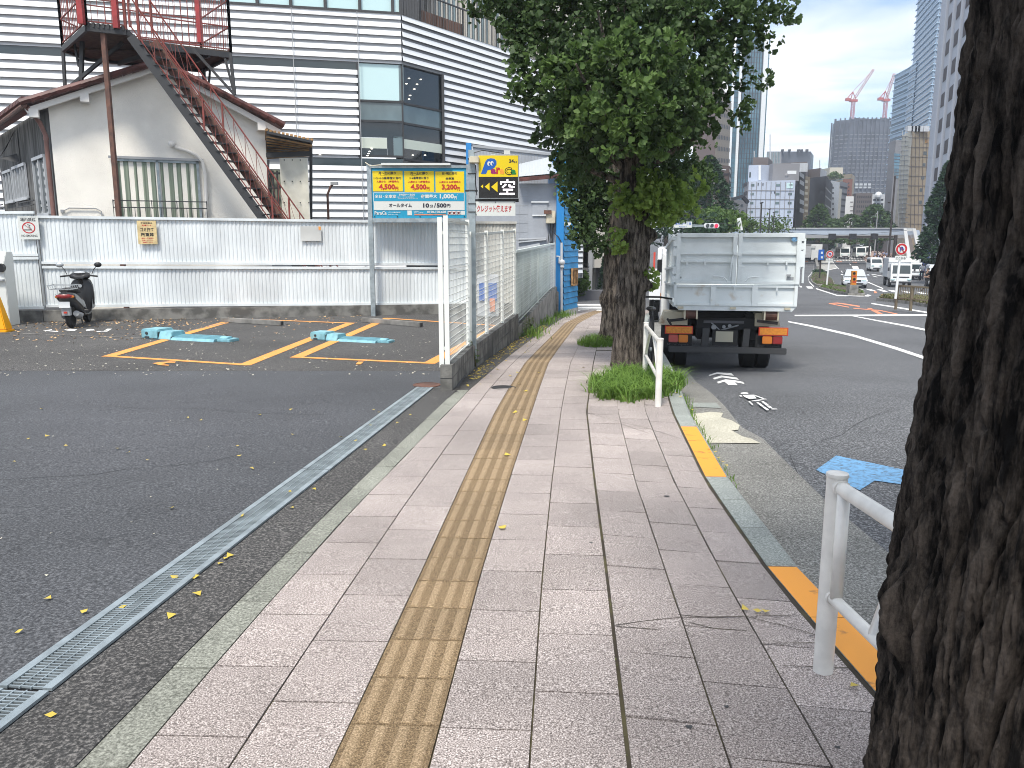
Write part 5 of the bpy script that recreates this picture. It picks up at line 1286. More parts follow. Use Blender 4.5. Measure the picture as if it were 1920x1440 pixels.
# rows aligned to grid from top
def snap(z): return ztop-round((ztop-z)/pitch)*pitch
zslot1=snap(WL.uz(300,88+22)[1]); zslot0=zslot1-pitch*.95
zA=snap(zw1); zB=snap(zw0)
mb=MB()
UL=-34
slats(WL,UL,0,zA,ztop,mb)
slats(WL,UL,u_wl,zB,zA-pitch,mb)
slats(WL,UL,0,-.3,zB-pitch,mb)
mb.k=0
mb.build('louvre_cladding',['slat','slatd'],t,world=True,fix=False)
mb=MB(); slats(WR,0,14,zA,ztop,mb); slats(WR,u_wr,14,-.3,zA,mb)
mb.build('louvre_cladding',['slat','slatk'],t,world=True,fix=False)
mb=MB()
for W in (WL,): 
    for x in (548,670): u=W.uz(x,60)[0]; mb.bar(W.P(u,-.3,.165),W.P(u,ztop,.165),.03,.012,up=(W.n.x,W.n.y,0))
mb.build('panel_seam','grey',t,world=True)
mb=MB()   # core wall behind, dark slots, top glazing band
mb.poly([WL.P(UL,-.5,-.05),WL.P(u_wl,-.5,-.05),WL.P(u_wl,ztop,-.05),WL.P(UL,ztop,-.05)]); mb.poly([WL.P(UL,ztop,.1),WL.P(0,ztop,.1),WR.P(14,ztop,.1),WR.P(14,ztop,-20),WL.P(UL,ztop,-20)]); mb.poly([WL.P(u_wl,-.5,-.05),WL.P(0,-.5,-.05),WL.P(0,zB-pitch,-.05),WL.P(u_wl,zB-pitch,-.05)])
mb.poly([WR.P(u_wr,-.5,-.05),WR.P(14,-.5,-.05),WR.P(14,ztop,-.05),WR.P(u_wr,ztop,-.05)]); mb.poly([WR.P(14,-.5,.1),WR.P(14,-.5,-12),WR.P(14,ztop,-12),WR.P(14,ztop,.1)])
mb.poly([WL.P(u_wl,zA,-.05),WL.P(0,zA,-.05),WL.P(0,ztop,-.05),WL.P(u_wl,ztop,-.05)]); mb.poly([WR.P(0,zA,-.05),WR.P(u_wr,zA,-.05),WR.P(u_wr,ztop,-.05),WR.P(0,ztop,-.05)])
mb.build('core_wall','grey',t,world=True,fix=False)
for (u0,u1,z) in ((UL,u_wl,zA-pitch*.5),):
    mb=MB(); mb.poly([WL.P(u0,z-pitch*.5,.02),WL.P(u1,z-pitch*.5,.02),WL.P(u1,z+pitch*.5,.02),WL.P(u0,z+pitch*.5,.02)]); mb.build('slot_window','glass',t,world=True,fix=False)
mb=MB(); z=zB-pitch*.5; u0=WL.uz(585,290)[0]; mb.poly([WL.P(u0,z-pitch*.5,.02),WL.P(0,z-pitch*.5,.02),WL.P(0,z+pitch*.5,.02),WL.P(u0,z+pitch*.5,.02)]); mb.build('slot_window','glass',t,world=True,fix=False)
# glass notch left part: pale blind, dark spandrel with reflections, lower glazing
def glaz(W,x0,x1,y0,y1,m,nm='glass_pane',o=-.02,xr=None):
    u0,u1=W.uz(x0,(y0+y1)/2)[0],W.uz(x1,(y0+y1)/2)[0]; z1=(W.uz(x0,y0)[1]+W.uz(x1,y0)[1])/2; z0=(W.uz(x0,y1)[1]+W.uz(x1,y1)[1])/2
    mb=MB(); mb.poly([W.P(u0,z0,o),W.P(u1,z0,o),W.P(u1,z1,o),W.P(u0,z1,o)]); return mb.build(nm,m,t,world=True,fix=False)
M['glass_g']=mat('glass_greygreen',(.13,.18,.19),.06,0,.8,var=.25,vscale=.4); M['glass_dk']=mat('glass_deep',(.018,.022,.024),.05,0,.8)
M['inner']=mat('interior_pale',(.40,.43,.38),.6,emit=(.75,.85,.72,.10))
glaz(WL,672,748,120,188,'glass_p'); glaz(WL,748,757,120,188,'glass_g'); glaz(WL,672,757,191,226,'glass_g'); glaz(WL,672,757,229,258,'glass_dk'); glaz(WL,672,726,258,278,'inner'); glaz(WL,726,738,258,293,'glass_dk'); glaz(WL,738,757,256,293,'glass_g'); glaz(WL,672,726,278,293,'glass_dk')
glaz(WR,757,829,135,200,'glass_dk'); glaz(WR,757,829,203,236,'glass_g'); glaz(WR,757,829,239,266,'glass_dk'); glaz(WR,757,829,266,283,'inner'); glaz(WR,757,829,283,318,'glass_dk')
mb=MB()
for W,x0,x1,ys_ in ((WL,672,757,(190,227.5,293)),(WR,757,829,(201.5,237.5,303))):
    for y in ys_: 
        u0,z=W.uz(x0,y); u1,z2=W.uz(x1,y); zz_=(z+z2)/2; mb.bar(W.P(u0,zz_,0),W.P(u1,zz_,0),.06,.08)
mb.bar(WL.P(0,zB-pitch,0),WL.P(0,zA,0),.05); mb.bar(WR.P(u_wr,-.3,.05),WR.P(u_wr,zA,.05),.10); mb.bar(WL.P(u_wl,zB,.03),WL.P(u_wl,zA,.03),.06)
mb.build('notch_mullions','dark',t,world=True)
M['downl']=mat('downlight',(.9,.85,.7),.5,emit=(1,.93,.8,1.6))
mb=MB()
for x,y in ((767,147),(789,149),(762,157),(782,158),(777,167),(769,179),(767,186),(774,291),(797,291)):
    u,z=WR.uz(x,y); mb.sphere(WR.P(u,z,-.0),(.045,.045,.02),8,4)
for x,y in ((697,279),(693,284),(691,288),(689,292),(600,289)):
    u,z=WL.uz(x,y); mb.sphere(WL.P(u,z,.02),(.045,.045,.02),8,4)
mb.build('downlights','downl',t,world=True)
# top glazing band on the left facade
z0=ztop+.05; z1=ztop+3.2
ug1=WL.uz(752,15)[0]
edges=[UL]+[WL.uz(x,12)[0] for x in (0,103,207,310,415,482,545,610,675,737)]+[ug1]
for a,b in zip(edges,edges[1:]):
    mb=MB(); mb.poly([WL.P(a,z0,-.25),WL.P(b,z0,-.25),WL.P(b,z1,-.25),WL.P(a,z1,-.25)]); mb.build('upper_window','glass_p',t,world=True,fix=False)
mb=MB()
for a in edges: mb.bar(WL.P(a,z0,-.20),WL.P(a,z1,-.20),.10,.10)
mb.bar(WL.P(UL,z0,-.20),WL.P(ug1,z0,-.20),.10,.20); mb.build('upper_frame','dark',t,world=True)
mb=MB(); mb.poly([WL.P(UL,z1,-.2),WL.P(ug1,z1,-.2),WL.P(ug1,z1,-18),WL.P(UL,z1,-18)]); mb.poly([WL.P(ug1,z0,-.25),WL.P(ug1,z0,-15),WL.P(ug1,z1,-15),WL.P(ug1,z1,-.25)]); mb.build('upper_side','lgrey',t,world=True,fix=False)
# terrace railing along right top, timber planter
mb=MB(); n=80
a0=WL.P(ug1,ztop+.02,-.2); 
for i in range(n+1):
    u=.3+i*.16; mb.bar(WR.P(u,ztop,-.25),WR.P(u,ztop+1.15,-.25),.02)
mb.bar(WR.P(.3,ztop+1.15,-.25),WR.P(13,ztop+1.15,-.25),.05); 
for u in (1.5,4.2,6.6,9): mb.bar(WR.P(u,ztop,-.3),WR.P(u,ztop+1.2,-.3),.07)
mb.bar(WR.P(1.6,ztop,-.4),WR.P(1.6,ztop+2.2,-.4),.08)
mb.build('terrace_railing','dark',t,world=True)
M['timber']=mat('timber_brown',(.11,.06,.042),.7,var=.35,vscale=4,stretch=(1,1,.1))
mb=MB()
for k in range(14):
    p=WR.P(2.6+.2*k,ztop+.45,-1.2); mb.box(p,(.17,.1,.95),rz=WR.rz())
mb.build('timber_screen','timber',t,world=True)
# ------------- beige building beyond the terrace
t=thing('terrace_building','beige building seen above the striped facade, pale ribbed wall with grey windows','building',(at(900,60,52).x,52,LZ))
mb=MB(); a=at(798,60,52); b=at(1100,60,52); mb.bb(a.x-2,b.x+3,52,60,LZ,24); mb.build('wall','trim',t,world=True)
M['beigeb']=mat('beige_panel',(.42,.40,.36),.8); t_o=[o for o in bpy.data.objects if o.parent==t][0]; t_o.data.materials[0]=M['beigeb']
for x in (825,845,885,905,935,960,985): 
    mb=MB(); p=at(x,60,51.9); mb.bb(p.x-.3,p.x+.3,51.9,51.98,10,20); mb.build('window','glass_g',t,world=True)
mb=MB()
for x in range(802,1010,9): p=at(x,60,51.85); mb.bb(p.x-.05,p.x+.05,51.75,51.9,8,22)
mb.build('fins','beigeb',t,world=True)
mb=MB(); mb.bb(at(752,20,50).x,at(795,20,50).x,50,52,LZ,22); mb.build('dark_wing','dark',t,world=True)
# ================================================================ grey warehouse + siding, blue house, dark building
t=thing('grey_warehouse','light grey block-faced building with corrugated roof, between the parking sign and blue house','building',(at(960,400,27.4).x,27.4,LZ))
DW=27.4
xl,xr=at(884,400,DW).x,at(1046,400,DW).x; ze=(at(975,350,DW).z+at(1043,338,DW).z)/2
M['blockw']=mat('block_lightgrey',(.33,.35,.38),.85,var=.06,vscale=2,bump=.2,bscale=20)
mb=MB(); mb.bb(xl,xr,DW,DW+6,-1.2,ze); mb.build('wall','blockw',t,world=True)
mb=MB()
z=LZ
for cy in (600,712,822,925,1035,1145,1250):
    zz_=at(900,260+cy/6.546,DW).z; mb.bb(xl,at(860+850/6.546,400,DW).x,DW-.006,DW,zz_-.008,zz_+.008)
for cx in (745,850): x=at(860+cx/6.546,400,DW).x; mb.bb(x-.006,x+.006,DW-.005,DW,0,at(0,345,DW).z)
mb.build('block_joints','grey',t,world=True)
mb=MB(); a=at(998,380,DW); b=at(1026,403,DW); 
mb.bb(a.x,b.x,DW-.03,DW,b.z,a.z); mb.build('shuttered_window','blockw',t,world=True)
mb=MB(); mb.bb(a.x-.04,b.x+.04,DW-.08,DW-.031,a.z,a.z+.04); mb.bb(a.x,b.x,DW-.05,DW-.031,b.z-.03,b.z); mb.build('window_trim','white',t,world=True)
mb=MB(); e0=at(972,334,DW-.4); e1=at(1048,327,DW-.4); r0=at(972,310,DW+5.5); r1=at(1050,292,DW+5.5); n=26
for k in range(n): 
    p=e0.lerp(e1,(k+.5)/n); q=r0.lerp(r1,(k+.5)/n); mb.tube([p,q],.055,6,cap=False)
i=[mb.p(v) for v in (e0,e1,r1,r0)]; mb.face(i)
M['roofw']=mat('roof_light',(.62,.66,.68),.35,.3); mb.build('corrugated_roof','roofw',t,world=True,fix=False)
mb=MB(); mb.bar(e0-Vector((0,0,.05)),e1-Vector((0,0,.05)),.10,.12); mb.build('eave','tile_r',t,world=True)
# taller siding behind
mb=MB(); DSd=33.6; a=at(886,271,DSd); b=at(1060,290,DSd); p=[(a.x,a.z),(b.x,b.z-.0),(b.x,-1),(a.x,-1)]
i0=[mb.p((x,DSd,z)) for x,z in p]; i1=[mb.p((x,DSd+2,z)) for x,z in p]; mb.face(i0); mb.face(i1[::-1])
for q in range(4): mb.face([i0[q],i1[q],i1[(q+1)%4],i0[(q+1)%4]])
mb.build('siding_wall','blockw',t,world=True)
mb=MB()
for x in range(888,1058,6): p=at(x,300,DSd-.02); zt=a.z+(b.z-a.z)*(x-886)/174-.12; mb.bb(p.x-.01,p.x+.01,DSd-.02,DSd,2,zt)
mb.bar((a.x,DSd-.03,a.z-.05),(b.x,DSd-.03,b.z-.05),.05,.10); mb.build('siding_ribs','grey',t,world=True)
mb=MB(); x=at(880,300,DSd-.1).x; mb.bb(x-.13,x+.08,DSd-.15,DSd+.3,-1,a.z+.05); mb.build('corner_trim','blue_d',t,world=True)
# pipes on wall
mb=MB(); 
for y,y2 in ((448,446),(454,449)): mb.bar(at(972,y,DW-.06),at(1024,y2,DW-.06),.04)
mb.bar(at(972,466,DW-.3),at(1012,458,DW-.3),.08)
mb.build('pipes','lgrey',t,world=True)
t=thing('meter_box','cream electric meter box with black cables on the grey wall beside the blue corner','meter box',tuple(at(1032,405,DW-.12)))
mb=MB(); a=at(1024,395,DW-.2); b=at(1041,419,DW-.2); mb.bb(a.x,b.x,DW-.22,DW-.02,b.z,a.z); mb.build('box','tcream',t,world=True,bevel=.02)
mb=MB(); a=at(1020,394,DW-.3); b=at(1034,401,DW-.3); mb.bb(a.x,b.x,DW-.30,DW-.225,b.z,a.z); mb.build('cover','rust',t,world=True)
mb=MB()
for k,(xa,xb) in enumerate(((1029,1027),(1032,1034),(1035,1032),(1038,1036))): mb.tube([at(xa,419,DW-.1),at((xa+xb)/2+(-1)**k*1.5,435,DW-.12),at(xb,458,DW-.1)],.014,5)
mb.tube([at(1038,419,DW-.1),at(1038,436,DW-.15),at(1047,444,DW-.3),at(1053,455,DW-.3),at(1053,470,DW-.3)],.014,5)
mb.build('cables','blackm',t,world=True)
# blue house
t=thing('blue_house','bright blue clapboard house squeezed beside the pavement, narrow front corner','house',(at(1050,590,27.2).x,27.2,-1))
B0=at(1043,450,27.15).x; B1=at(1057,450,27.15).x
WB=Wall(1057,450,27.15,22); uB=WB.uz(1083,500)[0]
ZB=4.4
mb=MB(); mb.poly([(B0,27.15,-1.05),(B1,27.15,-1.05),(B1,27.15,ZB),(B0,27.15,ZB)]); mb.poly([(B0,27.15,ZB),(B1,27.15,ZB),tuple(WB.P(uB,ZB)),(B0,34,ZB)]); mb.poly([(B0,34,-1.05),(B0,27.15,-1.05),(B0,27.15,ZB),(B0,34,ZB)]); mb.build('front_wall','blue_d',t,world=True,fix=False)
mb=MB(); n=int((ZB+1.05)/.20)
for k in range(n):
    z=-.85+.2*k; zt=z+.2
    q=[mb.p(WB.P(0,z,.03)),mb.p(WB.P(uB,z,.03)),mb.p(WB.P(uB,zt,.0)),mb.p(WB.P(0,zt,.0))]; mb.face(q)
    q=[mb.p(WB.P(0,z,.03)),mb.p(WB.P(uB,z,.03)),mb.p(WB.P(uB,z,-.005)),mb.p(WB.P(0,z,-.005))]; mb.face(q[::-1])
mb.poly([WB.P(uB,-1.6),WB.P(uB,-1.6,-.8),WB.P(uB,ZB,-.8),WB.P(uB,ZB)])
mb.build('clapboard_wall','blue',t,world=True,fix=False)
mb=MB(); mb.poly([WB.P(0,-1.8,.05),WB.P(uB,-1.8,.05),WB.P(uB,-.84,.05),WB.P(0,-.84,.05)]); mb.build('plinth','conc_l',t,world=True,fix=False)
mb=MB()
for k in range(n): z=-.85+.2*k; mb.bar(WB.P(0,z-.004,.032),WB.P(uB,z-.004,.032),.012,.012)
mb.build('board_shadows','dark',t,world=True)  # dark strips painting the shadow under each clapboard
u0,z1=WB.uz(1069,505); u1,z0=WB.uz(1078,533)
mb=MB(); 
for a_,b_ in (((u0,z0),(u1,z0)),((u1,z0),(u1,z1)),((u1,z1),(u0,z1)),((u0,z1),(u0,z0)),(((u0+u1)/2,z0),((u0+u1)/2,z1))): mb.bar(WB.P(a_[0],a_[1],.07),WB.P(b_[0],b_[1],.07),.07)
wf=mb.build('window','wood',t,world=True); mb=MB(); mb.poly([WB.P(u0,z0,.05),WB.P(u1,z0,.05),WB.P(u1,z1,.05),WB.P(u0,z1,.05)]); mb.build('pane','glass',wf,world=True,fix=False)
mb=MB(); mb.tube([at(1043,481,27.0),at(1049,481,27.0),at(1049,493,27.0),at(1053,493,27.0)],.035,8); mb.tube([at(1053,455,27.0),at(1053,600,27.0)],.04,8); mb.sphere(at(1054,492,26.95),.10,10,6); mb.sphere(at(1054,500,26.95),.07,8,6); mb.build('gas_pipe','lgrey',t,world=True,smooth=True)
mb=MB(); mb.box(at(1064,420,27.2),(.22,.15,.10)); u,z=WB.uz(1076,420); mb.box(WB.P(u,z,.15),(.2,.2,.2)); mb.build('wall_lamp','signw',t,world=True)
# stub post
t=thing('concrete_stub','short weathered concrete stub at the corner of the blue house, weeds at its foot','post',(at(1040,560,26.9).x,26.9,gs(26.9)))
mb=MB(); mb.bb(at(1037,570,26.9).x,at(1047,570,26.9).x,26.8,27.1,-1.1,at(1040,546,26.9).z); mb.build('stub','block',t,world=True,bevel=.03)
# dark building beyond the side street, pale wall with gate lanterns
t=thing('dark_building','dark grey building across the side street, framed by the blue house and tree trunks','building',(at(1105,500,52).x,52,-2.2))
mb=MB(); a=at(1060,400,52); b=at(1112,400,52); mb.bb(a.x-4,b.x,52,60,-2.6,9); mb.build('wall','cl_g',t,world=True)
mb=MB(); mb.bb(at(1104,400,51.8).x,at(1112,400,51.8).x,51.6,52,-2.6,9); mb.build('pillar','grey',t,world=True)
mb=MB()
for y in (495,502,509,516): mb.bar(at(1090,y,51.5),at(1104,y,51.5),.06)
mb.bar(at(1084,512,50),at(1098,520,50),.08); mb.build('railing','blackm',t,world=True)
t=thing('pale_building','pale beige building wall past the side street, behind the second tree trunk','building',(at(1130,500,56).x,56,-2.2))
mb=MB(); a=at(1112,400,56); b=at(1190,400,56); mb.bb(a.x,b.x,56,64,-2.6,14); mb.build('wall','beigeb',t,world=True)
mb=MB()
for i in range(9): p=at(1118+i*2.6,505,54); mb.bb(p.x-.03,p.x+.03,53.95,54.05,-2.4,at(1118,502,54).z)
mb.build('gate_bars','cl_g',t,world=True)
for x in (1117,1126):
    mb=MB(); v=at(x,505,54.2); mb.box(v,(.28,.28,.40)); mb.cyl(v+Vector((0,0,.28)),.1,.15,8); mb.build('lantern','signw',t,world=True)
t=thing('low_planter','round clipped hedge on a dark low wall across the side street','hedge',(at(1090,560,48).x,48,-1.95))
# ================================================================ FOLIAGE TOOLS
def fan_leaves(C,U,S,jit=.35,rg=rng):
    """C Nx3 leaf base, U Nx3 outward dir, S N sizes -> ginkgo fans: 3 tris each (5 verts)"""
    n=len(C); U=U+rg.normal(0,jit,(n,3)); U/=np.linalg.norm(U,axis=1)[:,None]
    A=rg.normal(0,1,(n,3)); V=np.cross(U,A); V/=np.linalg.norm(V,axis=1)[:,None]; Wn=np.cross(U,V)
    s=S[:,None]; cup=rg.uniform(-.15,.25,(n,1))
    P=np.stack([C,C+s*(.62*U-.52*V+cup*Wn),C+s*(.95*U-.24*V),C+s*(.84*U+.0*V+(-cup*.5)*Wn),C+s*(.95*U+.24*V),C+s*(.62*U+.52*V+cup*Wn)],1).reshape(-1,3)
    b=np.arange(n)[:,None]*6; Fc=np.concatenate([b+np.array([[0,1,2]]),b+np.array([[0,2,3]]),b+np.array([[0,3,4]]),b+np.array([[0,4,5]])],0)
    return P,Fc
def ginkgo_crown(parent,clusters,m,twigm,leaf=.085,nper=1.0,seed=1,name='crown',droop=.35,tw=True):
    rg=np.random.default_rng(seed); Cs=[];Us=[];Ss=[]; mbt=MB()
    for (c,r,cnt) in clusters:
        c=np.array(c); nt=int(cnt*nper)
        for _ in range(nt):
            d=rg.normal(0,1,3); d/=np.linalg.norm(d); d[2]*=.75
            rr=r*(rg.uniform(0,1)**(1/2.2)); base=c+d*rr*.72; tip=c+d*rr*1.12+np.array([0,0,-droop*r*.15])
            ns=rg.integers(2,5)
            for k in range(ns):
                p=base+(tip-base)*(k+1)/ns+rg.normal(0,.02,3); nl=rg.integers(3,6)
                for q in range(nl):
                    u=d*.7+rg.normal(0,.7,3)+np.array([0,0,-droop]); u/=np.linalg.norm(u)
                    Cs.append(p+u*.03); Us.append(u); Ss.append(leaf*rg.uniform(.5,1.22))
            if tw and rg.uniform()<.25: mbt.bar(tuple(base),tuple(tip),.006)
    P,Fc=fan_leaves(np.array(Cs),np.array(Us),np.array(Ss),.25,rg)
    iv=np.array(wmat(parent).inverted()); P=P@iv[:3,:3].T+iv[:3,3]
    o=npmesh(name,P,Fc,m,parent,nper=3)
    if tw:
        q_=mbt.build('twigs',twigm,parent,world=True,fix=False); q_['kind']='stuff'
    return o
def bark_trunk(parent,path,radii,m,nu=220,nv=300,amp=.02,fu=9,fv=2.2,name='trunk',burls=(),seed=0.0,arc=None,flare=0,rough=0):
    """path: list of (x,y,z) world; vertical trunk with furrow displacement"""
    path=[Vector(p) for p in path]; N_=len(path); V=np.zeros((nv+1,nu,3)); 
    zs=[p.z for p in path]
    a0,a1=(0,2*math.pi) if arc is None else arc
    for j in range(nv+1):
        f=j/nv*(N_-1); i=min(int(f),N_-2); g_=f-i; c=path[i].lerp(path[i+1],g_); r=radii[i]*(1-g_)+radii[i+1]*g_
        for k in range(nu):
            a=a0+(a1-a0)*k/nu if arc is None else a0+(a1-a0)*k/(nu-1)
            ca,sa=math.cos(a),math.sin(a)
            w1=noise.noise(Vector((ca*2+seed,sa*2,c.z*.9)))*.55
            p=Vector((ca*fu+seed+w1*2,sa*fu+w1*2,c.z*fv))
            n1=noise.noise(p); n2=noise.noise(p*2.3+Vector((5,3,1))); n3=noise.noise(Vector((ca*fu*5,sa*fu*5,c.z*fv*7)))
            ridge=1-abs(n1)*2.6; ridge2=1-abs(n2)*2.2
            d=amp*(-max(0,ridge)**2*1.15-.45*max(0,ridge2)**2+.22*n3+.5*n2) if not rough else amp*(-1.25*max(0,1-abs(n1)/.17)**1.3-.62*max(0,1-abs(n2)/.15)**1.3+.25*n3+.35*n2)
            if rough:
                n4=noise.noise(Vector((ca*fu*2.4+9,sa*fu*2.4,c.z*6.5))); n5=noise.noise(Vector((ca*fu*9,sa*fu*9,c.z*14+4))); n6=noise.noise(Vector((ca*fu*20,sa*fu*20,c.z*45))); r4=max(0,1-abs(n4)*3.2); d+=amp*(-.40*r4*r4+.34*n5+.26*n6)
            rr=r+d+ r*(.02 if rough else .05)*math.sin(3*a+seed)+flare*math.exp(-(c.z-zs[0])*4)*(1+.4*math.sin(5*a+seed))
            for (bz,ba,br,bh) in burls:
                da=(a-ba+math.pi)%(2*math.pi)-math.pi; q=math.hypot(da*r,(c.z-bz))
                if q<br: rr+=bh*(math.cos(q/br*math.pi)*.5+.5)*(1+.8*n2+.5*n3)
            V[j,k]=(c.x+ca*rr,c.y+sa*rr,c.z)
    P=V.reshape(-1,3); iv=np.array(wmat(parent).inverted()); P=P@iv[:3,:3].T+iv[:3,3]
    J,K=np.meshgrid(np.arange(nv),np.arange(nu if arc is None else nu-1),indexing='ij'); K2=(K+1)%nu
    Fc=np.stack([J*nu+K,J*nu+K2,(J+1)*nu+K2,(J+1)*nu+K],-1).reshape(-1,4)
    return npmesh(name,P,Fc,m,parent,smooth=True)
def blades(parent_or_none,name,cx,cy,rx,ry,n,h0,h1,m,g,seed=1,rot=0,w=.006,segs=4,label=None,cat=None,lean=.5,edge=1.0,kind='stuff',pts=None):
    rg=np.random.default_rng(seed); vs=[];fs=[]
    for i in range(n):
        if pts is not None: x,y=pts[i%len(pts)]; x+=rg.normal(0,rx); y+=rg.normal(0,ry); e=0
        else:
            a=rg.uniform(0,6.283); r=math.sqrt(rg.uniform(0,1)); e=r; X_=r*rx*math.cos(a); Y_=r*ry*math.sin(a)
            x=cx+X_*math.cos(rot)-Y_*math.sin(rot); y=cy+X_*math.sin(rot)+Y_*math.cos(rot)
        h=rg.uniform(h0,h1)*(1-.35*e*edge); t=rg.uniform(0,6.283); ld=np.array([math.cos(t),math.sin(t)])*rg.uniform(.1,lean)*h
        if pts is None and e>.6: ld=ld*.4+np.array([x-cx,y-cy])*.35*h/max(rx,ry)
        sd=np.array([-math.sin(t),math.cos(t)])*w*rg.uniform(.6,1.4); z=g(y); b=len(vs)
        for k in range(segs+1):
            f=k/segs; cxk=np.array([x,y])+ld*f*f*1.6; zk=z-.01+h*(f-.38*f*f*f*(1 if lean>.3 else .3)); ww=sd*(1-f**1.5)
            vs.append((cxk[0]-ww[0],cxk[1]-ww[1],zk)); vs.append((cxk[0]+ww[0],cxk[1]+ww[1],zk))
        for k in range(segs): q=b+2*k; fs.append((q,q+1,q+3,q+2))
    o=npmesh(name,np.array(vs),np.array(fs),m,parent_or_none)
    if parent_or_none is None: o['kind']=kind
    if label: o['label']=label; o['category']=cat
    return o
# ================================================================ NEAR GINKGO TRUNK (right edge)
rad=.33
def silh_center(xpx,ypx,Y,r):   # centre X so that the trunk's left edge is seen at xpx
    rr=ray(xpx,ypx); k=rr[0]/rr[1]; z=H+rr[2]/rr[1]*Y
    # horizontal ray dir angle; tangent circle at depth Y
    th=math.atan(k); return k*Y+r/math.cos(th),z
YT=1.32
pts_=[]
for (x,y,r) in ((1600,1600,.40),(1622,1440,.375),(1636,1290,.36),(1652,1140,.352),(1688,900,.34),(1745,600,.325),(1780,300,.315),(1815,0,.305)):
    cx_,z_=silh_center(x,y,YT,r); pts_.append((cx_,YT,z_,r))
pts_=[(pts_[0][0]+.01,YT,-.08,.47)]+[p for p in pts_ if p[2]>.1]
pts_.append((pts_[-1][0]+.12,YT,3.6,.27)); pts_.append((pts_[-1][0]+.1,YT,6.5,.22))
t=thing('ginkgo_tree','huge dark furrowed ginkgo trunk filling the right edge of the photo','tree',(pts_[0][0],YT,-.05),group='ginkgo street trees')
# resample path by z
def resamp(P,n):
    zs=[p[2] for p in P]; out=[];rr=[]
    for i in range(n+1):
        z=zs[0]+(zs[-1]-zs[0])*i/n
        for a,b in zip(P,P[1:]):
            if z<=b[2]+1e-6: f=(z-a[2])/(b[2]-a[2]); out.append((a[0]+(b[0]-a[0])*f,YT,z)); rr.append(a[3]+(b[3]-a[3])*f); break
    return out,rr
pa,ra=resamp([p for p in pts_ if p[2]<=2.3 or p is pts_[0]]+[pts_[-2]] if False else pts_,24)
lo=[(p,r) for p,r in zip(pa,ra) if p[2]<=2.6]
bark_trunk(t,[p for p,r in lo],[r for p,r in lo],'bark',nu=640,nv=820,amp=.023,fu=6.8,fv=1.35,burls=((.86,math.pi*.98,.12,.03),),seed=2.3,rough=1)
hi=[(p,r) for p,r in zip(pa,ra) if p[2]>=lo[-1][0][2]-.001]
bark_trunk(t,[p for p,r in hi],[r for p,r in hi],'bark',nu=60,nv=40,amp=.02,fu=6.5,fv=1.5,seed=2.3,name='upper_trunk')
cl=[]; rg=np.random.default_rng(5)
for i in range(70):
    a=rg.uniform(0,6.28); r=2.7*math.sqrt(rg.uniform(.02,1)); z=rg.uniform(3.6,7.0); cl.append(((pts_[-1][0]+r*math.cos(a)+1.1,YT-1.9+r*math.sin(a),z),.75,30))
ginkgo_crown(t,cl,'ginkgo','bark2',leaf=.11,seed=9,tw=False)  # unseen crown, enlarged and offset sunward so it shades the trunk
# ================================================================ MID GINKGO
v=G(1177,690,gs)
TX,TY=v.x,v.y+.1; TZ=gs(TY)
t=thing('ginkgo_tree','leafy ginkgo street tree with knotted grey brown trunk and long grass at its foot','tree',(TX,TY,TZ),group='ginkgo street trees')
def tp(x,y,D=None): return at(x,y,D or TY)
P=[tp(1176,712),tp(1176,690),tp(1180,600),tp(1184,540),tp(1190,480),tp(1188,420),tp(1186,360),tp(1184,290),tp(1180,200),tp(1176,100),tp(1172,-20)]
rr_=[.26,.23,.212,.210,.220,.222,.19,.165,.15,.13,.10]
P=[(p.x,TY,p.z) for p in P]
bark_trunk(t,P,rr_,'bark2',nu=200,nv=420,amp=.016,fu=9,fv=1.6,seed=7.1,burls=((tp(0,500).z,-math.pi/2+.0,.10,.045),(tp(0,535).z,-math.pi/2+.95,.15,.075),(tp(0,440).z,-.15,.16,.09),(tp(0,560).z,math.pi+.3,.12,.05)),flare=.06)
mb=MB()
for (x0,y0,x1,y1,x2,y2,dz) in ((1184,330,1100,250,1000,130,-.5),(1184,300,1150,150,1120,20,-.9),(1186,300,1270,200,1370,110,.0),(1186,340,1250,290,1320,250,-.6),(1184,240,1230,120,1290,20,.5),(1184,350,1110,320,1060,290,.2),(1184,220,1300,60,1420,10,.2),(1184,200,1060,60,930,10,.1),(1180,310,1160,220,1210,110,-1.5),(1180,300,1120,200,1080,120,-1.5)):
    mb.tube([at(x0,y0,TY),at(x1,y1,TY+dz*.6),at(x2,y2,TY+dz)],[.06,.04,.012],7)
mb.build('limbs','bark2',t,world=True,smooth=True)
cl=[]
def C_(x,y,dz,r,n): cl.append((tuple(at(x,y,TY+dz)),r,n))
rg=np.random.default_rng(11)
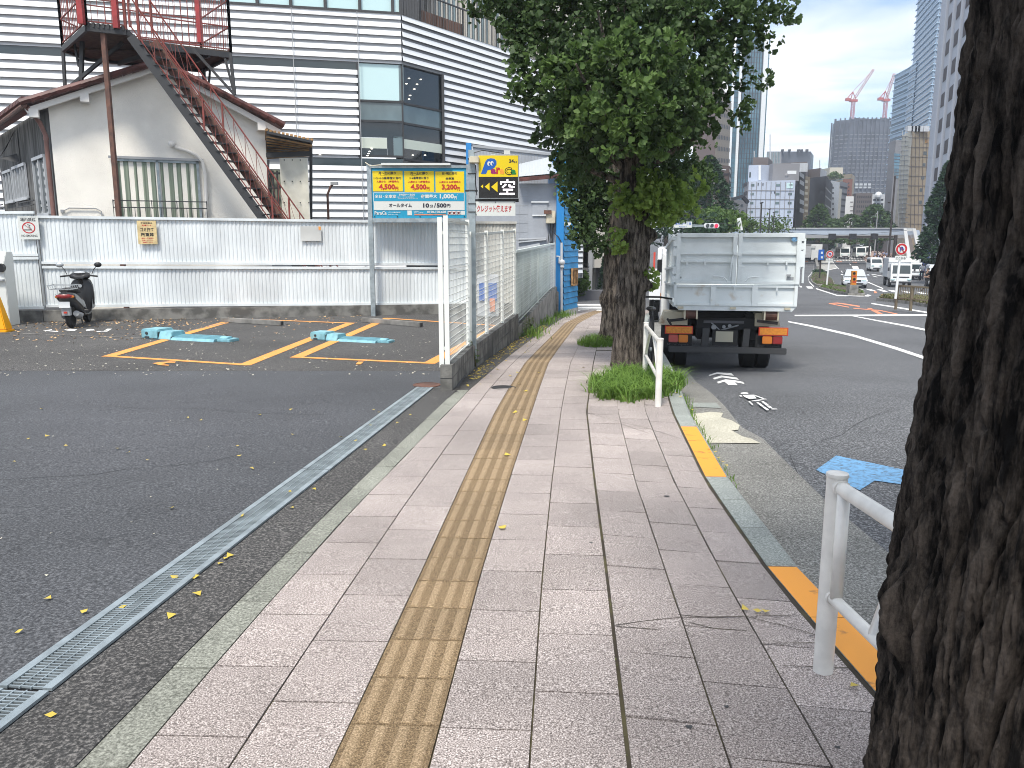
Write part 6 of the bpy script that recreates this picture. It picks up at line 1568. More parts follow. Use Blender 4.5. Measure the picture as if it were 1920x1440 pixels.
spec=[(1180,-60,0,1.0,200),(1040,-50,0,.8,130),(960,-30,.2,.6,70),(1320,-50,.1,.8,130),(1420,-20,.2,.55,50),(1000,30,.0,.55,75),(930,10,.1,.34,22),(905,-25,.1,.4,26),(950,55,0,.26,14),(985,70,-.1,.3,18),(1060,40,-.2,.6,90),(1130,40,-.3,.7,110),(1220,30,-.3,.75,120),(1300,40,-.1,.7,110),(1365,40,0,.52,65),(1415,55,.1,.32,24),(1455,30,.1,.28,14),(1470,25,.1,.18,6),
(1030,100,-.4,.45,50),(1080,120,-.6,.55,80),(1150,120,-.9,.6,95),(1230,110,-.9,.6,95),(1300,120,-.4,.6,90),(1350,105,0,.42,45),(1395,150,.1,.16,7),
(1050,170,-.5,.42,46),(1100,190,-.8,.55,80),(1170,190,-1.1,.6,90),(1240,190,-.9,.6,90),(1290,190,-.3,.45,55),(1345,170,0,.28,20),
(1040,240,-.3,.34,30),(1090,260,-.5,.5,65),(1160,250,-.9,.42,46),(1240,245,-.7,.42,44),(1285,250,-.2,.38,36),(1325,235,0,.20,10),
(1080,300,0,.36,28),(1115,300,.3,.36,34),(1240,300,-.2,.34,30),(1275,300,.1,.2,10),
(985,115,-.3,.22,10),(955,125,-.3,.14,5),(975,180,-.4,.15,6),(1000,175,-.4,.17,8),(1385,210,-.2,.15,7),(1405,195,-.2,.10,4),(1390,240,-.1,.10,4),(1430,150,.1,.12,4),(1450,75,.1,.10,3),
(1100,60,1.0,.9,110),(1250,60,1.0,.9,110),(1180,200,.8,.8,100)]
for s in spec: C_(*s)
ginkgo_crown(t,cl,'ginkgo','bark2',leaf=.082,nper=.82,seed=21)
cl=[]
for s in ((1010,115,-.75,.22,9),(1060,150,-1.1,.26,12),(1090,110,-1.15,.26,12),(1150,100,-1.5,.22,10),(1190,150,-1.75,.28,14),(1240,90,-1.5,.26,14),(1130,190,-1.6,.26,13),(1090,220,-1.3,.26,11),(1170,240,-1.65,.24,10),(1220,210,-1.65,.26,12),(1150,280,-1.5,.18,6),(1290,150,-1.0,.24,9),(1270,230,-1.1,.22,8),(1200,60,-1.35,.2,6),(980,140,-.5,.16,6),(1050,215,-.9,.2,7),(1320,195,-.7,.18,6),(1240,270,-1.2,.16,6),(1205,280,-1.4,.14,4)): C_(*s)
ginkgo_crown(t,cl,'ginkgo_lit','bark2',leaf=.086,seed=23,name='sunlit_sprays')  # front sprays in the brighter leaf colour, lit look painted in
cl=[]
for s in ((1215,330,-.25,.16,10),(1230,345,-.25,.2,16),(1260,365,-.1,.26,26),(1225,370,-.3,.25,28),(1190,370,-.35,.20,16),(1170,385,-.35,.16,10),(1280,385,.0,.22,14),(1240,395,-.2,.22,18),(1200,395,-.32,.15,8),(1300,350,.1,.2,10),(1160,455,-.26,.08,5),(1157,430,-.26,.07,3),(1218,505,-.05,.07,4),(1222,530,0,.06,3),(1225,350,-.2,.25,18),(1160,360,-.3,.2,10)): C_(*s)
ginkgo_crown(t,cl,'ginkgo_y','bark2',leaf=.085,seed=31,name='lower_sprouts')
# ================================================================ SECOND GINKGO (behind)
v=G(1157,640,gs); TY2=16.0; TX2=GX(1160,TY2,gs).x
t=thing('ginkgo_tree','farther ginkgo street tree, trunk half hidden behind the middle ginkgo','tree',(TX2,TY2,gs(TY2)),group='ginkgo street trees')
P=[at(x,y,TY2) for x,y in ((1155,650),(1156,620),(1157,560),(1158,480),(1162,400),(1165,320),(1165,200))]
bark_trunk(t,[(p.x,TY2,p.z) for p in P],[.40,.32,.28,.27,.26,.24,.2],'bark2',nu=120,nv=200,amp=.018,fu=8,fv=1.6,seed=3.7,burls=((at(0,560,TY2).z,math.pi+.3,.22,.07),),flare=.05)
cl=[]
for (x,y,dz,r,n) in ((1105,300,0,.6,60),(1110,250,.3,.9,120),(1090,345,0,.5,50),(1115,365,0,.6,80),(1095,398,0,.34,28),(1110,430,-.2,.5,50),(1140,330,.3,1.,130),(1200,250,.6,1.1,120),(1260,280,.5,.8,90),(1280,340,.4,.6,60),(1250,390,.3,.5,40),(1130,460,-.3,.3,16),(1100,435,0,.25,12),(1062,325,0,.28,14),(1150,390,.2,.7,70),(1300,330,.5,.4,25)):
    cl.append((tuple(at(x,y,TY2+dz)),r,n))
ginkgo_crown(t,cl,'ginkgo','bark2',leaf=.085,nper=1.0,seed=41,tw=False)
# grass tufts
gp=[]
rg=np.random.default_rng(88)
for k in range(150):
    a=rg.uniform(0,6.28); r=math.sqrt(rg.uniform(0,1)); X_=.50*r*math.cos(a); Y_=1.25*r*math.sin(a); gp.append((1.53+X_*.961+Y_*.276,9.75-X_*.276+Y_*.961))
blades(None,'grass',0,0,.05,.07,800,.05,.18,'grass_dry',gs,seed=8,w=.006,pts=gp,label='dry pale blades mixed in the grass at the middle ginkgo',cat='grass',lean=.9)
blades(None,'grass',1.52,9.75,.05,.07,4300,.07,.31,'grass',gs,seed=3,rot=R(-16),w=.0078,pts=gp,label='long bright green grass around the foot of the middle ginkgo tree',cat='grass',lean=.9)
blades(None,'grass',1.95,16.0,.55,1.3,2200,.12,.38,'grass',gs,seed=4,rot=R(-20),w=.006,label='grass tuft around the foot of the farther ginkgo tree',cat='grass',lean=.8)
pts=[]
for y in np.arange(5.6,9.6,.12): pts.append((LX('KRo',y)+.03,y))
blades(None,'weeds',0,0,.03,.05,420,.04,.15,'grass',lambda y:gr(y)+.01,seed=6,pts=[p for p in pts if p[1]>6.8]*2+pts[:8],w=.004,label='thin weeds growing in the gutter along the kerb face',cat='weeds')
pts=[(LX('j2',y),y) for y in np.arange(2,8,.2)]+[(LX('j3',y),y) for y in np.arange(2,8,.35)]
blades(None,'weeds',0,0,.006,.05,160,.004,.014,'grass_dry',gs,seed=7,pts=pts,w=.004,label='moss and tiny weeds in the wide paving joints',cat='weeds')
def weed(x,y,h,n,label,seed=1,g=gs):
    p=G(x,y,g); t=thing('weed_plant',label,'weed',tuple(p)); rg=np.random.default_rng(seed); mbs=MB(); Cs=[];Us=[];Ss=[]
    for s in range(n):
        a=rg.uniform(0,6.28); tip=Vector((math.cos(a)*h*.25,math.sin(a)*h*.25,h*rg.uniform(.6,1))); mbs.bar((0,0,0),tip,.008)
        for k in range(14):
            q=tip*(k+2)/15; b=rg.uniform(0,6.28); Cs.append(q); Us.append((math.cos(b),math.sin(b),.2)); Ss.append(.11*h/.6*rg.uniform(.6,1.1))
    mbs.build('stems','grass_dry',t)
    Cs=np.array(Cs);Us=np.array(Us);Ss=np.array(Ss)[:,None]; Vv=np.cross(Us,[0,0,1]); 
    P_=np.stack([Cs,Cs+Ss*(.5*Us+.14*Vv),Cs+Ss*Us+np.array([0,0,-.02]),Cs+Ss*(.5*Us-.14*Vv)],1).reshape(-1,3); b=np.arange(len(Cs))[:,None]*4
    npmesh('leaves',P_,b+np.array([[0,1,2,3]]),'grassf',t)
weed(893,690,.62,4,'tall leafy weed against the block wall, nearest the lot corner',1)
weed(985,630,.5,4,'leafy weed at the start of the lower block wall',2); weed(996,622,.4,5,'smaller leafy weed just past the leafy weed at the low wall',5)
blades(None,'grass',0,0,.18,.5,900,.1,.4,'grass',gs,seed=9,pts=[(wallpts(y)+.12,y) for y in (17.6,18,18.8,22,23,26,26.6,27,27.2,27.4,27.6)],w=.008,label='clumps of grass along the foot of the low wall and blue house',cat='grass')
# round hedge
hd=[o for o in bpy.data.objects if o.name=='low_planter'][0]
def clump(parent,name,c,r,n,size,m,seed=1,shell=.55):
    rg=np.random.default_rng(seed); d=rg.normal(0,1,(n,3)); d/=np.linalg.norm(d,axis=1)[:,None]; q=rg.uniform(shell,1.05,(n,1)); rr=np.array(r if hasattr(r,'__len__') else (r,r,r))
    C=np.array(c)+d*rr*q; U=rg.normal(0,1,(n,3)); U/=np.linalg.norm(U,axis=1)[:,None]; A=np.cross(U,rg.normal(0,1,(n,3))); A/=np.linalg.norm(A,axis=1)[:,None]; s=size*rg.uniform(.6,1.3,(n,1))
    P=np.stack([C-U*s-A*s*.5,C+U*s*.1-A*s,C+U*s,C+A*s*.9],1).reshape(-1,3); iv=np.array(wmat(parent).inverted()) if parent else np.eye(4); P=P@iv[:3,:3].T+iv[:3,3]
    b=np.arange(n)[:,None]*4; return npmesh(name,P,b+np.array([[0,1,2,3]]),m,parent)
c=at(1088,530,46); clump(hd,'foliage',c,(.55,.5,.75),900,.10,'shrub',3,.2)
mb=MB(); v=at(1085,545,46); mb.bb(v.x-.6,v.x+2.2,46,47,-2.2,v.z+.0); mb.build('planter_wall','cl_g',hd,world=True)
c=at(1131,520,50); t=thing('small_conifer','small dark pointed conifer by the gate across the side street','tree',(c.x,50,-2.1)); 
for k in range(5): pass
rg=np.random.default_rng(3)
def conifer(parent,base,h,r,n,size,m,seed=1,z0=.08,power=1.0,trunk=True,name='crown',bumps=.25):
    rg=np.random.default_rng(seed); f=rg.uniform(0,1,n)**.8; f=z0+(1-z0)*f; a=rg.uniform(0,6.283,n)
    env=((1-f)**power)*np.clip((f-z0+.05)*8,0,1)
    lob=1+bumps*np.sin(f*h*2.2+3*np.sin(a*2+seed))*np.cos(a*3+seed+f*9)
    q=rg.uniform(.35,1,n)**.6; R_=r*env*lob*q+.03*r
    C=np.stack([base[0]+R_*np.cos(a),base[1]+R_*np.sin(a),base[2]+f*h-.10*R_],1)
    U=np.stack([np.cos(a),np.sin(a),rg.uniform(-.5,.5,n)],1)+rg.normal(0,.4,(n,3)); U/=np.linalg.norm(U,axis=1)[:,None]; A=np.cross(U,rg.normal(0,1,(n,3))); A/=np.linalg.norm(A,axis=1)[:,None]; s=size*rg.uniform(.6,1.4,(n,1))
    P=np.stack([C-U*s*.8,C-A*s*.4,C+U*s,C+A*s*.4],1).reshape(-1,3); iv=np.array(wmat(parent).inverted()); P=P@iv[:3,:3].T+iv[:3,3]; b=np.arange(n)[:,None]*4
    o=npmesh(name,P,b+np.array([[0,1,2,3]]),m,parent)
    if trunk: mb=MB(); mb.tube([base,(base[0],base[1],base[2]+h*.9)],[r*.10,r*.02],8); mb.build('trunk','bark2',parent,world=True)
    return o
conifer(t,(c.x,50,-2.1),2.6,.45,700,.10,'conif',4)
# ================================================================ CONTAINER TRUCK
DT=14.0
xl_,xr_=at(1265,500,DT).x,at(1496,500,DT).x; zrd=gr(DT)
t=thing('container_truck','white container truck parked at the kerb, rear doors and orange reflectors toward the viewer','truck',((xl_+xr_)/2,DT,zrd-.02),rz=-R(9.4),rx=-R(2.4))
sc=(xr_-xl_)/233.0                       # metres per photo pixel on the rear plane
X_=lambda x:(x-1386.5)*sc
zref=at(1386,500,DT).z-zrd+.02
Z_=lambda y:(at(1386,y,DT).z-zrd+.02)
mb=MB(); W0,W1=X_(1272),X_(1501); BLn=5.3
zt,zb_,zm_=Z_(438),Z_(577),Z_(533)
th=.05
# box body shell: sides, floor, front (open top)
mb=MB()
mb.bb(W0,W0+th,.05,BLn,Z_(560),zt-.03); mb.bb(W1-th,W1,.05,BLn,Z_(560),zt-.03); mb.bb(W0,W1,.05,BLn,zb_,zb_+.06); mb.bb(W0,W1,BLn-.05,BLn,zb_,zt)
for k in range(7):
    y=.5+k*.68
    for s,xx in ((-1,W0),(1,W1)): mb.bb(xx+s*.0,xx+s*.035,y,y+.07,Z_(570),zt-.10)
for z in (zt-.03,Z_(533),Z_(500)):
    h=.07 if z>zt-.1 else .035
    for s,xx in ((-1,W0),(1,W1)): mb.bb(xx-.0 if s>0 else xx-.05,xx+.05 if s>0 else xx,.05,BLn,z-h,z)
for s,xx in ((-1,W0),(1,W1)):
    for k in range(16): mb.bar((xx+s*.02,.3+k*.28,Z_(560)),(xx+s*.02,.44+k*.28,Z_(572)),.03,.03); mb.bar((xx+s*.02,.44+k*.28,Z_(572)),(xx+s*.02,.58+k*.28,Z_(560)),.03,.03)
mb.build('container_body','tbox',t)
def door(x0,x1,z0,z1,label,ribs):
    mb=MB(); a,b=X_(x0),X_(x1); c,d=Z_(z1),Z_(z0); fr=.072
    mb.bb(a,b,.0,.03,c,d)
    mb.bb(a,a+fr,-.06,0,c,d); mb.bb(b-fr,b,-.06,0,c,d); mb.bb(a+fr,b-fr,-.06,0,d-fr,d); mb.bb(a+fr,b-fr,-.06,0,c,c+fr*.7)
    for (y,w_) in ribs: z=Z_(y); mb.bb(a+fr,b-fr,-.035,0,z-w_/2,z+w_/2)
    return mb.build('rear_door','tbox',t,bevel=.006,label=label)
dl=door(1275,1387.2,437,533,None,((475.5,.04),(491,.035))); dr=door(1388.8,1503,437,533,None,((475.5,.04),(491,.035)))
for d_,xs in ((dl,(1295,1329)),(dr,(1444,1478))):
    mb=MB()
    for x in xs: mb.bb(X_(x)-.015,X_(x)+.015,-.06,-.035,Z_(497),Z_(489))
    mb.build('hook','tbox',d_)
for d_,xa,xb in ((dl,1344,1371),(dr,1405,1430)):
    mb=MB(); s=1 if xa<1380 else -1
    if s>0: p=[(xa,518.5),(1361,519),(1367,522),(xb,527)]
    else: p=[(xa,527),(1410,521),(1417,519.5),(xb,520)]
    mb.tube([(X_(x),-.06,Z_(y)) for x,y in p],.014,6); mb.build('grab_handle','tbox',d_)
mb=MB(); mb.tube([(X_(1379),-.07,Z_(482)),(X_(1377.5),-.08,Z_(495)),(X_(1376),-.07,Z_(519))],.016,6); mb.cyl((X_(1384),-.07,Z_(476)),.03,.05,10,'Y'); mb.cyl((X_(1391),-.07,Z_(477)),.03,.05,10,'Y'); mb.build('door_latch','tbox',t,smooth=True)
# lower flap
mb=MB(); a,b=X_(1273),X_(1501); c,d=Z_(574),Z_(534.5)
mb.bb(a,b,.0,.03,c,d)
for x0,x1 in ((1273,1278),(1341.5,1352),(1418,1429),(1495,1501)): mb.bb(X_(x0),X_(x1),-.045,0,c,d)
for (za,zb2) in ((c,c+.05),(d-.045,d)):
    for x0,x1 in ((1278,1341.5),(1352,1418),(1429,1495)): mb.bb(X_(x0)+.001,X_(x1)-.001,-.04,0,za,zb2)
for x in (1309,1386,1463): mb.bb(X_(x)-.012,X_(x)+.012,-.055,-.04,Z_(546),Z_(538))
M['tbox_r']=mat('container_rusting',(.70,.745,.745),.55,c2=(.40,.27,.13),vscale=2.6,thr=(.58,.74),detail=9)
mb.build('lower_flap','tbox_r',t,bevel=.004)
mb=MB(); i=[(X_(1273),c-.002),(X_(1501),c-.002),(X_(1493),Z_(583)),(X_(1283),Z_(583))]; q0=[mb.p((x,-.02,z)) for x,z in i]; q1_=[mb.p((x,.15,z)) for x,z in i]; mb.face(q0); mb.face(q1_[::-1])
for k in range(4): mb.face([q0[k],q1_[k],q1_[(k+1)%4],q0[(k+1)%4]])
mb.build('lower_beam','tbox',t)
mb=MB()
for x in (1286,1384,1484): mb.bb(X_(x)-.05,X_(x)+.05,-.06,-.021,Z_(580),Z_(576)); 
mb.build('hinge_clamps','tcream',t)
# hinges and side bars
mb=MB()
for x,zs_ in ((1272,((451,462),(466,480),(501,515),(519,530))),(1505.5,((437,452),(456,468),(470,500)))):
    for (a_,b_) in zs_: mb.bb(X_(x)-.03,X_(x)+.03,-.055,.02,Z_(b_),Z_(a_))
mb.tube([(X_(1509),-.03,Z_(447)),(X_(1509),-.03,Z_(530))],.02,8); mb.bb(X_(1507),X_(1511),-.05,0,Z_(478),Z_(448)); mb.build('hinges','tbox',t)
mb=MB(); mb.lathe((X_(1490),.0,Z_(447)),[(.0,.046),(.055,.046),(.055,.05),(0,.05)],20,axis=(0,-1,0)); mb.build('round_sticker','bluemark',t)
mb=MB(); mb.bb(X_(1480),X_(1487),-.052,-.002,Z_(517),Z_(514)); mb.bb(X_(1480),X_(1493),-.004,-.001,Z_(525),Z_(519)); mb.bb(X_(1281),X_(1286),-.004,-.001,Z_(523),Z_(519.5)); mb.build('stickers','grey',t)
# side lettering hint (blue marks on the side)
text(t,'side_lettering','165','teal',(W0-.055,.9,Z_(487)),h=.26,right=(0,-1,0),up=(0,0,1))
# rollers, chassis
for x0,x1 in ((1297,1316),(1446,1467)):
    mb=MB(); mb.cyl(((X_(x0)+X_(x1))/2,.10,Z_(590)),.09,X_(x1)-X_(x0),16,'X'); mb.build('roller','rust',t)
    mb=MB(); mb.bb(X_(x0)-.03,X_(x0)-.005,.0,.25,Z_(600),Z_(583)); mb.bb(X_(x1)+.005,X_(x1)+.03,.0,.25,Z_(600),Z_(583)); mb.build('roller_bracket','tcream',t)
mb=MB(); mb.bb(X_(1322),X_(1345),.35,6.8,Z_(640),Z_(590)); mb.bb(X_(1412),X_(1435),.35,6.8,Z_(640),Z_(590)); mb.bb(X_(1320),X_(1436),.30,.42,Z_(620),Z_(598)); mb.bb(X_(1302),X_(1470),.5,.8,Z_(612),Z_(588)); mb.bb(X_(1315),X_(1440),1.1,1.4,Z_(640),Z_(600)); mb.bb(X_(1340),X_(1420),2,3,Z_(650),Z_(585)); mb.build('chassis','blackm',t)
mb=MB(); mb.bb(X_(1333),X_(1410),.28,.299,Z_(608.5),Z_(603.5)); mb.build('maker_plate','cl_g',t)
mb=MB()
for x,y,r in ((1353,616,.045),(1372,615,.03),(1383,613,.03)): mb.cyl((X_(x),.27,Z_(y)),r,.06,12,'Y')
mb.tube([(X_(1345),.3,Z_(605)),(X_(1365),.25,Z_(622)),(X_(1400),.3,Z_(612))],.014,6)
mb.build('couplings','grey',t)
mb=MB()
for x0,x1 in ((1331,1343),(1408,1419)):
    p=[(X_(x0),Z_(617)),(X_(x1)+.01,Z_(617)),(X_(x1)-.01,Z_(652)),(X_(x0)-.02,Z_(652))]; q0=[mb.p((x,.08,z)) for x,z in p]; q1_=[mb.p((x,.25,z)) for x,z in p]; mb.face(q0); mb.face(q1_[::-1])
    for k in range(4): mb.face([q0[k],q1_[k],q1_[(k+1)%4],q0[(k+1)%4]])
mb.build('bumper_brackets','dark',t)
mb=MB(); mb.bb(X_(1266),X_(1486.5),-.06,.06,Z_(662.5),Z_(651)); mb.build('bumper','dark',t,bevel=.012)
mb=MB(); mb.bb(X_(1356),X_(1389),.14,.15,Z_(643),Z_(623)); mb.build('number_plate','plate',t)
mb=MB(); mb.bb(X_(1350),X_(1398),.155,.20,Z_(650),Z_(620)); mb.build('plate_bracket','blackm',t)
for x0,x1 in ((1258,1311),(1434,1488)):
    mb=MB(); mb.bb(X_(x0),X_(x1),-.03,.0,Z_(628),Z_(613)); rf=mb.build('reflector_frame','refl_r',t)
    mb=MB(); mb.bb(X_(x0+2),X_(x1-2),-.036,-.031,Z_(626.5),Z_(614.5)); mb.build('reflector_panel','refl_o',rf)
for cx,m1,m2,sg in ((1284,'tail_p','tail_o',1),(1460,'tail_o','tail_r',1)):
    for dx_,mm in ((-9.5,m1),(9.5,m2)):
        mb=MB(); mb.bb(X_(cx+dx_-9),X_(cx+dx_+9),-.03,.03,Z_(644),Z_(629.5)); mb.build('tail_lamp',mm,t,bevel=.012)
# mudflaps, fender panels cream
for x0,x1 in ((1257,1311),(1431,1480)):
    mb=MB(); mb.bb(X_(x0),X_(x1),.12,.14,Z_(655),Z_(628)); mf=mb.build('mud_flap','blackm',t)
    text(mf,'lettering','Shinmaywa','cl_g',((X_(x0)+X_(x1))/2,.115,Z_(649)),w=.38,h=.05)
M['tcream_r']=mat('cream_rusting',(.55,.50,.38),.6,c2=(.28,.13,.05),vscale=4,thr=(.60,.70),detail=9)
mb=MB()
for s,x0,x1 in ((-1,1248,1302),(1,1430,1478)):
    p=[(X_(x0)+ (0 if s>0 else .0),Z_(613)),(X_(x1),Z_(613)),(X_(x1) if s<0 else X_(x1)-.05,Z_(588)),(X_(x0) if s>0 else X_(x0)+.08,Z_(588))]
    q0=[mb.p((x,.25,z)) for x,z in p]; q1_=[mb.p((x,1.2,z)) for x,z in p]; mb.face(q0); mb.face(q1_[::-1])
    for k in range(4): mb.face([q0[k],q1_[k],q1_[(k+1)%4],q0[(k+1)%4]])
mb.build('rear_fenders','tcream_r',t)
mb=MB()
mb.bar((X_(1266),.1,Z_(604)),(X_(1300),.1,Z_(600)),.03,.05); mb.bar((X_(1432),.1,Z_(602)),(X_(1470),.1,Z_(606)),.03,.05); mb.tube([(X_(1262),.1,Z_(600)),(X_(1270),.08,Z_(612))],.02,6); mb.build('hoses','blackm',t)
def twheel(x,y,r=.41,w_=.24):
    mb=MB(); mb.lathe((x,y,r),[(r*.55,-w_/2),(r*.93,-w_/2),(r,-w_*.36),(r,w_*.36),(r*.93,w_/2),(r*.55,w_/2)],30,axis=(1,0,0)); 
    for g_ in (-.05,0,.05): mb.lathe((x,y,r),[(r+.003,g_-.006),(r+.003,g_+.006)],30,axis=(1,0,0))
    w2=mb.build('wheel','rubber',t,smooth=True); mb=MB(); mb.lathe((x,y,r),[(r*.2,-w_*.3),(r*.54,-w_*.42),(r*.54,w_*.42),(r*.2,w_*.3)],20,axis=(1,0,0)); mb.build('rim','grey',w2)
for x in (1262,1287.5,1428,1455): twheel((X_(x) if x>1300 else X_(x)+.04),1.00)
for x in (W0+.15,W1-.15): twheel(x,6.0)
# cab
mb=MB(); prof=[(5.6,.55),(5.6,2.25),(5.75,2.42),(6.7,2.42),(7.25,1.65),(7.35,.5)]; mb.extr(prof,W0-.10,W1-.10); cabo=mb.build('cab','truckw',t,bevel=.05)
mb=MB(); mb.extr([(5.95,1.45),(5.95,2.15),(6.55,2.15),(6.95,1.45)],W0-.108,W0-.101); mb.bb(W0+.35,W1-.35,5.58,5.595,1.6,2.1); mb.build('cab_windows','glass',t)
mb=MB(); mb.bb(W0-.11,W0-.101,5.75,6.6,1.12,1.26); mb.build('side_marker','refl_o',t)
mb=MB(); mb.box((W0-.12,7.1,1.95),(.16,.10,.34)); mb.bar((W0+.1,7.0,2.2),(W0-.12,7.1,2.1),.03); mb.box((W1+.12,7.1,1.95),(.16,.10,.34)); mb.bar((W1-.1,7.0,2.2),(W1+.12,7.1,2.1),.03); mb.build('wing_mirrors','black',t,bevel=.02)
mb=MB(); mb.bb(W0+.1,W1-.1,5.3,5.55,.5,1.5); mb.bb(W0+.05,W0+.5,3.2,4.6,.35,.8); mb.build('tank','blackm',t)
# ---- truck ahead, mostly hidden
p=at(1207,570,27.5)
t=thing('delivery_truck','red and white truck parked ahead, only a sliver visible between tree trunk and container truck','truck',(at(1250,560,27).x,27,gr(26)),rz=-R(12))
mb=MB(); mb.bb(-.6,1.05,.1,3.2,.75,1.7); mb.build('cargo_bed','truckw',t,bevel=.02)
mb=MB(); mb.bb(-.45,1.0,3.4,4.8,.5,2.5); mb.build('cab','truckw',t,bevel=.05); mb=MB(); mb.bb(-.60,-.53,3.3,3.4,1.3,2.3); mb.build('red_rack','carr',t)
mb=MB(); mb.bb(.55,.95,.05,.1,.62,.74); mb.build('tail_lamp','tail_r',t)
mb=MB(); 
for y in (.9,4.1): mb.cyl((.8,y,.36),.36,.3,18,'X'); mb.cyl((-.45,y,.36),.36,.3,18,'X')
mb.build('wheels','rubber',t)
# ================================================================ GUARD RAILS
def rail(posts,label,hoop=True,r=.032,name='guard_rail',h=.745,mname='mesh',ends=None):
    a,b=posts; t=thing(name,label,'guard rail',tuple(a),group='white tubular guard rails')
    M.setdefault('railw',mat('rail_paint',(.70,.68,.63),.35,var=.08,vscale=9,coat=.2))
    for p in (a,b):
        mb=MB(); mb.tube([p+Vector((0,0,-.05)),p+Vector((0,0,h-.012))],r,20); po=mb.build('post','railw',t,world=True,smooth=True)
        mb=MB(); mb.lathe(p+Vector((0,0,h)),[(r+.002,-.012),(r+.004,-.008),(r+.002,.002),(r*.6,.006)],20); mb.build('cap','railw',po,world=True,smooth=True)
    d=(b-a); n=d.normalized()
    ht,hb=h-.045,h*.40
    mb=MB(); mb.tube([a+n*.03+Vector((0,0,ht)),b-n*.03+Vector((0,0,ht))],r*.72,16)
    for p,s in ((a,1),(b,-1)): mb.lathe(p+n*s*r+Vector((0,0,ht)),[(r*.85,-.01),(r*.85,.012)],16,axis=tuple(n))
    mb.build('top_rail','railw',t,world=True,smooth=True)
    mb=MB(); mb.tube([a+n*.03+Vector((0,0,hb)),b-n*.03+Vector((0,0,hb))],r*.60,14)
    for p,s in ((a,1),(b,-1)): mb.lathe(p+n*s*r+Vector((0,0,hb)),[(r*.72,-.008),(r*.72,.008)],16,axis=tuple(n))
    mb.build('lower_rail','railw',t,world=True,smooth=True)
    if hoop:
        mb=MB(); L_n=d.length
        def arc(u0,u1):
            pts=[]
            for k in range(13):
                f=k/12; u=u0+(u1-u0)*f; pts.append(a+n*u+Vector((0,0,hb+(ht-hb)*math.sin(f*math.pi/2))))
            return pts
        m_=L_n/2
        mb.tube(arc(.10,m_*.95),r*.55,10); mb.tube(arc(L_n-.10,m_*1.05),r*.55,10); mb.build('hoop','railw',t,world=True,smooth=True)
    else:
        mb=MB(); mb.tube([a+n*.062+Vector((0,0,hb+.01)),a+n*.062+Vector((0,0,ht-.01))],r*.62,12); mb.tube([b-n*.062+Vector((0,0,hb+.01)),b-n*.062+Vector((0,0,ht-.01))],r*.62,12); 
        mb.tube([a+d*.55+Vector((0,0,hb)),a+d*.42+Vector((0,0,hb+.0)),b-n*.3+Vector((0,0,ht))],r*.5,10); mb.build('inner_tube','railw',t,world=True,smooth=True)
        mb=MB()
        for z in (ht-.12,ht-.18,hb+.06,hb+.12): mb.box(a+n*.04+Vector((0,0,z)),(.006,.035,.045))
        mb.build('hinge','alu',t,world=True)
    return t
a=Vector((1.165,2.76,gs(2.76))); b=Vector((1.19,1.95,gs(1.95)))
rail([a,b],'white tubular guard rail beside the near trunk at the lower right',hoop=False,r=.036,h=.765)
a=Vector((1.545,8.29,gs(8.29))); b=Vector((1.80,10.7,gs(10.7)))
rail([a,b],'white tubular guard rail with curved hoops by the middle ginkgo and its grass',hoop=True,r=.034,h=.72)
# ================================================================ BICYCLE
def bicycle(loc,rz,label):
    t=thing('bicycle',label,'bicycle',loc,rz=rz)
    for y,nm in ((0,'wheel'),(1.05,'wheel')):
        mb=MB(); n=36
        mb.tube([(0,y+.31*math.cos(2*math.pi*k/n),.33+.31*math.sin(2*math.pi*k/n)) for k in range(n+1)],.02,8,cap=False); w_=mb.build('wheel','rubber',t)
        mb=MB()
        for k in range(16): a=2*math.pi*k/16; mb.bar((0,y,.33),(0,y+.3*math.cos(a),.33+.3*math.sin(a)),.003)
        mb.cyl((0,y,.33),.03,.07,10,'X'); mb.build('spokes','alu',w_)
    mb=MB(); f=lambda *p:mb.tube([Vector((0,*q)) for q in p],.017,8)
    f((1.05,.33),(.90,.80)); f((.90,.75),(.45,.30)); f((.45,.30),(.30,.82)); f((.88,.80),(.33,.74)); f((0,.33),(.45,.30)); f((0,.33),(.32,.72)); f((.90,.80),(.87,.95)); mb.build('frame','blackm',t)
    mb=MB(); mb.tube([(-.28,.84,.97),(-.1,.92,.99),(.1,.92,.99),(.28,.84,.97)],.014,8); mb.build('handlebar','black',t)
    mb=MB(); mb.sphere((0,.28,.87),(.07,.13,.035),12,6); mb.build('saddle','black',t)
    mb=MB(); mb.cyl((.05,.45,.30),.09,.01,20,'X'); mb.bar((.08,.45,.30),(.08,.52,.16),.02); mb.bar((-.08,.45,.30),(-.08,.38,.44),.02); mb.build('crank','dark',t)
    mb=MB(); mb.box((0,1.12,.88),(.05,.05,.05)); mb.build('lamp','black',t)
    return t
bicycle((1.90,11.0,gs(11)),R(-12),'dark bicycle leaning behind the guard rail next to the middle ginkgo trunk')
# ================================================================ PEOPLE
def skin_mesh(name,verts,edges,radii,m,parent,root=0,sub=1):
    me=bpy.data.meshes.new(name); me.from_pydata(verts,edges,[]); o=bpy.data.objects.new(name,me); col.objects.link(o)
    sk=o.modifiers.new('s','SKIN'); sk.use_smooth_shade=True
    for i,r in enumerate(radii): 
        v=me.skin_vertices[0].data[i]; v.radius=r if hasattr(r,'__len__') else (r,r); v.use_root=(i==root)
    sb=o.modifiers.new('u','SUBSURF'); sb.levels=sub; sb.render_levels=sub
    dg=bpy.context.evaluated_depsgraph_get(); dg.update(); m2=bpy.data.meshes.new_from_object(o.evaluated_get(dg)); bpy.data.objects.remove(o)
    m2.materials.clear(); m2.materials.append(M[m]); 
    for p in m2.polygons: p.use_smooth=True
    ob=bpy.data.objects.new(name,m2); col.objects.link(ob); ob.parent=parent; return ob
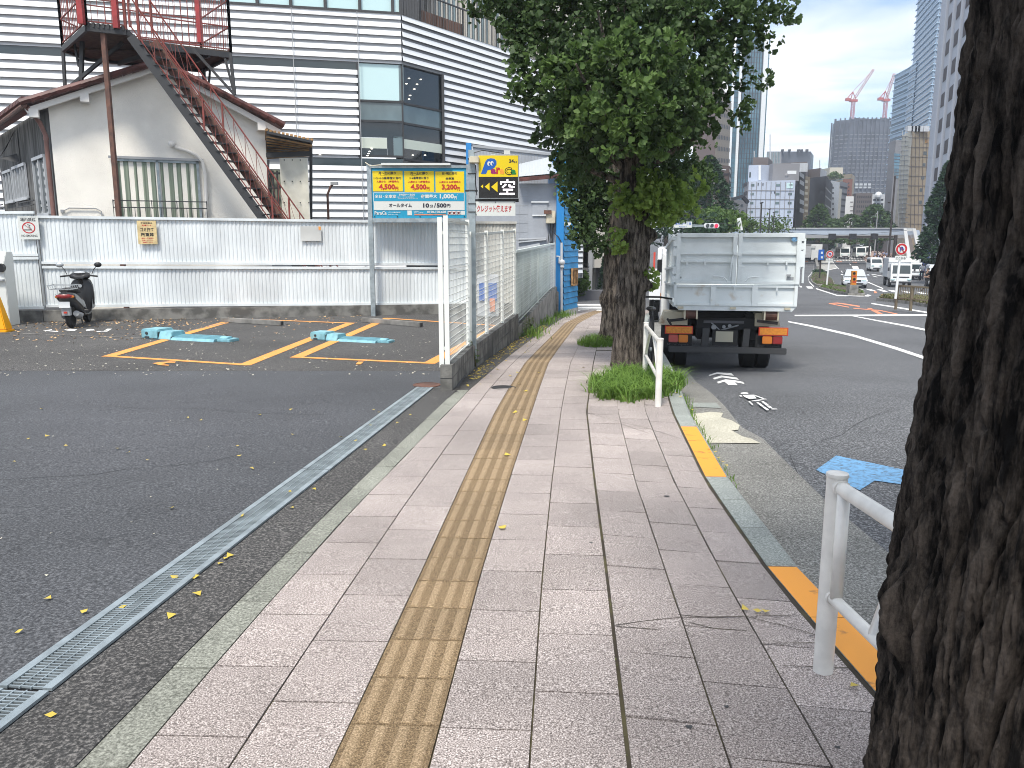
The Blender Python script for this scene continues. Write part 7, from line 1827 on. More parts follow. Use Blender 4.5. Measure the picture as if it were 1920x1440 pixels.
def person(loc,rz,label,shirt='cl_w',trousers='cl_n',bag=None,stride=.25,arm=(.15,-.15),h=1.7,group=None,fore=0,sub=1,cat='person',long_sleeve=False,looking=0):
    t=thing('person',label,cat,loc,rz=rz,group=group); k=h/1.7       # faces +Y
    S_=stride
    V=[(0,0,.93),(0,0,1.12),(0,.01,1.34),(0,.0,1.46),(0,.015,1.55),(0,.02,1.66),
       (-.10,0,.88),(-.10,S_*.45,.50),(-.10,S_*.9,.09),(-.10,S_*.9+.13,.035),
       (.10,0,.88),(.10,-S_*.25,.48),(.10,-S_*.95,.13),(.10,-S_*.95+.12,.04),
       (-.19,0,1.39),(-.23,arm[0]*.5,1.13),(-.21,arm[0]+fore,.93+fore*.6),(.19,0,1.39),(.23,arm[1]*.5,1.13),(.21,arm[1]+fore,.93+fore*.6)]
    V=[(x*k,y*k,z*k) for x,y,z in V]
    E_=[(0,1),(1,2),(2,3),(3,4),(4,5),(0,6),(6,7),(7,8),(8,9),(0,10),(10,11),(11,12),(12,13),(2,14),(14,15),(15,16),(2,17),(17,18),(18,19)]
    Rr=[(.13,.10),(.12,.09),(.14,.10),(.055,.055),(.075,.085),(.065,.075),.085,.055,.038,.035,.085,.055,.038,.035,.055,.04,.028,.055,.04,.028]
    Rr=[tuple(q*k for q in r) if hasattr(r,'__len__') else r*k for r in Rr]
    b=skin_mesh('body',V,E_,Rr,'skin',t,0,sub)
    for sx,ix in ((-1,16),(1,19)):
        p=Vector(V[ix]); e=Vector(V[ix-1]); d=(p-e).normalized()
        mb=MB(); mb.sphere(p+d*.045*k,(.022*k,.028*k,.045*k),8,6)
        for f in range(4): q=p+d*.08*k+Vector((0,(f-1.5)*.014*k,0)); mb.tube([q,q+d*.05*k],.008*k,5)
        mb.tube([p+d*.03*k+Vector((-sx*.01,.025*k,0)),p+d*.07*k+Vector((-sx*.01,.05*k,0))],.009*k,5); mb.build('hand','skin',t,smooth=True)
    mb=MB(); hc=Vector((0,.0,1.63*k)); mb.sphere(hc,(.088*k,.10*k,.10*k),12,8); mb.build('hair','hair',t,smooth=True)
    mb=MB(); mb.sphere((0,.105*k,1.585*k),(.012*k,.016*k,.018*k),6,4); mb.build('nose','skin',t,smooth=True)
    mb=MB(); 
    for s in (-1,1): mb.sphere((s*.03*k,.098*k,1.60*k),.009*k,6,4)
    mb.build('eyes','iblack',t)
    sv=[V[i] for i in (0,1,2,3,14,15,17,18)]; se=[(0,1),(1,2),(2,3),(2,4),(4,5),(2,6),(6,7)]; sr=[(.155,.12),(.15,.115),(.165,.125),(.07,.07),.075,.058,.075,.058]
    if long_sleeve: sv+= [V[16],V[19]]; se+=[(5,8),(7,9)]; sr+=[.04,.04]
    skin_mesh('shirt',sv,se,[tuple(q*k for q in r) if hasattr(r,'__len__') else r*k for r in sr],shirt,t,0,sub)
    tv=[V[i] for i in (0,6,7,8,10,11,12)]; te=[(0,1),(1,2),(2,3),(0,4),(4,5),(5,6)]; tr=[(.15,.125),.10,.075,.06,.10,.075,.06]
    skin_mesh('trousers',tv,te,[tuple(q*k for q in r) if hasattr(r,'__len__') else r*k for r in tr],trousers,t,0,sub)
    for ix in (8,12):
        p=Vector(V[ix]); mb=MB(); mb.sphere((p.x,p.y+.06*k,max(.045*k,p.z-.04*k)),(.045*k,.13*k,.045*k),10,6); mb.build('shoe','blackm',t,smooth=True)
    if bag:
        mb=MB(); mb.box((0,-.20*k,1.22*k),(.30*k,.17*k,.44*k)); bg_=mb.build('backpack',bag,t,bevel=.05)
        mb=MB()
        for s in (-1,1): mb.tube([(s*.11*k,-.12*k,1.42*k),(s*.12*k,.0,1.50*k),(s*.12*k,.13*k,1.36*k),(s*.12*k,.05*k,1.06*k)],.018*k,6)
        mb.build('strap',bag,bg_)
    return t
v=GX(1737,62,gr,0); v2=at(1737,549,62); 
zf=v2.z
person((v2.x,62,gr(62)+.01),R(100),'person in black with a black backpack walking over the far crosswalk','cl_k','cl_k','blackm',.45,(.1,-.1),1.72,fore=.2,sub=2)
v=at(1131,565,60)
person((v.x,60,gr(60)+.01),R(-5),'person in a white shirt with a dark backpack walking away beyond the side street','cl_w','cl_n','cl_n',.2,h=1.72,sub=2)
# dark leafy strip, white bag etc omitted
# ================================================================ DISTANT STREET
def FP(x,y,D): v=at(x,y,D); return Vector((v.x,D))
def bldp(name,label,pts,ytop,m,cat='building',zb=-6,back=20,yref=400,mats=None,parent=None,ic=1,group=None):
    """pts: [(x_px,D)...] visible footprint left->right; ytop: px height at pts[ic]"""
    P=[FP(x,yref,D) for x,D in pts]; zt=at(pts[ic][0],ytop,pts[ic][1]).z
    t=parent or thing(name,label,cat,(P[ic].x,P[ic].y,zb),group=group)
    B=[p+p.normalized()*back for p in reversed(P)]
    for i,(a,b) in enumerate(zip(P,P[1:])):
        mb=MB(); n=Vector((b-a).normalized()); mb.poly([(a.x,a.y,zb),(b.x,b.y,zb),(b.x,b.y,zt),(a.x,a.y,zt)]); mb.build('wall',(mats[i] if mats else m),t,world=True,fix=False)
    mb=MB(); poly=P+B; mb.face([mb.p((p.x,p.y,zt)) for p in poly]); 
    for a,b in zip(poly[len(P)-1:]+[poly[0]],poly[len(P):]+[poly[0]]): 
        if a!=b: mb.poly([(a.x,a.y,zb),(b.x,b.y,zb),(b.x,b.y,zt),(a.x,a.y,zt)])
    mb.build('rear_walls',m,t,world=True,fix=False)
    return t,P,zt
def facepx(P,i,x,y):
    """point on face i of footprint P seen at pixel x,y -> (u 0..1, z)"""
    a,b=P[i],P[i+1]; r=Vector(ray(x,y)); d=b-a; det=r.x*(-d.y)-r.y*(-d.x); t_=(a.x*(-d.y)+a.y*d.x)/det; u=((t_*r.x-a.x)/d.x if abs(d.x)>abs(d.y) else (t_*r.y-a.y)/d.y); return u,H+t_*r.z
def fq(P,i,u,z,o=.05):
    a,b=P[i],P[i+1]; d=b-a; n=Vector((d.y,-d.x)).normalized(); q=a+d*u+n*o; return (q.x,q.y,z)
def win(t,P,i,x0,y0,x1,y1,m='glass_g',nm='window',o=.06,sill=None):
    xm,ym=(x0+x1)/2,(y0+y1)/2; u0,_=facepx(P,i,x0,ym); u1,_=facepx(P,i,x1,ym); z1=facepx(P,i,xm,y0)[1]; z0=facepx(P,i,xm,y1)[1]
    mb=MB(); mb.poly([fq(P,i,u0,z0,o),fq(P,i,u1,z0,o),fq(P,i,u1,z1,o),fq(P,i,u0,z1,o)]); return mb.build(nm,m,t,world=True,fix=False)
def bars_px(t,P,i,lines,w_,m,nm='lines',o=.05):
    mb=MB()
    for (x0,y0,x1,y1) in lines:
        a=facepx(P,i,x0,y0); b=facepx(P,i,x1,y1); mb.bar(fq(P,i,a[0],a[1],o),fq(P,i,b[0],b[1],o),w_,w_)
    return mb.build(nm,m,t,world=True,fix=False)
def bands(t,P,i,z0,z1,n,frac,m,nm='floor_bands',o=.05,u0=0,u1=1,h=None):
    mb=MB()
    for k in range(n):
        a=z0+(z1-z0)*k/n; b=a+(z1-z0)/n*frac; mb.poly([fq(P,i,u0,a,o),fq(P,i,u1,a,o),fq(P,i,u1,b,o),fq(P,i,u0,b,o)])
    return mb.build(nm,m,t,world=True,fix=False)
M['bwhite']=mat('tile_bluewhite',(.40,.45,.54),.6,var=.05,vscale=.2); M['bgrey']=mat('wall_grey',(.22,.22,.23),.8); M['bdark']=mat('wall_black',(.028,.029,.035),.6); M['btaupe']=mat('wall_taupe',(.13,.11,.105),.8)
M['btan']=mat('wall_tan',(.33,.26,.185),.8); M['bbrown']=mat('wall_brown',(.115,.080,.068),.8); M['bcream']=mat('wall_cream',(.52,.49,.41),.7); M['bkhaki']=mat('wall_khaki',(.26,.215,.15),.8)
M['bconc']=mat('tower_net',(.065,.075,.095),.7,var=.3,vscale=.15); M['bred']=mat('wall_redbrick',(.20,.085,.06),.8); M['bblue']=mat('tower_blueglass',(.16,.30,.42),.15,.3,.7); M['bfin']=mat('tower_fin',(.42,.56,.70),.4)
M['bband']=mat('tower_band',(.045,.085,.125),.25,.2); M['bgrid']=mat('grid_concrete',(.40,.42,.46),.75); M['bopening']=mat('opening_dark',(.055,.045,.045),.8)  # opening_dark: dark brown of the office windows and ground floor
M['bglass']=mat('tower_tealglass',(.09,.19,.235),.1,.4,.8,var=.35,vscale=.12)
# 1 glass tower with white fins
t,P,zt=bldp('glass_tower','tall slender glass tower with white vertical fins, right of the ginkgo crown',[(1362,300),(1436,305)],62,'bglass',back=30,yref=230)
bands(t,P,0,-6,zt,46,.10,'bdark')
mb=MB()
for x in (1370,1383,1428): 
    u,_=facepx(P,0,x,230); w_=.9 if x!=1428 else 1.6; mb.bar(fq(P,0,u,-6,.4),fq(P,0,u,zt+4,.4),w_,.6)
mb.build('white_fins','truckw',t,world=True)
mb=MB()
for x in range(1388,1426,5): u,_=facepx(P,0,x,230); mb.bar(fq(P,0,u,-6,.08),fq(P,0,u,zt,.08),.25,.1)
mb.build('mullions','bdark',t,world=True)
# 2 tan office + brown block
t,P,zt=bldp('tan_office','tan office block with rows of small windows, between the ginkgo and the glass tower',[(1300,232),(1342,225),(1369,262)],150,'btan',back=20,yref=250,mats=['bbrown','btan'])
for k in range(8):
    yA=186+k*22; yB=196+k*20.5
    for j in range(8):
        x=1345+j*3; f=j/8; y=yA*(1-f)+yB*f; win(t,P,1,x,y,x+1.6,y+9-2*f,'bdark',o=.1)
t,P,zt=bldp('brown_building','brown apartment block with notched balconies in front of the tan office',[(1341,150),(1366,152),(1370,160)],311,'bbrown',back=12,yref=360,mats=['bbrown','bdark'])
for y in (318,333,350,368,386): win(t,P,1,1366.6,y,1369.8,y+7,'trim','balcony',.1)
win(t,P,0,1349,317,1361,319,'truckw','roof_sign'); bars_px(t,P,0,[(1342,346,1366,346),(1342,326,1366,326)],.15,'bdark')
t,P,zt=bldp('low_house','small grey gabled house between the brown block and white apartment block',[(1366,135),(1374,133),(1400,136)],374,'bgrey',back=8,yref=390,mats=['bcream','bgrey'])
for x,y in ((1376,380),(1377,392),(1388,383),(1390,394)): win(t,P,1,x,y,x+5,y+4,'glass')
mb=MB(); a=at(1372,374,132.5); b=at(1392,368,132.5); c=at(1402,380,133); mb.bar(a,b,.5); mb.bar(b,c,.5); mb.build('roof_edge','bdark',t,world=True)
# 3 white tiled apartment block
t,P,zt=bldp('apartment_block','pale blue white tiled apartment block with small square windows, above the truck container',[(1394,142),(1402,137),(1489,134)],340,'bwhite',back=14,yref=380,mats=['bgrey','bwhite'])
zt_=zt
for k,(y) in enumerate((345,361.5,378.5,395,411)):
    for x,w_ in ((1408,6.5),(1454.5,8),(1479,7)): win(t,P,1,x-k*.9,y,x+w_-k*.9,y+4.2,'glass_g')
    for s in (0,): 
        win(t,P,0,1394.5,y-2,1401,y+5,'bdark','balcony')
for x in (1421,1430): 
    win(t,P,1,x-.3,343,x+1.6,348,'bdark'); 
for x in (1445,1452): win(t,P,1,x-.3,359,x+1.6,363,'bdark')
win(t,P,1,1475,343,1487,353,'shrub' if False else 'glass_p')
bars_px(t,P,1,[(1402,y,1489,y+.6) for y in (357,373.5,390.5,407)]+[(x,341,x-4,429) for x in range(1410,1488,9)],.07,'bgrey','tile_joints')
P2=None
t2,P_,z_=bldp('penthouse','',[(1403,142),(1426,141),(1452,142)],309,'bwhite',back=6,yref=325,parent=t)
win(t,P_,0,1405,323,1408,333,'glass'); 
mb=MB(); a=at(1424,310,140.5); b=at(1424,338,140.5); mb.bar(b,a,.35); mb.bar(at(1450,308,140.5),at(1450,335,140.5),.8); mb.build('roof_pipes','truckw',t,world=True)
mb=MB(); v=at(1455,312,139); mb.bb(v.x-.5,v.x+4,139,141,zt_+.2,v.z+.5); v=at(1462,332,136); mb.sphere(at(1475,329,136),.35,8,6); mb.build('roof_units','bgrey',t,world=True)
win(t,P,1,1471,321,1488,329,'signw','rooftop_sign') if False else None
mb=MB(); a=at(1477,320,136); b=at(1493,326,136); mb.bb(a.x,b.x,136,136.2,b.z,a.z); mb.build('rooftop_sign','truckw',t,world=True)
t,P,zt=bldp('dark_apartments','dark apartment tower with pale balconies just right of the white apartment block',[(1452,150),(1494,146),(1508,158)],305,'bdark',back=10,yref=370,mats=['bdark','bdark'])
for y in (325,340,358,375,391,405): win(t,P,0,1494.5-3,y,1494,y+.1,'bdark') if False else None
for y in (325,339,357,375,391): win(t,P,1,1495,y,1503.5,y+8,'lgrey','balcony',.4)
mb=MB(); a=at(1476,308,148); b=at(1505,324,148); mb.bb(a.x,b.x,145.6,146,b.z,a.z); mb.build('parapet','lgrey',t,world=True)
t,P,zt=bldp('cream_slab','narrow cream block with stacked windows between the dark apartments and the black building',[(1506,165),(1517,168)],330,'bkhaki',back=6,yref=370,ic=0)
for y in range(338,425,11): win(t,P,0,1508,y,1514,y+5,'bcream')
# 5 background towers
t,P,zt=bldp('brown_tower','plain brown grey rooftop block behind the white apartment block',[(1411,190),(1440,190),(1448,200)],295,'btaupe',back=12,yref=310); 
t,P,zt=bldp('brown_tower','wide brown grey slab behind the dark apartments',[(1448,185),(1513,180),(1516,190)],303,'btaupe',back=12,yref=310)
t,P,zt=bldp('dark_glass_tower','wide dark glass tower on the skyline with rooftop clutter, left of the crane tower',[(1437,420),(1465,420),(1519,420),(1525,440)],284,'bglass',back=30,yref=300,mats=['bgrey','bconc','bglass'])
mb=MB(); 
for x in (1467,1480,1497,1503,1513): mb.bar(at(x,284,419),at(x,280,419),1.2)
mb.build('roof_units','bdark',t,world=True); bars_px(t,P,0,[(1440+k*5,285,1440+k*5,310) for k in range(5)],.6,'glass_g','mullions')
for x,yb,yt,l in ((1444,300,252,'tall thin'),(1414,295,283,'short'),(1537,318,300,'small')):
    t=thing('antenna_mast',l+' antenna mast on the skyline rooftops near column '+('of the dark glass tower' if x==1444 else 'of the brown rooftop block' if x==1414 else 'of the grey brown roof by the crane tower'),'antenna',tuple(at(x,yb,230))); t['label']={1444:'tallest thin antenna mast rising over the brown rooftops',1414:'short antenna mast above the white apartment block',1537:'small antenna mast left of the crane tower'}[x]
    mb=MB(); mb.bar(at(x,yb,230),at(x,yt,230),.22); mb.build('mast','lgrey',t,world=True)
# black building
t,P,zt=bldp('black_building','matte black office block with grey window bands on its right side',[(1516,175),(1546,170),(1559,196)],330,'bdark',back=10,yref=380,mats=['bdark','bdark'])
for y0,y1 in ((356,358),(371,373),(387,389),(402,404)): win(t,P,1,1546.5,y0,1558.5,y0+3,'grey','window_band',.1)
t,P,zt=bldp('roof_house','grey brown rooftop volume above the black office block',[(1513,200),(1538,195),(1550,205)],315,'btaupe',back=10,yref=325,mats=['btaupe','lgrey'])
# slim mid blocks
t,P,zt=bldp('slim_block','slim pale grey building with small dark windows right of the black building',[(1555,205),(1572,212)],338,'lgrey',back=10,yref=380,ic=0)
for y in range(350,425,10): win(t,P,0,1560,y,1563,y+4,'bdark')
t,P,zt=bldp('slim_block','slim cream building stepping behind the slim pale grey one',[(1568,214),(1577,220)],352,'bcream',back=10,yref=380,ic=0)
t,P,zt=bldp('slim_block','slim dark green building behind the cream one',[(1573,228),(1587,236)],340,'bgrey',back=10,yref=380,ic=0); bands(t,P,0,-6,zt,14,.3,'bdark')
t,P,zt=bldp('terraced_building','beige terraced building with green roof garden at the foot of the crane tower',[(1552,300),(1596,290),(1602,300)],326,'bkhaki',back=12,yref=340); bands(t,P,0,at(1590,345,290).z,zt-1,3,.4,'glass_g')
mb=MB(); a=at(1556,314,296); b=at(1580,326,296); mb.bb(a.x,b.x,296,306,zt,a.z); mb.build('roof_block','bcream',t,world=True)
clump(t,'roof_garden',at(1568,329,289),(3,2,1.2),160,.5,'shrub',5,.2)
t,P,zt=bldp('red_brick_block','reddish brick apartment block in front of the crane tower',[(1579,262),(1597,262)],336,'bred',back=10,yref=360,ic=0); 
for y in range(342,384,7):
    for x in (1583,1590): win(t,P,0,x,y,x+2.4,y+3,'bdark')
t,P,zt=bldp('white_slab','small plain white building low in the middle of the skyline',[(1585,200),(1600,200)],368,'truckw',back=10,yref=385,ic=0)
for y in (378,386,394): win(t,P,0,1594,y,1599,y+2,'bgrey','balcony')
t,P,zt=bldp('brown_grid_block','brown grey office block with a fine window grid at the end of the street',[(1597,270),(1604,262),(1634,262)],362,'btaupe',back=12,yref=390,mats=['lgrey','btaupe'])
for r in range(7):
    for c_ in range(7): win(t,P,1,1607+c_*3.9-.4*r,367+r*9,1609.3+c_*3.9-.4*r,371.5+r*9,'bdark')
t,P,zt=bldp('pale_block','pale grey building with rooftop dish next to the brown grid block',[(1634,235),(1658,235)],364,'lgrey',back=12,yref=390,ic=0)
for r in range(4):
    for c_ in range(3): win(t,P,0,1637+c_*7,373+r*8,1642+c_*7,376.5+r*8,'bdark')
mb=MB(); mb.sphere(at(1647,366,234),1.0,8,6); mb.build('roof_dish','truckw',t,world=True)
# crane tower
t,P,zt=bldp('crane_tower','big dark grey tower under construction, wrapped in scaffold, topped by two red cranes',[(1556,470),(1562,455),(1588,450),(1668,450),(1680,462)],224,'bconc',back=40,yref=310,ic=2)
M['bconc2']=mat('tower_slab_edge',(.17,.18,.20),.7)
for i in range(4): bands(t,P,i,-6,zt-6,30,.25,'bconc2','slab_edges',.3)
mb=MB()
for i in range(4):
    n=[1,3,10,1][i]
    for k in range(n+1): mb.bar(fq(P,i,k/n,-6,.5),fq(P,i,k/n,zt+1.0,.5),.6)
for k in range(26): u=k/25; p=fq(P,2,u,zt,0); mb.box(p,(.8,.8,random.uniform(.4,1.6)))
mb.build('scaffold','bconc',t,world=True)
win(t,P,2,1600,344,1634,348,'lgrey','pale_band',.8); win(t,P,2,1600,350,1634,353,'lgrey','pale_band',.8)
def crane(x,yb,x2,y2,xt,yt,label,D=455):
    t=thing('tower_crane',label,'crane',tuple(at(x,yb,D)),group='red and white luffing cranes'); M.setdefault('crane',mat('crane_red',(.38,.08,.07),.5)); M.setdefault('cranew',mat('crane_white',(.50,.36,.36),.5))
    a=at(x,yb,D); b=at(x2,y2,D)
    def truss(a,b,w_,m,nm,n=10):
        mb=MB(); d=(b-a).normalized(); s=Vector((0,1,0)); u=d.cross(s).normalized()
        cs=[(s*p+u*q)*w_/2 for p,q in ((-1,-1),(1,-1),(1,1),(-1,1))]
        for c_ in cs: mb.bar(a+c_,b+c_,.20)
        for k in range(n):
            p=a.lerp(b,k/n); q=a.lerp(b,(k+1)/n)
            for j in range(4): mb.bar(p+cs[j],q+cs[(j+1)%4],.15)
        mb.build(nm,m,t,world=True)
    truss(a,b,1.5,'crane','mast',12); c_=at(x2+1,y2-4,D); tip=at(xt,yt,D)
    truss(c_,tip,1.0,'cranew','jib',14)
    mb=MB(); mb.box(b+Vector((0,0,.6)),(4,2,1.2)); mb.box(b+Vector((-3.0,0,1.2)),(2.6,2,1.4)); mb.build('cab','crane',t,world=True)
    top=at(x2-1,y2-19,D); mb=MB(); mb.bar(b+Vector((-1.5,0,1)),top,.35); mb.bar(b+Vector((1.5,0,1)),top,.35); mb.bar(b+Vector((-4,0,1)),top,.4); mb.bar(top,tip,.18); mb.build('a_frame','crane',t,world=True)
crane(1597,226,1600,191,1638,130,'left red and white crane, its jib leaning up to the right')
crane(1658,224,1661,190,1677,138,'right red and white crane with a steeper jib')
# dark slim and tan building
t,P,zt=bldp('slim_grey_building','slim dark grey building squeezed between crane tower and tan building',[(1661,190),(1673,186),(1692,188)],262,'bgrey',back=10,yref=350,mats=['bgrey','bgrey'])
for y in range(288,335,6): win(t,P,1,1676,y,1688,y+4.5,'glass_b')
t,P,zt=bldp('tan_building','tall tan building, cream left face with square panels and khaki front with few windows',[(1684,166),(1703,158),(1748,160)],244,'bkhaki',back=14,yref=340,mats=['bcream','bkhaki'])
def pxl(x,y): return x
for (x,y) in ((1734,262),(1731,284),(1729,306),(1727,330),(1724,353),(1722,376)): win(t,P,1,x,y,x+6,y+6.5,'glass' if y not in(262,) else 'wood')
bars_px(t,P,0,[(1685+1.2,y,1703,y-1.0) for y in range(256,430,9)]+[(1686.5+6*k-0,246,1678+6.4*k,428) for k in (1,2)],.10,'grey','panel_joints'); bars_px(t,P,1,[(1703,y,1746,y+.5) for y in range(258,430,18)]+[(1703+7*k,246,1700+7*k,428) for k in range(1,7)],.08,'btaupe','panel_joints')
mb=MB(); 
for x in (1705,1712,1718,1724,1735): mb.box(at(x,242,158.5),(1,1,1))
mb.build('roof_units','lgrey',t,world=True)
# blue glass towers (right)
def slat_tower(name,label,pts,ytop,n,yref=120,i_main=0,ic=0,zb=-6,fr=.42):
    t,P,zt=bldp(name,label,pts,ytop,'bfin',back=18,yref=yref,ic=ic)
    for i in range(len(P)-1):
        bands(t,P,i,zb,zt,n,fr,'bband' if i<2 else 'bblue','window_bands',.06,u0=.04,u1=.96)
        mb=MB(); dz=(zt-zb)/n
        for k in range(n+1): z=zb+dz*k-.1; mb.bar(fq(P,i,-.01,z,.25),fq(P,i,1.01,z,.25),.35,.22)
        mb.build('sun_shades','bfin',t,world=True)
    return t,P,zt
slat_tower('blue_glass_tower','tallest pale blue tower with close horizontal louvres, beside the grey grid office',[(1711,250),(1752,222),(1764,232)],-160,58)
slat_tower('blue_glass_annex','lower pale blue louvred tower stepping down toward the crane tower',[(1673,262),(1700,250),(1712,243)],142,26,yref=200)
# grey grid office (right, near)
t,P,zt=bldp('grid_office','light grey concrete grid office with deep square openings, right edge behind the near trunk',[(1748,132),(1759,124),(1900,84)],-160,'bgrid',back=20,yref=200,mats=['bgrid','bgrid'])
# openings measured on the facade: columns/rows; lines converge along face 1
cols=[.05+.135*k for k in range(7)]
dz=3.55; z_lo=at(1760,300,124).z
k=0
mb=MB()
for c_ in cols: mb.bar(fq(P,1,c_-.02,-6,.02),fq(P,1,c_-.02,zt,.02),.7,.35,up=(0,1,0))
mb.build('vertical_ribs','bgrid',t,world=True)
for r in range(11):
    z=z_lo+r*dz*1.0
    for j,c_ in enumerate(cols[:6]):
        mb=MB(); mb.poly([fq(P,1,c_,z,.05),fq(P,1,c_+.088,z,.05),fq(P,1,c_+.088,z+dz*.56,.05),fq(P,1,c_,z+dz*.52,.05)]); w_=mb.build('window','bopening',t,world=True,fix=False)
for j,c_ in enumerate(cols[:6]):
    for r in range(6):
        z=z_lo-3.3-r*2.6; mb=MB(); mb.poly([fq(P,1,c_,z,.05),fq(P,1,c_+.095,z,.05),fq(P,1,c_+.095,z+1.9,.05),fq(P,1,c_,z+1.9,.05)]); mb.build('lower_window','glass_b' if (r+j)%2 else 'bopening',t,world=True,fix=False)
mb=MB(); mb.poly([fq(P,1,0,-6,.03),fq(P,1,1,-6,.03),fq(P,1,1,-3,.03),fq(P,1,0,-3,.03)]); mb.build('ground_floor','bopening',t,world=True,fix=False)
# ---- trees in the distance
def ctree(x,yt,yb,D,r,label,n=1500,size=.32,seed=1,power=.8,m='conif',group='street trees beyond the crossing',z0=.08,bumps=.25):
    b=at(x,yb,D); h=at(x,yt,D).z-b.z; t=thing('street_tree',label,'tree',tuple(b),group=group); conifer(t,tuple(b),h,r,n,size,m,seed,power=power,z0=z0,bumps=bumps); return t
ctree(1762,302,520,76,2.6,'big dark conical street tree at the right, beside the near trunk',9000,.23,2,.62,z0=.12)
ctree(1326,292,440,85,3.4,'dark conical tree left of the traffic light, behind the container truck',3400,.26,3,.7)
ctree(1288,300,450,95,4.6,'broad dark tree between the middle ginkgo crown and the conical tree',2600,.35,5,.5)
ctree(1250,330,470,100,4.5,'dark tree seen low beside the middle ginkgo trunk',2000,.35,6,.5)
ctree(1533,384,455,150,4.2,'tall green tree standing in front of the black building, behind the footbridge',1500,.45,7,.65,m='conif_l')
ctree(1562,410,460,158,2.9,'small dark tree right of the tall green one, behind the footbridge',700,.45,8,.5,m='conif_l')
ctree(1592,402,460,165,4.2,'rounded green tree in the middle of the row behind the footbridge',1000,.5,9,.45,m='conif_l')
ctree(1635,384,455,150,4.0,'dark green tree in front of the pale grey block',1500,.45,10,.5,m='conif_l')
ctree(1655,396,455,156,2.6,'short green tree next to the tan building',600,.45,11,.45)
for i,(x,y,D,r,m,l) in enumerate(((1352,412,70,1.9,'shrub','yellow green clipped shrub behind the truck, left one'),(1372,408,72,1.5,'shrub','yellow green shrub behind the truck, by the white post'),(1402,418,110,1.8,'shrub','small rounded shrub below the low grey house'),(1450,420,115,3.0,'shrub','wide rounded shrub at the foot of the white apartment block'),(1340,400,76,1.6,'shrub','upper yellow green shrub below the brown block'),(1322,428,66,2.2,'conif','dark low bush right behind the container'))):
    c=at(x,y+5,D); t=thing('shrub',l,'shrub',(c.x,c.y,c.z-2),group='roadside shrubs'); clump(t,'foliage',c,(r,r,r*.62),700,.16,m,20+i,.2)
    mb=MB(); mb.tube([(c.x,c.y,gr(D)),(c.x,c.y,c.z)],.06,6); mb.build('stem','bark2',t,world=True)
for i,(x,y,D,l) in enumerate(((1522,458,190,'left'),(1540,456,200,'middle'),(1640,458,210,'right'),(1585,455,260,'central'),(1660,452,190,'far right'))):
    c=at(x,y,D); t=thing('hedge','dark hedge mass under the footbridge, '+l+' one','hedge',(c.x,c.y,c.z-3),group='dark greenery under the footbridge'); clump(t,'foliage',c,(3.5,2,2.2),500,.5,'conif' if i!=3 else 'shrub',40+i,.2)
mb=MB(); a=at(1382,407,69); b=at(1391,409,69); o=thing('gate_pillar','white slanted pillar top above the truck container, among the shrubs','pillar',tuple(a)); mb.bar(at(1388,432,69),at(1384,409,69),.35); mb.build('pillar','truckw',o,world=True)
# ---- footbridge
DBR=130
t=thing('footbridge','long pale blue grey pedestrian bridge crossing the far street','bridge',(at(1600,440,DBR).x,DBR,-2))
x0,x1=at(1380,437,DBR).x,at(1712,437,DBR).x; zt_=at(1600,428,DBR).z; zb_=at(1600,446.5,DBR).z
M['bridge']=mat('bridge_paint',(.40,.47,.56),.6,var=.05,vscale=.3)
mb=MB(); mb.bb(x0,x1,DBR,DBR+3.5,zb_+.55,zt_); mb.build('parapet','bridge',t,world=True)
mb=MB(); mb.bb(x0,x1,DBR-.12,DBR+3.6,zb_,zb_+.52); mb.build('girder','grey',t,world=True)
mb=MB(); mb.bar((x0,DBR-.1,zt_),(x1,DBR-.1,zt_),.15); mb.build('handrail','lgrey',t,world=True)
mb=MB()
for x in (1440,1500): p=at(x,470,DBR+2); mb.bb(p.x-.3,p.x+.3,DBR+1.5,DBR+2.1,-3.2,zb_); 
mb.build('columns','grey',t,world=True)
t=thing('escalator','covered white framed stairway rising to the right end of the footbridge','stairs',(at(1710,490,105).x,105,gr(105)))
a0=at(1697,431,127);a1=at(1714,431,127); b0=at(1706,500,96); b1=at(1728,496,96)
mb=MB()
for p,q in ((a0,b0),(a1,b1)): mb.bar(p,q,.45,.45); mb.bar(p-Vector((0,0,.0)),q,.3)
mb.bar(a0,a1,.4); mb.build('frame','truckw',t,world=True)
mb=MB(); a2=a0+Vector((.3,.4,-.9)); a3=a1+Vector((-.3,.4,-.9)); b2=b0+Vector((.2,0,-.6)); b3=b1+Vector((-.2,0,-.6)); mb.poly([b2,b3,a3,a2]); mb.build('steps','btaupe',t,world=True,fix=False)
mb=MB(); mb.poly([a1+Vector((.2,0,0)),b1+Vector((.2,0,0)),b1+Vector((2.0,2,-.2)),a1+Vector((1.8,2,0))]); mb.build('side_panel','bridge',t,world=True,fix=False)
# ---- signal gantry, signals, lamp posts
def pole(name,label,x,yt,yb,D,r,m='dark',cat='pole',group=None):
    b=at(x,yb,D); t_=at(x,yt,D); t=thing(name,label,cat,(b.x,D,gr(D)),group=group); mb=MB(); mb.tube([(b.x,D,gr(D)),(b.x,D,t_.z)],[r,r*.7],8); mb.build('pole',m,t,world=True); return t
M['brownp']=mat('pole_brown',(.035,.028,.026),.6)
t=pole('signal_gantry','dark brown signal gantry with three black sign boxes under the footbridge',1675,441,500,98,.28,'brownp','signal')
mb=MB(); pz=at(1675,444,98); mb.bar(pz,at(1556,444.5,98),.22,.22); mb.build('arm','brownp',t,world=True)
for x0_,x1_ in ((1556.5,1566.5),(1595.5,1605),(1636,1645.5)):
    a=at(x0_,438,97.7); b=at(x1_,449,97.7); mb=MB(); mb.bb(a.x,b.x,97.6,98.2,b.z,a.z); mb.build('signal_box','bdark',t,world=True)
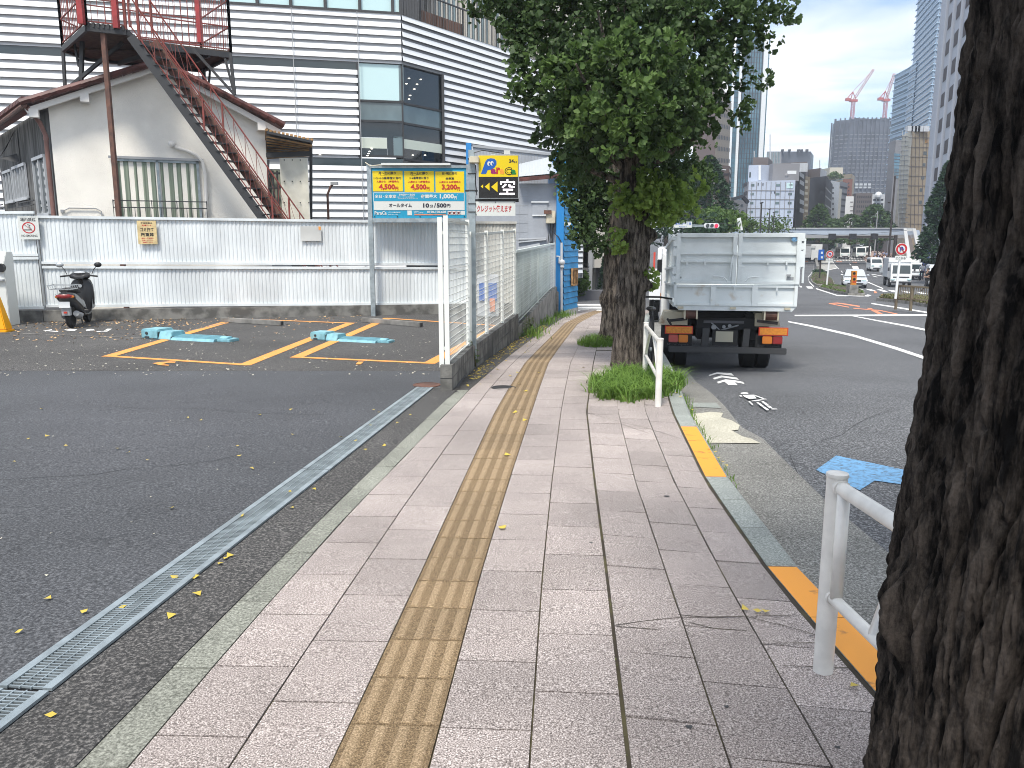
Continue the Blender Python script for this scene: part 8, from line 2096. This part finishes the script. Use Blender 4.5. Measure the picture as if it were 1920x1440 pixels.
t=pole('lamp_post','tall dark lamp post with cables right of the middle, before the tan building',1664,330,505,90,.13,'brownp','street lamp')
mb=MB(); mb.bar(at(1665,380,90),at(1669,380,90),.12); mb.build('arm','brownp',t,world=True)
pole('lamp_post','thin brown post beside the crowd at the far crossing',1643,455,500,120,.12,'brownp','pole'); pole('lamp_post','slim pole in front of the small green tree near the tan building',1643,396,430,140,.12,'grey','pole')
t=pole('lamp_post','dark pole by the far crossing, right of the white vans',1628,448,490,125,.15,'brownp','pole')
for x,yt,D,l in ((1425,380,60,'tallest black street lamp in front of the white apartment block'),(1441,392,80,'middle black street lamp in front of the white apartment block'),(1449,398,95,'shortest and farthest black street lamp before the white apartment block')):
    t=pole('street_lamp',l,x,yt,440,D,.07,'dark','street lamp','black street lamps behind the truck'); a=at(x,yt+1,D); b=at(x+6*60/D,yt-.5,D); mb=MB(); mb.bar(a,b,.10); mb.build('lamp_arm','dark',t,world=True)
t=pole('utility_pole','tall grey steel pole at left of the traffic light, partly under ginkgo leaves',1255,395,470,36,.09,'steel','pole')
DSg=36
b=at(1255,420,DSg)
mb=MB(); mb.bar(at(1255,430,DSg),at(1270,426,DSg),.06); mb.bar(at(1256,421,DSg),at(1345,423,DSg),.05); mb.bar(at(1256,424,DSg),at(1345,425,DSg),.04); mb.build('arm','steel',t,world=True)
mb=MB(); a=at(1258,408,DSg); c=at(1261,415,DSg); mb.bb(a.x,c.x,DSg-.1,DSg+.1,c.z,a.z); mb.build('box','signw',t,world=True)
a=at(1263,415.5,DSg-.1); c=at(1297,427,DSg-.1)
t=thing('junction_sign','white junction name sign with blue characters hanging from the signal arm','sign',((a.x+c.x)/2,DSg-.1,(a.z+c.z)/2))
mb=MB(); mb.box((0,0,0),(c.x-a.x,.03,a.z-c.z)); mb.build('board','signw',t)
text(t,'lettering','麻布台一丁目','iblue',(0,-.02,.04),w=(c.x-a.x)*.88,h=.125,bold=.02); text(t,'lettering','Azabudai 1','iblue',(0,-.02,-.085),w=(c.x-a.x)*.42,h=.05,bold=.01)
a=at(1320,418.5,DSg-.1); c=at(1348,428,DSg-.1)
t=thing('traffic_light','white horizontal traffic light showing red, above the truck container','traffic light',((a.x+c.x)/2,DSg-.1,(a.z+c.z)/2)); hw=(c.x-a.x)/2; hh=(a.z-c.z)/2
mb=MB(); mb.box((0,0,0),(2*hw-2*hh,.12,2*hh)); mb.cyl((-hw+hh,0,0),hh,.12,20,'Y'); mb.cyl((hw-hh,0,0),hh,.12,20,'Y'); mb.build('housing','truckw',t)
for k,m_ in ((-1,'glass'),(0,'glass'),(1,'lamp_r')):
    mb=MB(); mb.cyl((k*hw*.58,-.07,0),hh*.72,.03,18,'Y'); mb.build('lens',m_,t)
    mb=MB(); mb.tube([(k*hw*.58+hh*.8*math.cos(q),-.12,hh*.8*math.sin(q)) for q in [math.pi*s/10 for s in range(11)]],.012,4); mb.build('visor','lgrey',t)
for l,pp_ in (('cable running from the grey pole to the footbridge',[(1258,396,36),(1300,407,45),(1345,418,60),(1420,427,90)]),('cable sagging across the face of the footbridge',[(1425,428,60),(1500,438,80),(1580,443,95),(1700,432,110)])):
    t=thing('overhead_cable','thin black '+l,'cable',tuple(at(*pp_[0]))); mb=MB(); mb.tube([at(*q) for q in pp_],.02,4); mb.build('cable','blackm',t,world=True)
# ---- road signs
def round_sign(x,y,rpx,D,yb,xb,label,plate=True,ptxt='ここから',grp='no U-turn signs'):
    c=at(x,y,D); s=D/1500*1.0; r=rpx*s; bt=at(xb,yb,D)
    t=thing('no_uturn_sign',label,'road sign',(bt.x,D,bt.z),group=grp)
    mb=MB(); mb.tube([bt,Vector((c.x+.0,D,c.z-r))],.035+.0005*D,8); mb.build('pole','truckw',t,world=True)
    mb=MB(); mb.cyl((c.x,D-.05,c.z),r,.03,32,'Y'); f=mb.build('face','signw',t,world=True)
    def ring(r0,r1,m,d):
        mb=MB(); n=36
        for i in range(n):
            a,b=2*math.pi*i/n,2*math.pi*(i+1)/n; mb.poly([(c.x+math.cos(q)*rr,D-d,c.z+math.sin(q)*rr) for q,rr in ((a,r1),(b,r1),(b,r0),(a,r0))])
        mb.build('ring',m,t,world=True,fix=False)
    ring(r*.62,r*.93,'ired',.07)
    mb=MB(); mb.tube([(c.x-r*.22,D-.075,c.z-r*.38),(c.x-r*.22,D-.075,c.z+r*.12),(c.x-r*.10,D-.075,c.z+r*.32),(c.x+r*.10,D-.075,c.z+r*.30),(c.x+r*.22,D-.075,c.z+r*.10)],r*.09,4); mb.poly([(c.x+r*.02,D-.076,c.z+r*.10),(c.x+r*.48,D-.076,c.z+r*.08),(c.x+r*.26,D-.076,c.z-r*.25)]); mb.build('arrow','iblue',t,world=True,fix=False)
    mb=MB(); mb.bar((c.x-r*.52,D-.08,c.z+r*.52),(c.x+r*.52,D-.08,c.z-r*.52),.02,r*.16,up=(0,1,0)); mb.build('slash','ired',t,world=True)
    if plate:
        mb=MB(); mb.bb(c.x-r*.95,c.x+r*.95,D-.06,D-.03,c.z-r*1.9,c.z-r*1.12); mb.build('plate','signw',t,world=True)
        text(t,'lettering',ptxt,'navy',(c.x-t.location.x,-.07,c.z-r*1.5-t.location.z),w=r*1.6,h=r*.38,bold=.02)
    return t
round_sign(1689,467,11,33.5,560,1679,'larger nearer no U-turn sign with white plate, on the right traffic island')
round_sign(1555.5,476.8,7,68,535,1550,'smaller farther no U-turn sign, on the left traffic island')
t=thing('blue_sign','blue vertical road sign on a dark post, on the left traffic island','road sign',(at(1538,510,84).x,84,gr(84)))
a=at(1535.5,468,83.8); b=at(1544.5,487.5,83.8); mb=MB(); mb.bb(a.x,b.x,83.8,83.9,b.z,a.z); mb.build('board','bsign',t,world=True)
mb=MB(); p=at(1538,500,84); mb.tube([(p.x,84,gr(84)),(p.x,84,a.z)],.08,6); mb.build('pole','brownp',t,world=True)
mb=MB(); 
for y in (474,482.5): v=at(1541,y,83.75); mb.box(v,(.2,.02,.22))
mb.build('symbols','signw',t,world=True)
t=thing('parking_sign_tower','tall navy blue sign tower with a white letter P at its top, near the stairs','sign',(at(1734,505,88).x,88,gr(88)))
a=at(1729,469,88); b=at(1740,508,88); mb=MB(); mb.bb(a.x,b.x,88,88.4,b.z,a.z); mb.build('board','navyp',t,world=True)
text(t,'lettering','P','signw',((a.x+b.x)/2-t.location.x,-.05,a.z-.30-t.location.z),w=.33,h=.34,bold=.05,right=(1,0,0))
# striped delineator on concrete block
DI=G(1601,556,gr).y
t=thing('striped_marker','orange and black striped marker on a concrete block on the left traffic island','marker',(at(1601,550,DI).x,DI,gr(DI)))
def bbx(x0,y0,x1,y1,D,dep,m,nm,bev=0):
    a=at(x0,y0,D); b=at(x1,y1,D); mb=MB(); mb.bb(a.x,b.x,D,D+dep,b.z,a.z); return mb.build(nm,m,t,world=True,bevel=bev)
bbx(1593.5,534.5,1609,550,DI,.5,'conc','block'); 
bbx(1598.5,508,1605.5,534.4,DI+.15,.2,'refl_o','panel')
M['refl_y']=mat('reflector_amber',(.62,.26,.02),.4)
for y in (517,527.5): bbx(1598.8,y,1605.3,y+2.2,DI+.135,.01,'iblack' if y<0 else 'refl_r','stripe')
for y in (510,521): 
    c=at(1602,y+2.5,DI+.12); mb=MB(); mb.cyl((c.x,DI+.13,c.z),.085,.02,14,'Y'); mb.build('lamp_disc','iblack',t,world=True)
# ---- islands
def island(label,pts,h,kerbm='conc',topm='grassf',n=800,seed=3,hh=(.05,.2)):
    P=[G(x,y,gr) for x,y in pts]; c=sum(P,Vector())/len(P)
    mb=MB(); mb.prism([(p.x,p.y) for p in P],lambda x,y:gr(y)-.05,lambda x,y:gr(y)+h); o=mb.build('traffic_island','conc'); o['kind']='structure'
    Q=[c+(p-c)*.93 for p in P]; mb=MB(); mb.prism([(p.x,p.y) for p in Q],lambda x,y:gr(y)+h,lambda x,y:gr(y)+h+.03); o=mb.build('traffic_island_soil','soil'); o['kind']='structure'
    # grass points inside polygon
    rg=np.random.default_rng(seed); pts_=[]
    xs=[p.x for p in Q]; ys_=[p.y for p in Q]
    def inside(x,y):
        r=False; j=len(Q)-1
        for i in range(len(Q)):
            if (Q[i].y>y)!=(Q[j].y>y) and x<(Q[j].x-Q[i].x)*(y-Q[i].y)/(Q[j].y-Q[i].y)+Q[i].x: r=not r
            j=i
        return r
    while len(pts_)<n:
        x,y=rg.uniform(min(xs),max(xs)),rg.uniform(min(ys_),max(ys_))
        if inside(x,y): pts_.append((x,y))
    blades(None,'grass',0,0,.05,.05,n*2,hh[0],hh[1],topm,lambda y:gr(y)+h,seed=seed,pts=pts_,w=.03,segs=2,label=label,cat='grass')
island('green weeds on the near tip of the left traffic island',[(1535,541),(1560,548),(1590,554),(1622,555),(1619,549),(1600,541),(1560,536.5),(1540,536.5)],.16,n=1500,seed=5)
island('green grass on the far part of the left traffic island',[(1519,523),(1522,531),(1531,537),(1566,537.5),(1562,528),(1550,517),(1547,511),(1530,510),(1524,515)],.16,n=1500,seed=6)
island('dry grass and weeds on the right traffic island below the railing',[(1643,563.5),(1700,570),(1770,581),(1850,592),(1850,572),(1770,566),(1700,561),(1655,559)],.15,topm='grass_dry',n=1800,seed=7,hh=(.1,.42))
c=at(1536,508,60); t=thing('shrub','dark brownish shrub at the far end of the left traffic island','shrub',tuple(G(1536,514,gr))); v=G(1536,513,gr); clump(t,'foliage',v+Vector((0,0,.25)),(.9,.8,.35),500,.09,'conif',61,.2)
# brown railing on right island
t=thing('island_railing','brown metal railing with close vertical bars on the right traffic island','railing',tuple(G(1682,563,gr)))
Dn=lambda x:lerp_tab([(1680,34.5),(1850,28.5)],x)
M['railb']=mat('rail_brown',(.16,.13,.085),.6)
pa=[at(x,535+(x-1682)*.075,Dn(x)) for x in (1683,1711,1746,1782,1820,1860)]
for p in pa: mb=MB(); mb.bar((p.x,p.y,gr(p.y)+.1),(p.x,p.y,p.z),.09,.09); mb.build('post','railb',t,world=True)
mb=MB()
for a,b in zip(pa,pa[1:]): mb.bar(a,b,.07,.07); mb.bar(a-Vector((0,0,.52)),b-Vector((0,0,.52)),.06,.05)
mb.build('rails','railb',t,world=True)
mb=MB()
for a,b in zip(pa,pa[1:]):
    for k in range(1,9): p=a.lerp(b,k/9); mb.bar(p-Vector((0,0,.52)),p,.02)
mb.build('bars','railb',t,world=True)
# concrete median wall far
t=thing('median_barrier','weathered concrete barrier between lanes beyond the left traffic island','barrier',tuple(G(1533,508,gr)))
mb=MB(); P_=[G(1533,511,gr),G(1531,503,gr),G(1530,496,gr),G(1530,488,gr)]; 
for a,b in zip(P_,P_[1:]): mb.bar(a+Vector((0,0,.35)),b+Vector((0,0,.35)),.35,.9)
mb.build('barrier','conc',t,world=True)
# far pavement at right with people
mb=MB(); poly=[G(x,y,gr) for x,y in ((1619,486),(1626,494),(1634,500),(1650,505),(1690,512),(1760,520),(1850,530),(1850,486),(1700,478),(1632,470),(1620,478))]
mb.prism([(p.x,p.y) for p in poly],lambda x,y:gr(y)-.05,lambda x,y:gr(y)+.14); M['pave_r']=mat('pavement_reddish',(.34,.24,.20),.9,var=.15,vscale=.5); o=mb.build('far_pavement','pave_r'); o['kind']='structure'
# ---- vehicles (front towards -Y)
def wheels(t,w_,ys_,r,m='rubber'):
    for y in ys_:
        for s in (-1,1):
            mb=MB(); mb.lathe((s*(w_/2-.10),y,r),[(r*.6,-.10),(r*.95,-.10),(r,-.06),(r,.06),(r*.95,.10),(r*.6,.10)],18,axis=(1,0,0)); q=mb.build('wheel',m,t,smooth=True); mb=MB(); mb.cyl((s*(w_/2-.10),y,r),r*.58,.16,14,'X'); mb.build('rim','alu',q)
def cabin(mb,w0,w1,y0,y1,y2,y3,z0,z1):   # frustum: base y0..y3 width w0 at z0 ; top y1..y2 width w1 at z1
    b=[(-w0/2,y0,z0),(w0/2,y0,z0),(w0/2,y3,z0),(-w0/2,y3,z0)]; u=[(-w1/2,y1,z1),(w1/2,y1,z1),(w1/2,y2,z1),(-w1/2,y2,z1)]
    i=[mb.p(q) for q in b]; j=[mb.p(q) for q in u]; mb.face(j); mb.face(i[::-1])
    for k in range(4): mb.face([i[k],i[(k+1)%4],j[(k+1)%4],j[k]])
def sedan(name,label,x,D,paint,rz=0,w_=1.8,L_=4.5,h=1.48,group=None,y=520):
    p=GX(x,D); t=thing(name,label,'car',(p.x,D,gr(D)),rz=rz,group=group)
    mb=MB(); pr=[(0,.28),(0,.62),(.12,.78),(1.05,.92),(L_-.9,.98),(L_-.1,.95),(L_,.6),(L_,.30)]; mb.extr(pr,-w_/2,w_/2); mb.build('body',paint,t,bevel=.07,smooth=True)
    mb=MB(); cabin(mb,w_*.94,w_*.74,1.0,1.75,3.2,4.0,.93,h); mb.build('roof',paint,t,bevel=.05,smooth=True)
    mb=MB(); a=(w_*.82/2,w_*.66/2); mb.poly([(-a[0],1.08,.985),(a[0],1.08,.985),(a[1],1.685,h-.09),(-a[1],1.685,h-.09)]); mb.build('windscreen','glass',t,fix=False)
    mb=MB()
    for s in (-1,1): mb.poly([(s*(w_*.925/2),1.5,1.0),(s*(w_*.925/2),3.7,1.0),(s*(w_*.79/2),3.15,h-.10),(s*(w_*.79/2),1.95,h-.10)])
    mb.build('side_windows','glass',t,fix=False)
    for s in (-1,1):
        mb=MB(); mb.sphere((s*(w_/2-.25),.10,.66),(.22,.12,.10),10,6); mb.build('headlight','glass_p',t,smooth=True)
        mb=MB(); mb.sphere((s*(w_/2+.10),1.35,1.02),(.13,.06,.08),8,6); mb.build('wing_mirror',paint,t,smooth=True)
    mb=MB(); mb.bb(-.42,.42,-.03,.02,.56,.72); mb.bb(-.6,.6,-.03,.02,.32,.44); mb.build('grille','bdark',t); mb=MB(); mb.bb(-.17,.17,-.05,-.03,.45,.54); mb.build('number_plate','plate_w',t)
    wheels(t,w_,(.85,L_-.9),.32); return t
def van(name,label,x,D,paint,rz=0,w_=1.7,L_=4.6,h=1.98,group=None,cat='van',bodym=None):
    p=GX(x,D); t=thing(name,label,cat,(p.x,D,gr(D)),rz=rz,group=group)
    mb=MB(); pr=[(0,.3),(-.02,.85),(.12,1.12),(.42,h-.12),(.6,h),(L_,h),(L_,.3)]; mb.extr(pr,-w_/2,w_/2); mb.build('body',paint,t,bevel=.07,smooth=True)
    mb=MB(); mb.poly([(-w_*.43,.115,1.14),(w_*.43,.115,1.14),(w_*.40,.36,h-.20),(-w_*.40,.36,h-.20)]); mb.build('windscreen','glass',t,fix=False)
    mb=MB(); 
    for s in (-1,1): mb.bb(s*w_/2-.01 if s<0 else s*w_/2-.002,s*w_/2+.002 if s<0 else s*w_/2+.01,.6,L_-.4,1.15,h-.25)
    mb.build('side_windows','glass',t)
    for s in (-1,1):
        mb=MB(); mb.bb(s*w_*.34-.15,s*w_*.34+.15,-.06,-.0,.68,.90); mb.build('headlight','glass_p',t,bevel=.02)
        mb=MB(); mb.box((s*(w_/2+.10),.25,1.25),(.14,.08,.24)); mb.build('wing_mirror','bdark',t)
    mb=MB(); mb.bb(-w_*.3,w_*.3,-.06,-.02,.36,.52); mb.build('bumper_grille','bdark',t); mb=MB(); mb.bb(-.17,.17,-.08,-.06,.52,.62); mb.build('number_plate','plate_w',t)
    wheels(t,w_,(.75,L_-.8),.31); return t
def boxtruck(name,label,x,D,cabm,boxm,rz=0,w_=1.9,L_=5,hc=2.0,hb=2.6,group=None,cat='truck'):
    p=GX(x,D); t=thing(name,label,cat,(p.x,D,gr(D)),rz=rz,group=group)
    mb=MB(); mb.extr([(0,.38),(0,1.0),(.05,1.15),(.22,hc),(1.5,hc),(1.5,.38)],-w_*.46,w_*.46); mb.build('cab',cabm,t,bevel=.05,smooth=True)
    mb=MB(); mb.poly([(-w_*.40,.035,1.14),(w_*.40,.035,1.14),(w_*.38,.19,hc-.12),(-w_*.38,.19,hc-.12)]); mb.build('windscreen','glass',t,fix=False)
    mb=MB(); mb.bb(-w_/2,w_/2,1.55,L_,.75,hb); mb.build('cargo_box',boxm,t,bevel=.03)
    mb=MB(); mb.bb(-w_/2-.002,w_/2+.002,1.5,1.549,hb-.28,hb+.02); mb.build('box_edge','truckw',t)
    for s in (-1,1):
        mb=MB(); mb.sphere((s*w_*.36,-.01,.66),(.17,.06,.11),8,6); mb.build('headlight','lamp_w' if False else 'glass_p',t,smooth=True)
        mb=MB(); mb.box((s*(w_/2+.12),.10,1.5),(.14,.08,.30)); mb.build('wing_mirror','bdark',t)
    mb=MB(); mb.bb(-w_*.36,w_*.36,-.02,.01,.80,.90); mb.bb(-w_*.44,w_*.44,-.02,.02,.34,.50); mb.build('grille','bdark',t); mb=MB(); mb.bb(-.17,.17,-.04,-.02,.50,.60); mb.build('number_plate','plate_w',t)
    mb=MB(); mb.bb(-w_*.4,w_*.4,.4,L_-.1,.45,.75); mb.build('chassis','bdark',t)
    wheels(t,w_,(.7,L_-1.2),.36); return t
yaw=-R(14)
sedan('silver_car','silver saloon car facing the viewer behind the striped marker',1603,66,'silver',rz=yaw-R(6))
boxtruck('box_truck','white cab truck with grey cargo box, nearest in the queue at the crossing',1688,68,'truckw','lgrey',rz=yaw-R(4),w_=1.75,hc=1.95,hb=2.38)
van('kei_van','small pale green white van behind the grey cargo truck',1643,108,'carw',rz=yaw,w_=1.46,L_=3.4,h=1.82)
van('white_van','high white van in the middle lane beyond the far crossing',1584,156,'carw',rz=yaw+R(4),w_=1.8,h=2.15)
van('white_van','left one of two white vans side by side at the far kerb',1614,158,'carw',rz=yaw,w_=1.8,h=2.2)
van('white_van','right one of two white vans side by side at the far kerb',1624,164,'truckw',rz=yaw,w_=1.75,h=2.2)
boxtruck('box_truck','truck with a long pale grey cargo side turning behind the blue sign',1540,140,'truckw','lgrey',rz=R(50),w_=2.1,L_=6.0,hc=2.1,hb=2.7)
boxtruck('box_truck','small red and white truck far up the street',1569,235,'carr','truckw',rz=0,w_=2.1,hc=2.1,hb=3.2)
sedan('taxi','left of two red cars at the top of the far street',1600,318,'carr',h=1.7); sedan('taxi','right of two red cars at the top of the far street',1609,322,'carr',h=1.7)
sedan('dark_car','dark car far behind the pair of white vans',1613,232,'card'); sedan('grey_car','pale car far behind the pair of white vans, right of the dark car',1622,226,'silver')
boxtruck('box_truck','white cargo truck partly cut by the container edge, far left lane',1513,150,'truckw','truckw',rz=math.pi,w_=2.0,L_=4.5,hb=2.9)
boxtruck('box_truck','flatbed truck loaded with goods just behind the waiting cargo truck',1713,84,'truckw','bkhaki',rz=yaw,w_=1.7,L_=5,hc=1.8,hb=2.1)
van('grey_van','pale van at the far right edge beside the dark near trunk',1759,66,'lgrey',rz=yaw-R(8),w_=1.5,L_=3.4,h=1.85)
sedan('grey_car','grey pink saloon crossing behind the waiting cargo truck',1727,95,'silver',rz=R(70))
# ---- crowd
rg=np.random.default_rng(77)
sh=['cl_w','cl_w','cl_b','cl_g','cl_k','cl_w','cl_b']
spots=[(1636,485,118),(1641,484,122),(1645,483,126),(1649,486,120),(1653,483,128),(1657,485,124),(1639,479,138),(1648,478,142),(1655,477,145),(1634,490,112),(1664,484,118),(1668,486,116),(1672,485,121),(1647,490,112),(1661,479,140)]
desc=['person in white at the left edge of the far crowd','person in white just behind the crowd edge','person in pale blue in the crowd centre','person in grey near the front of the crowd','person in black at the crowd centre','person in white right of the crowd centre','person in pale blue deeper in the crowd','person in white deeper in the crowd','person in pale blue at the back of the crowd','person in grey walking at the kerb, nearest left of the crowd','person in black at the right side of the crowd, by the post','person in white right of the brown post','person in grey at the right end of the crowd','person in white in front of the crowd','person in pale blue at the back right of the crowd']
cols_=['cl_w','cl_w','cl_b','cl_g','cl_k','cl_w','cl_b','cl_w','cl_b','cl_g','cl_k','cl_w','cl_g','cl_w','cl_b']
proto={}
for (x,y,D),l,c_ in zip(spots,desc,cols_):
    p=at(x,y,D); g_=gr(D)+.14; pos=(GX(x,D).x,D,g_)
    if c_ not in proto: proto[c_]=person(pos,R(rg.uniform(0,360)),l,c_,'cl_n' if c_!='cl_k' else 'cl_k',None,.15,h=1.68,group='pedestrians on the far pavement')
    else: dup(proto[c_],pos,R(rg.uniform(0,360)),l)
for (x,D,c_,l) in ((1727,80,'cl_w','person in white standing left of the navy sign tower'),(1747,82,'cl_b','person in pale blue walking right of the navy sign tower'),(1722,86,'cl_k','person in black beside the loaded flatbed truck'),(1702,150,'cl_g','person in grey far back by the covered stairs')):
    dup(proto[c_],(GX(x,D).x,D,gr(D)+.14),R(rg.uniform(0,360)),l)
# ---- haze
mb=MB(); mb.bb(-150,420,-25,640,-12,150); hz=mb.build('haze','haze_air' if 'haze_air' in M else 'white'); hz['kind']='stuff'; hz['label']='thin summer haze in the air over the street'
m=bpy.data.materials.new('haze_air'); m.use_nodes=True; n_=m.node_tree; 
for q in list(n_.nodes):
    if q.type!='OUTPUT_MATERIAL': n_.nodes.remove(q)
pv=n_.nodes.new('ShaderNodeVolumePrincipled'); pv.inputs['Color'].default_value=(.80,.88,1,1); pv.inputs['Density'].default_value=.0005; pv.inputs['Anisotropy'].default_value=.2
n_.links.new(pv.outputs[0],[q for q in n_.nodes if q.type=='OUTPUT_MATERIAL'][0].inputs['Volume']); hz.data.materials.clear(); hz.data.materials.append(m)
scene.cycles.volume_bounces=1
# ---- split meshes that hold several like pieces into one object per piece
SING={'posts':'post','struts':'strut','wheels':'wheel','upper_columns':'upper_column','columns':'column','inner_tube':'inner_tube','railing_post':'railing_post','hinges':'hinge','hinge':'hinge','stickers':'sticker','hoses':'hose','couplings':'coupling','rear_fenders':'rear_fender','wing_mirrors':'wing_mirror','cab_windows':'cab_window','downlights':'downlight','steps':'step','edge_beams':'edge_beam','white_fins':'white_fin','vertical_ribs':'vertical_rib','cables':'cable','cable':'cable','pipes':'pipe','rails':'rail','battens':'batten','symbols':'symbol','bolts':'bolt','bands':'clamp_band','bracket':'bracket','hook':'hook','bumper_brackets':'bumper_bracket','hinge_clamps':'hinge_clamp','roller_bracket':'roller_bracket','hoop':'hoop','roof_units':'roof_unit','roof_pipes':'roof_pipe','side_windows':'side_window','eyes':'eye','logo_ovals':'logo_oval','strap':'strap','side_railing':'side_railing_bar','wall_lamp':'wall_lamp','stand':'stand_leg','frame':'frame_piece','arm':'arm','window_trim':'window_trim','panel_seam':'panel_seam','roof_lamp':'roof_lamp','railing':'railing','grating':'grating','bars':'grating','rim':None}
REN={'bars':'grating','slats':'decking','blocks':'blockwork','mullions':'glazing_grid','window_bands':'window_banding','floor_bands':'floor_banding','slab_edges':'slab_edging','tile_joints':'tile_jointing','panel_joints':'panel_jointing','block_joints':'block_jointing','notch_mullions':'notch_glazing_grid','fins':'fin_cladding','gate_bars':'gate_grille','limbs':'limb','siding_ribs':'siding_ribbing','board_shadows':'board_shadow_line','eave_tiles':'eave_tiling','sun_shades':'sun_shading','chassis':'chassis','rear_walls':'rear_wall','spokes':'spoke_set','sunlit_sprays':'sunlit_crown_spray','lower_sprouts':'lower_foliage','twigs':'twig_growth'}
def stem_(n): return n.rsplit('.',1)[0] if n.rsplit('.',1)[-1].isdigit() else n
def split_loose(o,nm):
    me=o.data; n=len(me.vertices); p=list(range(n))
    def f(a):
        while p[a]!=a: p[a]=p[p[a]]; a=p[a]
        return a
    for e in me.edges:
        a,b=f(e.vertices[0]),f(e.vertices[1])
        if a!=b: p[a]=b
    gr_={}
    for q in me.polygons: gr_.setdefault(f(q.vertices[0]),[]).append(q)
    if len(gr_)<2 or len(gr_)>(3 if nm in('railing','grating') else 60): return
    first=True; news=[]
    for k,fs in gr_.items():
        ids={}; fc=[]
        for q in fs: fc.append([ids.setdefault(v,len(ids)) for v in q.vertices])
        m2=bpy.data.meshes.new(nm); m2.from_pydata([tuple(me.vertices[v].co) for v in ids],[],fc)
        for mm in me.materials: m2.materials.append(mm)
        m2.polygons.foreach_set('material_index',[q.material_index for q in fs]); m2.polygons.foreach_set('use_smooth',[q.use_smooth for q in fs])
        news.append(m2)
    return news
cache={}
for o in list(bpy.data.objects):
    if o.type!='MESH' or o.parent is None: continue
    s_=stem_(o.name)
    if s_ in SING and SING[s_]:
        key=o.data.name
        if key not in cache: cache[key]=split_loose(o,SING[s_])
        nw=cache[key]
        if nw:
            for c_ in kids(o): c_.parent=o.parent if False else o
            o.data=nw[0]; o.name=SING[s_]
            for m2 in nw[1:]:
                c_=bpy.data.objects.new(SING[s_],m2); col.objects.link(c_); c_.parent=o.parent; c_.matrix_local=o.matrix_local
        elif SING[s_]!=s_: o.name=SING[s_]
    elif s_ in REN: o.name=REN[s_]
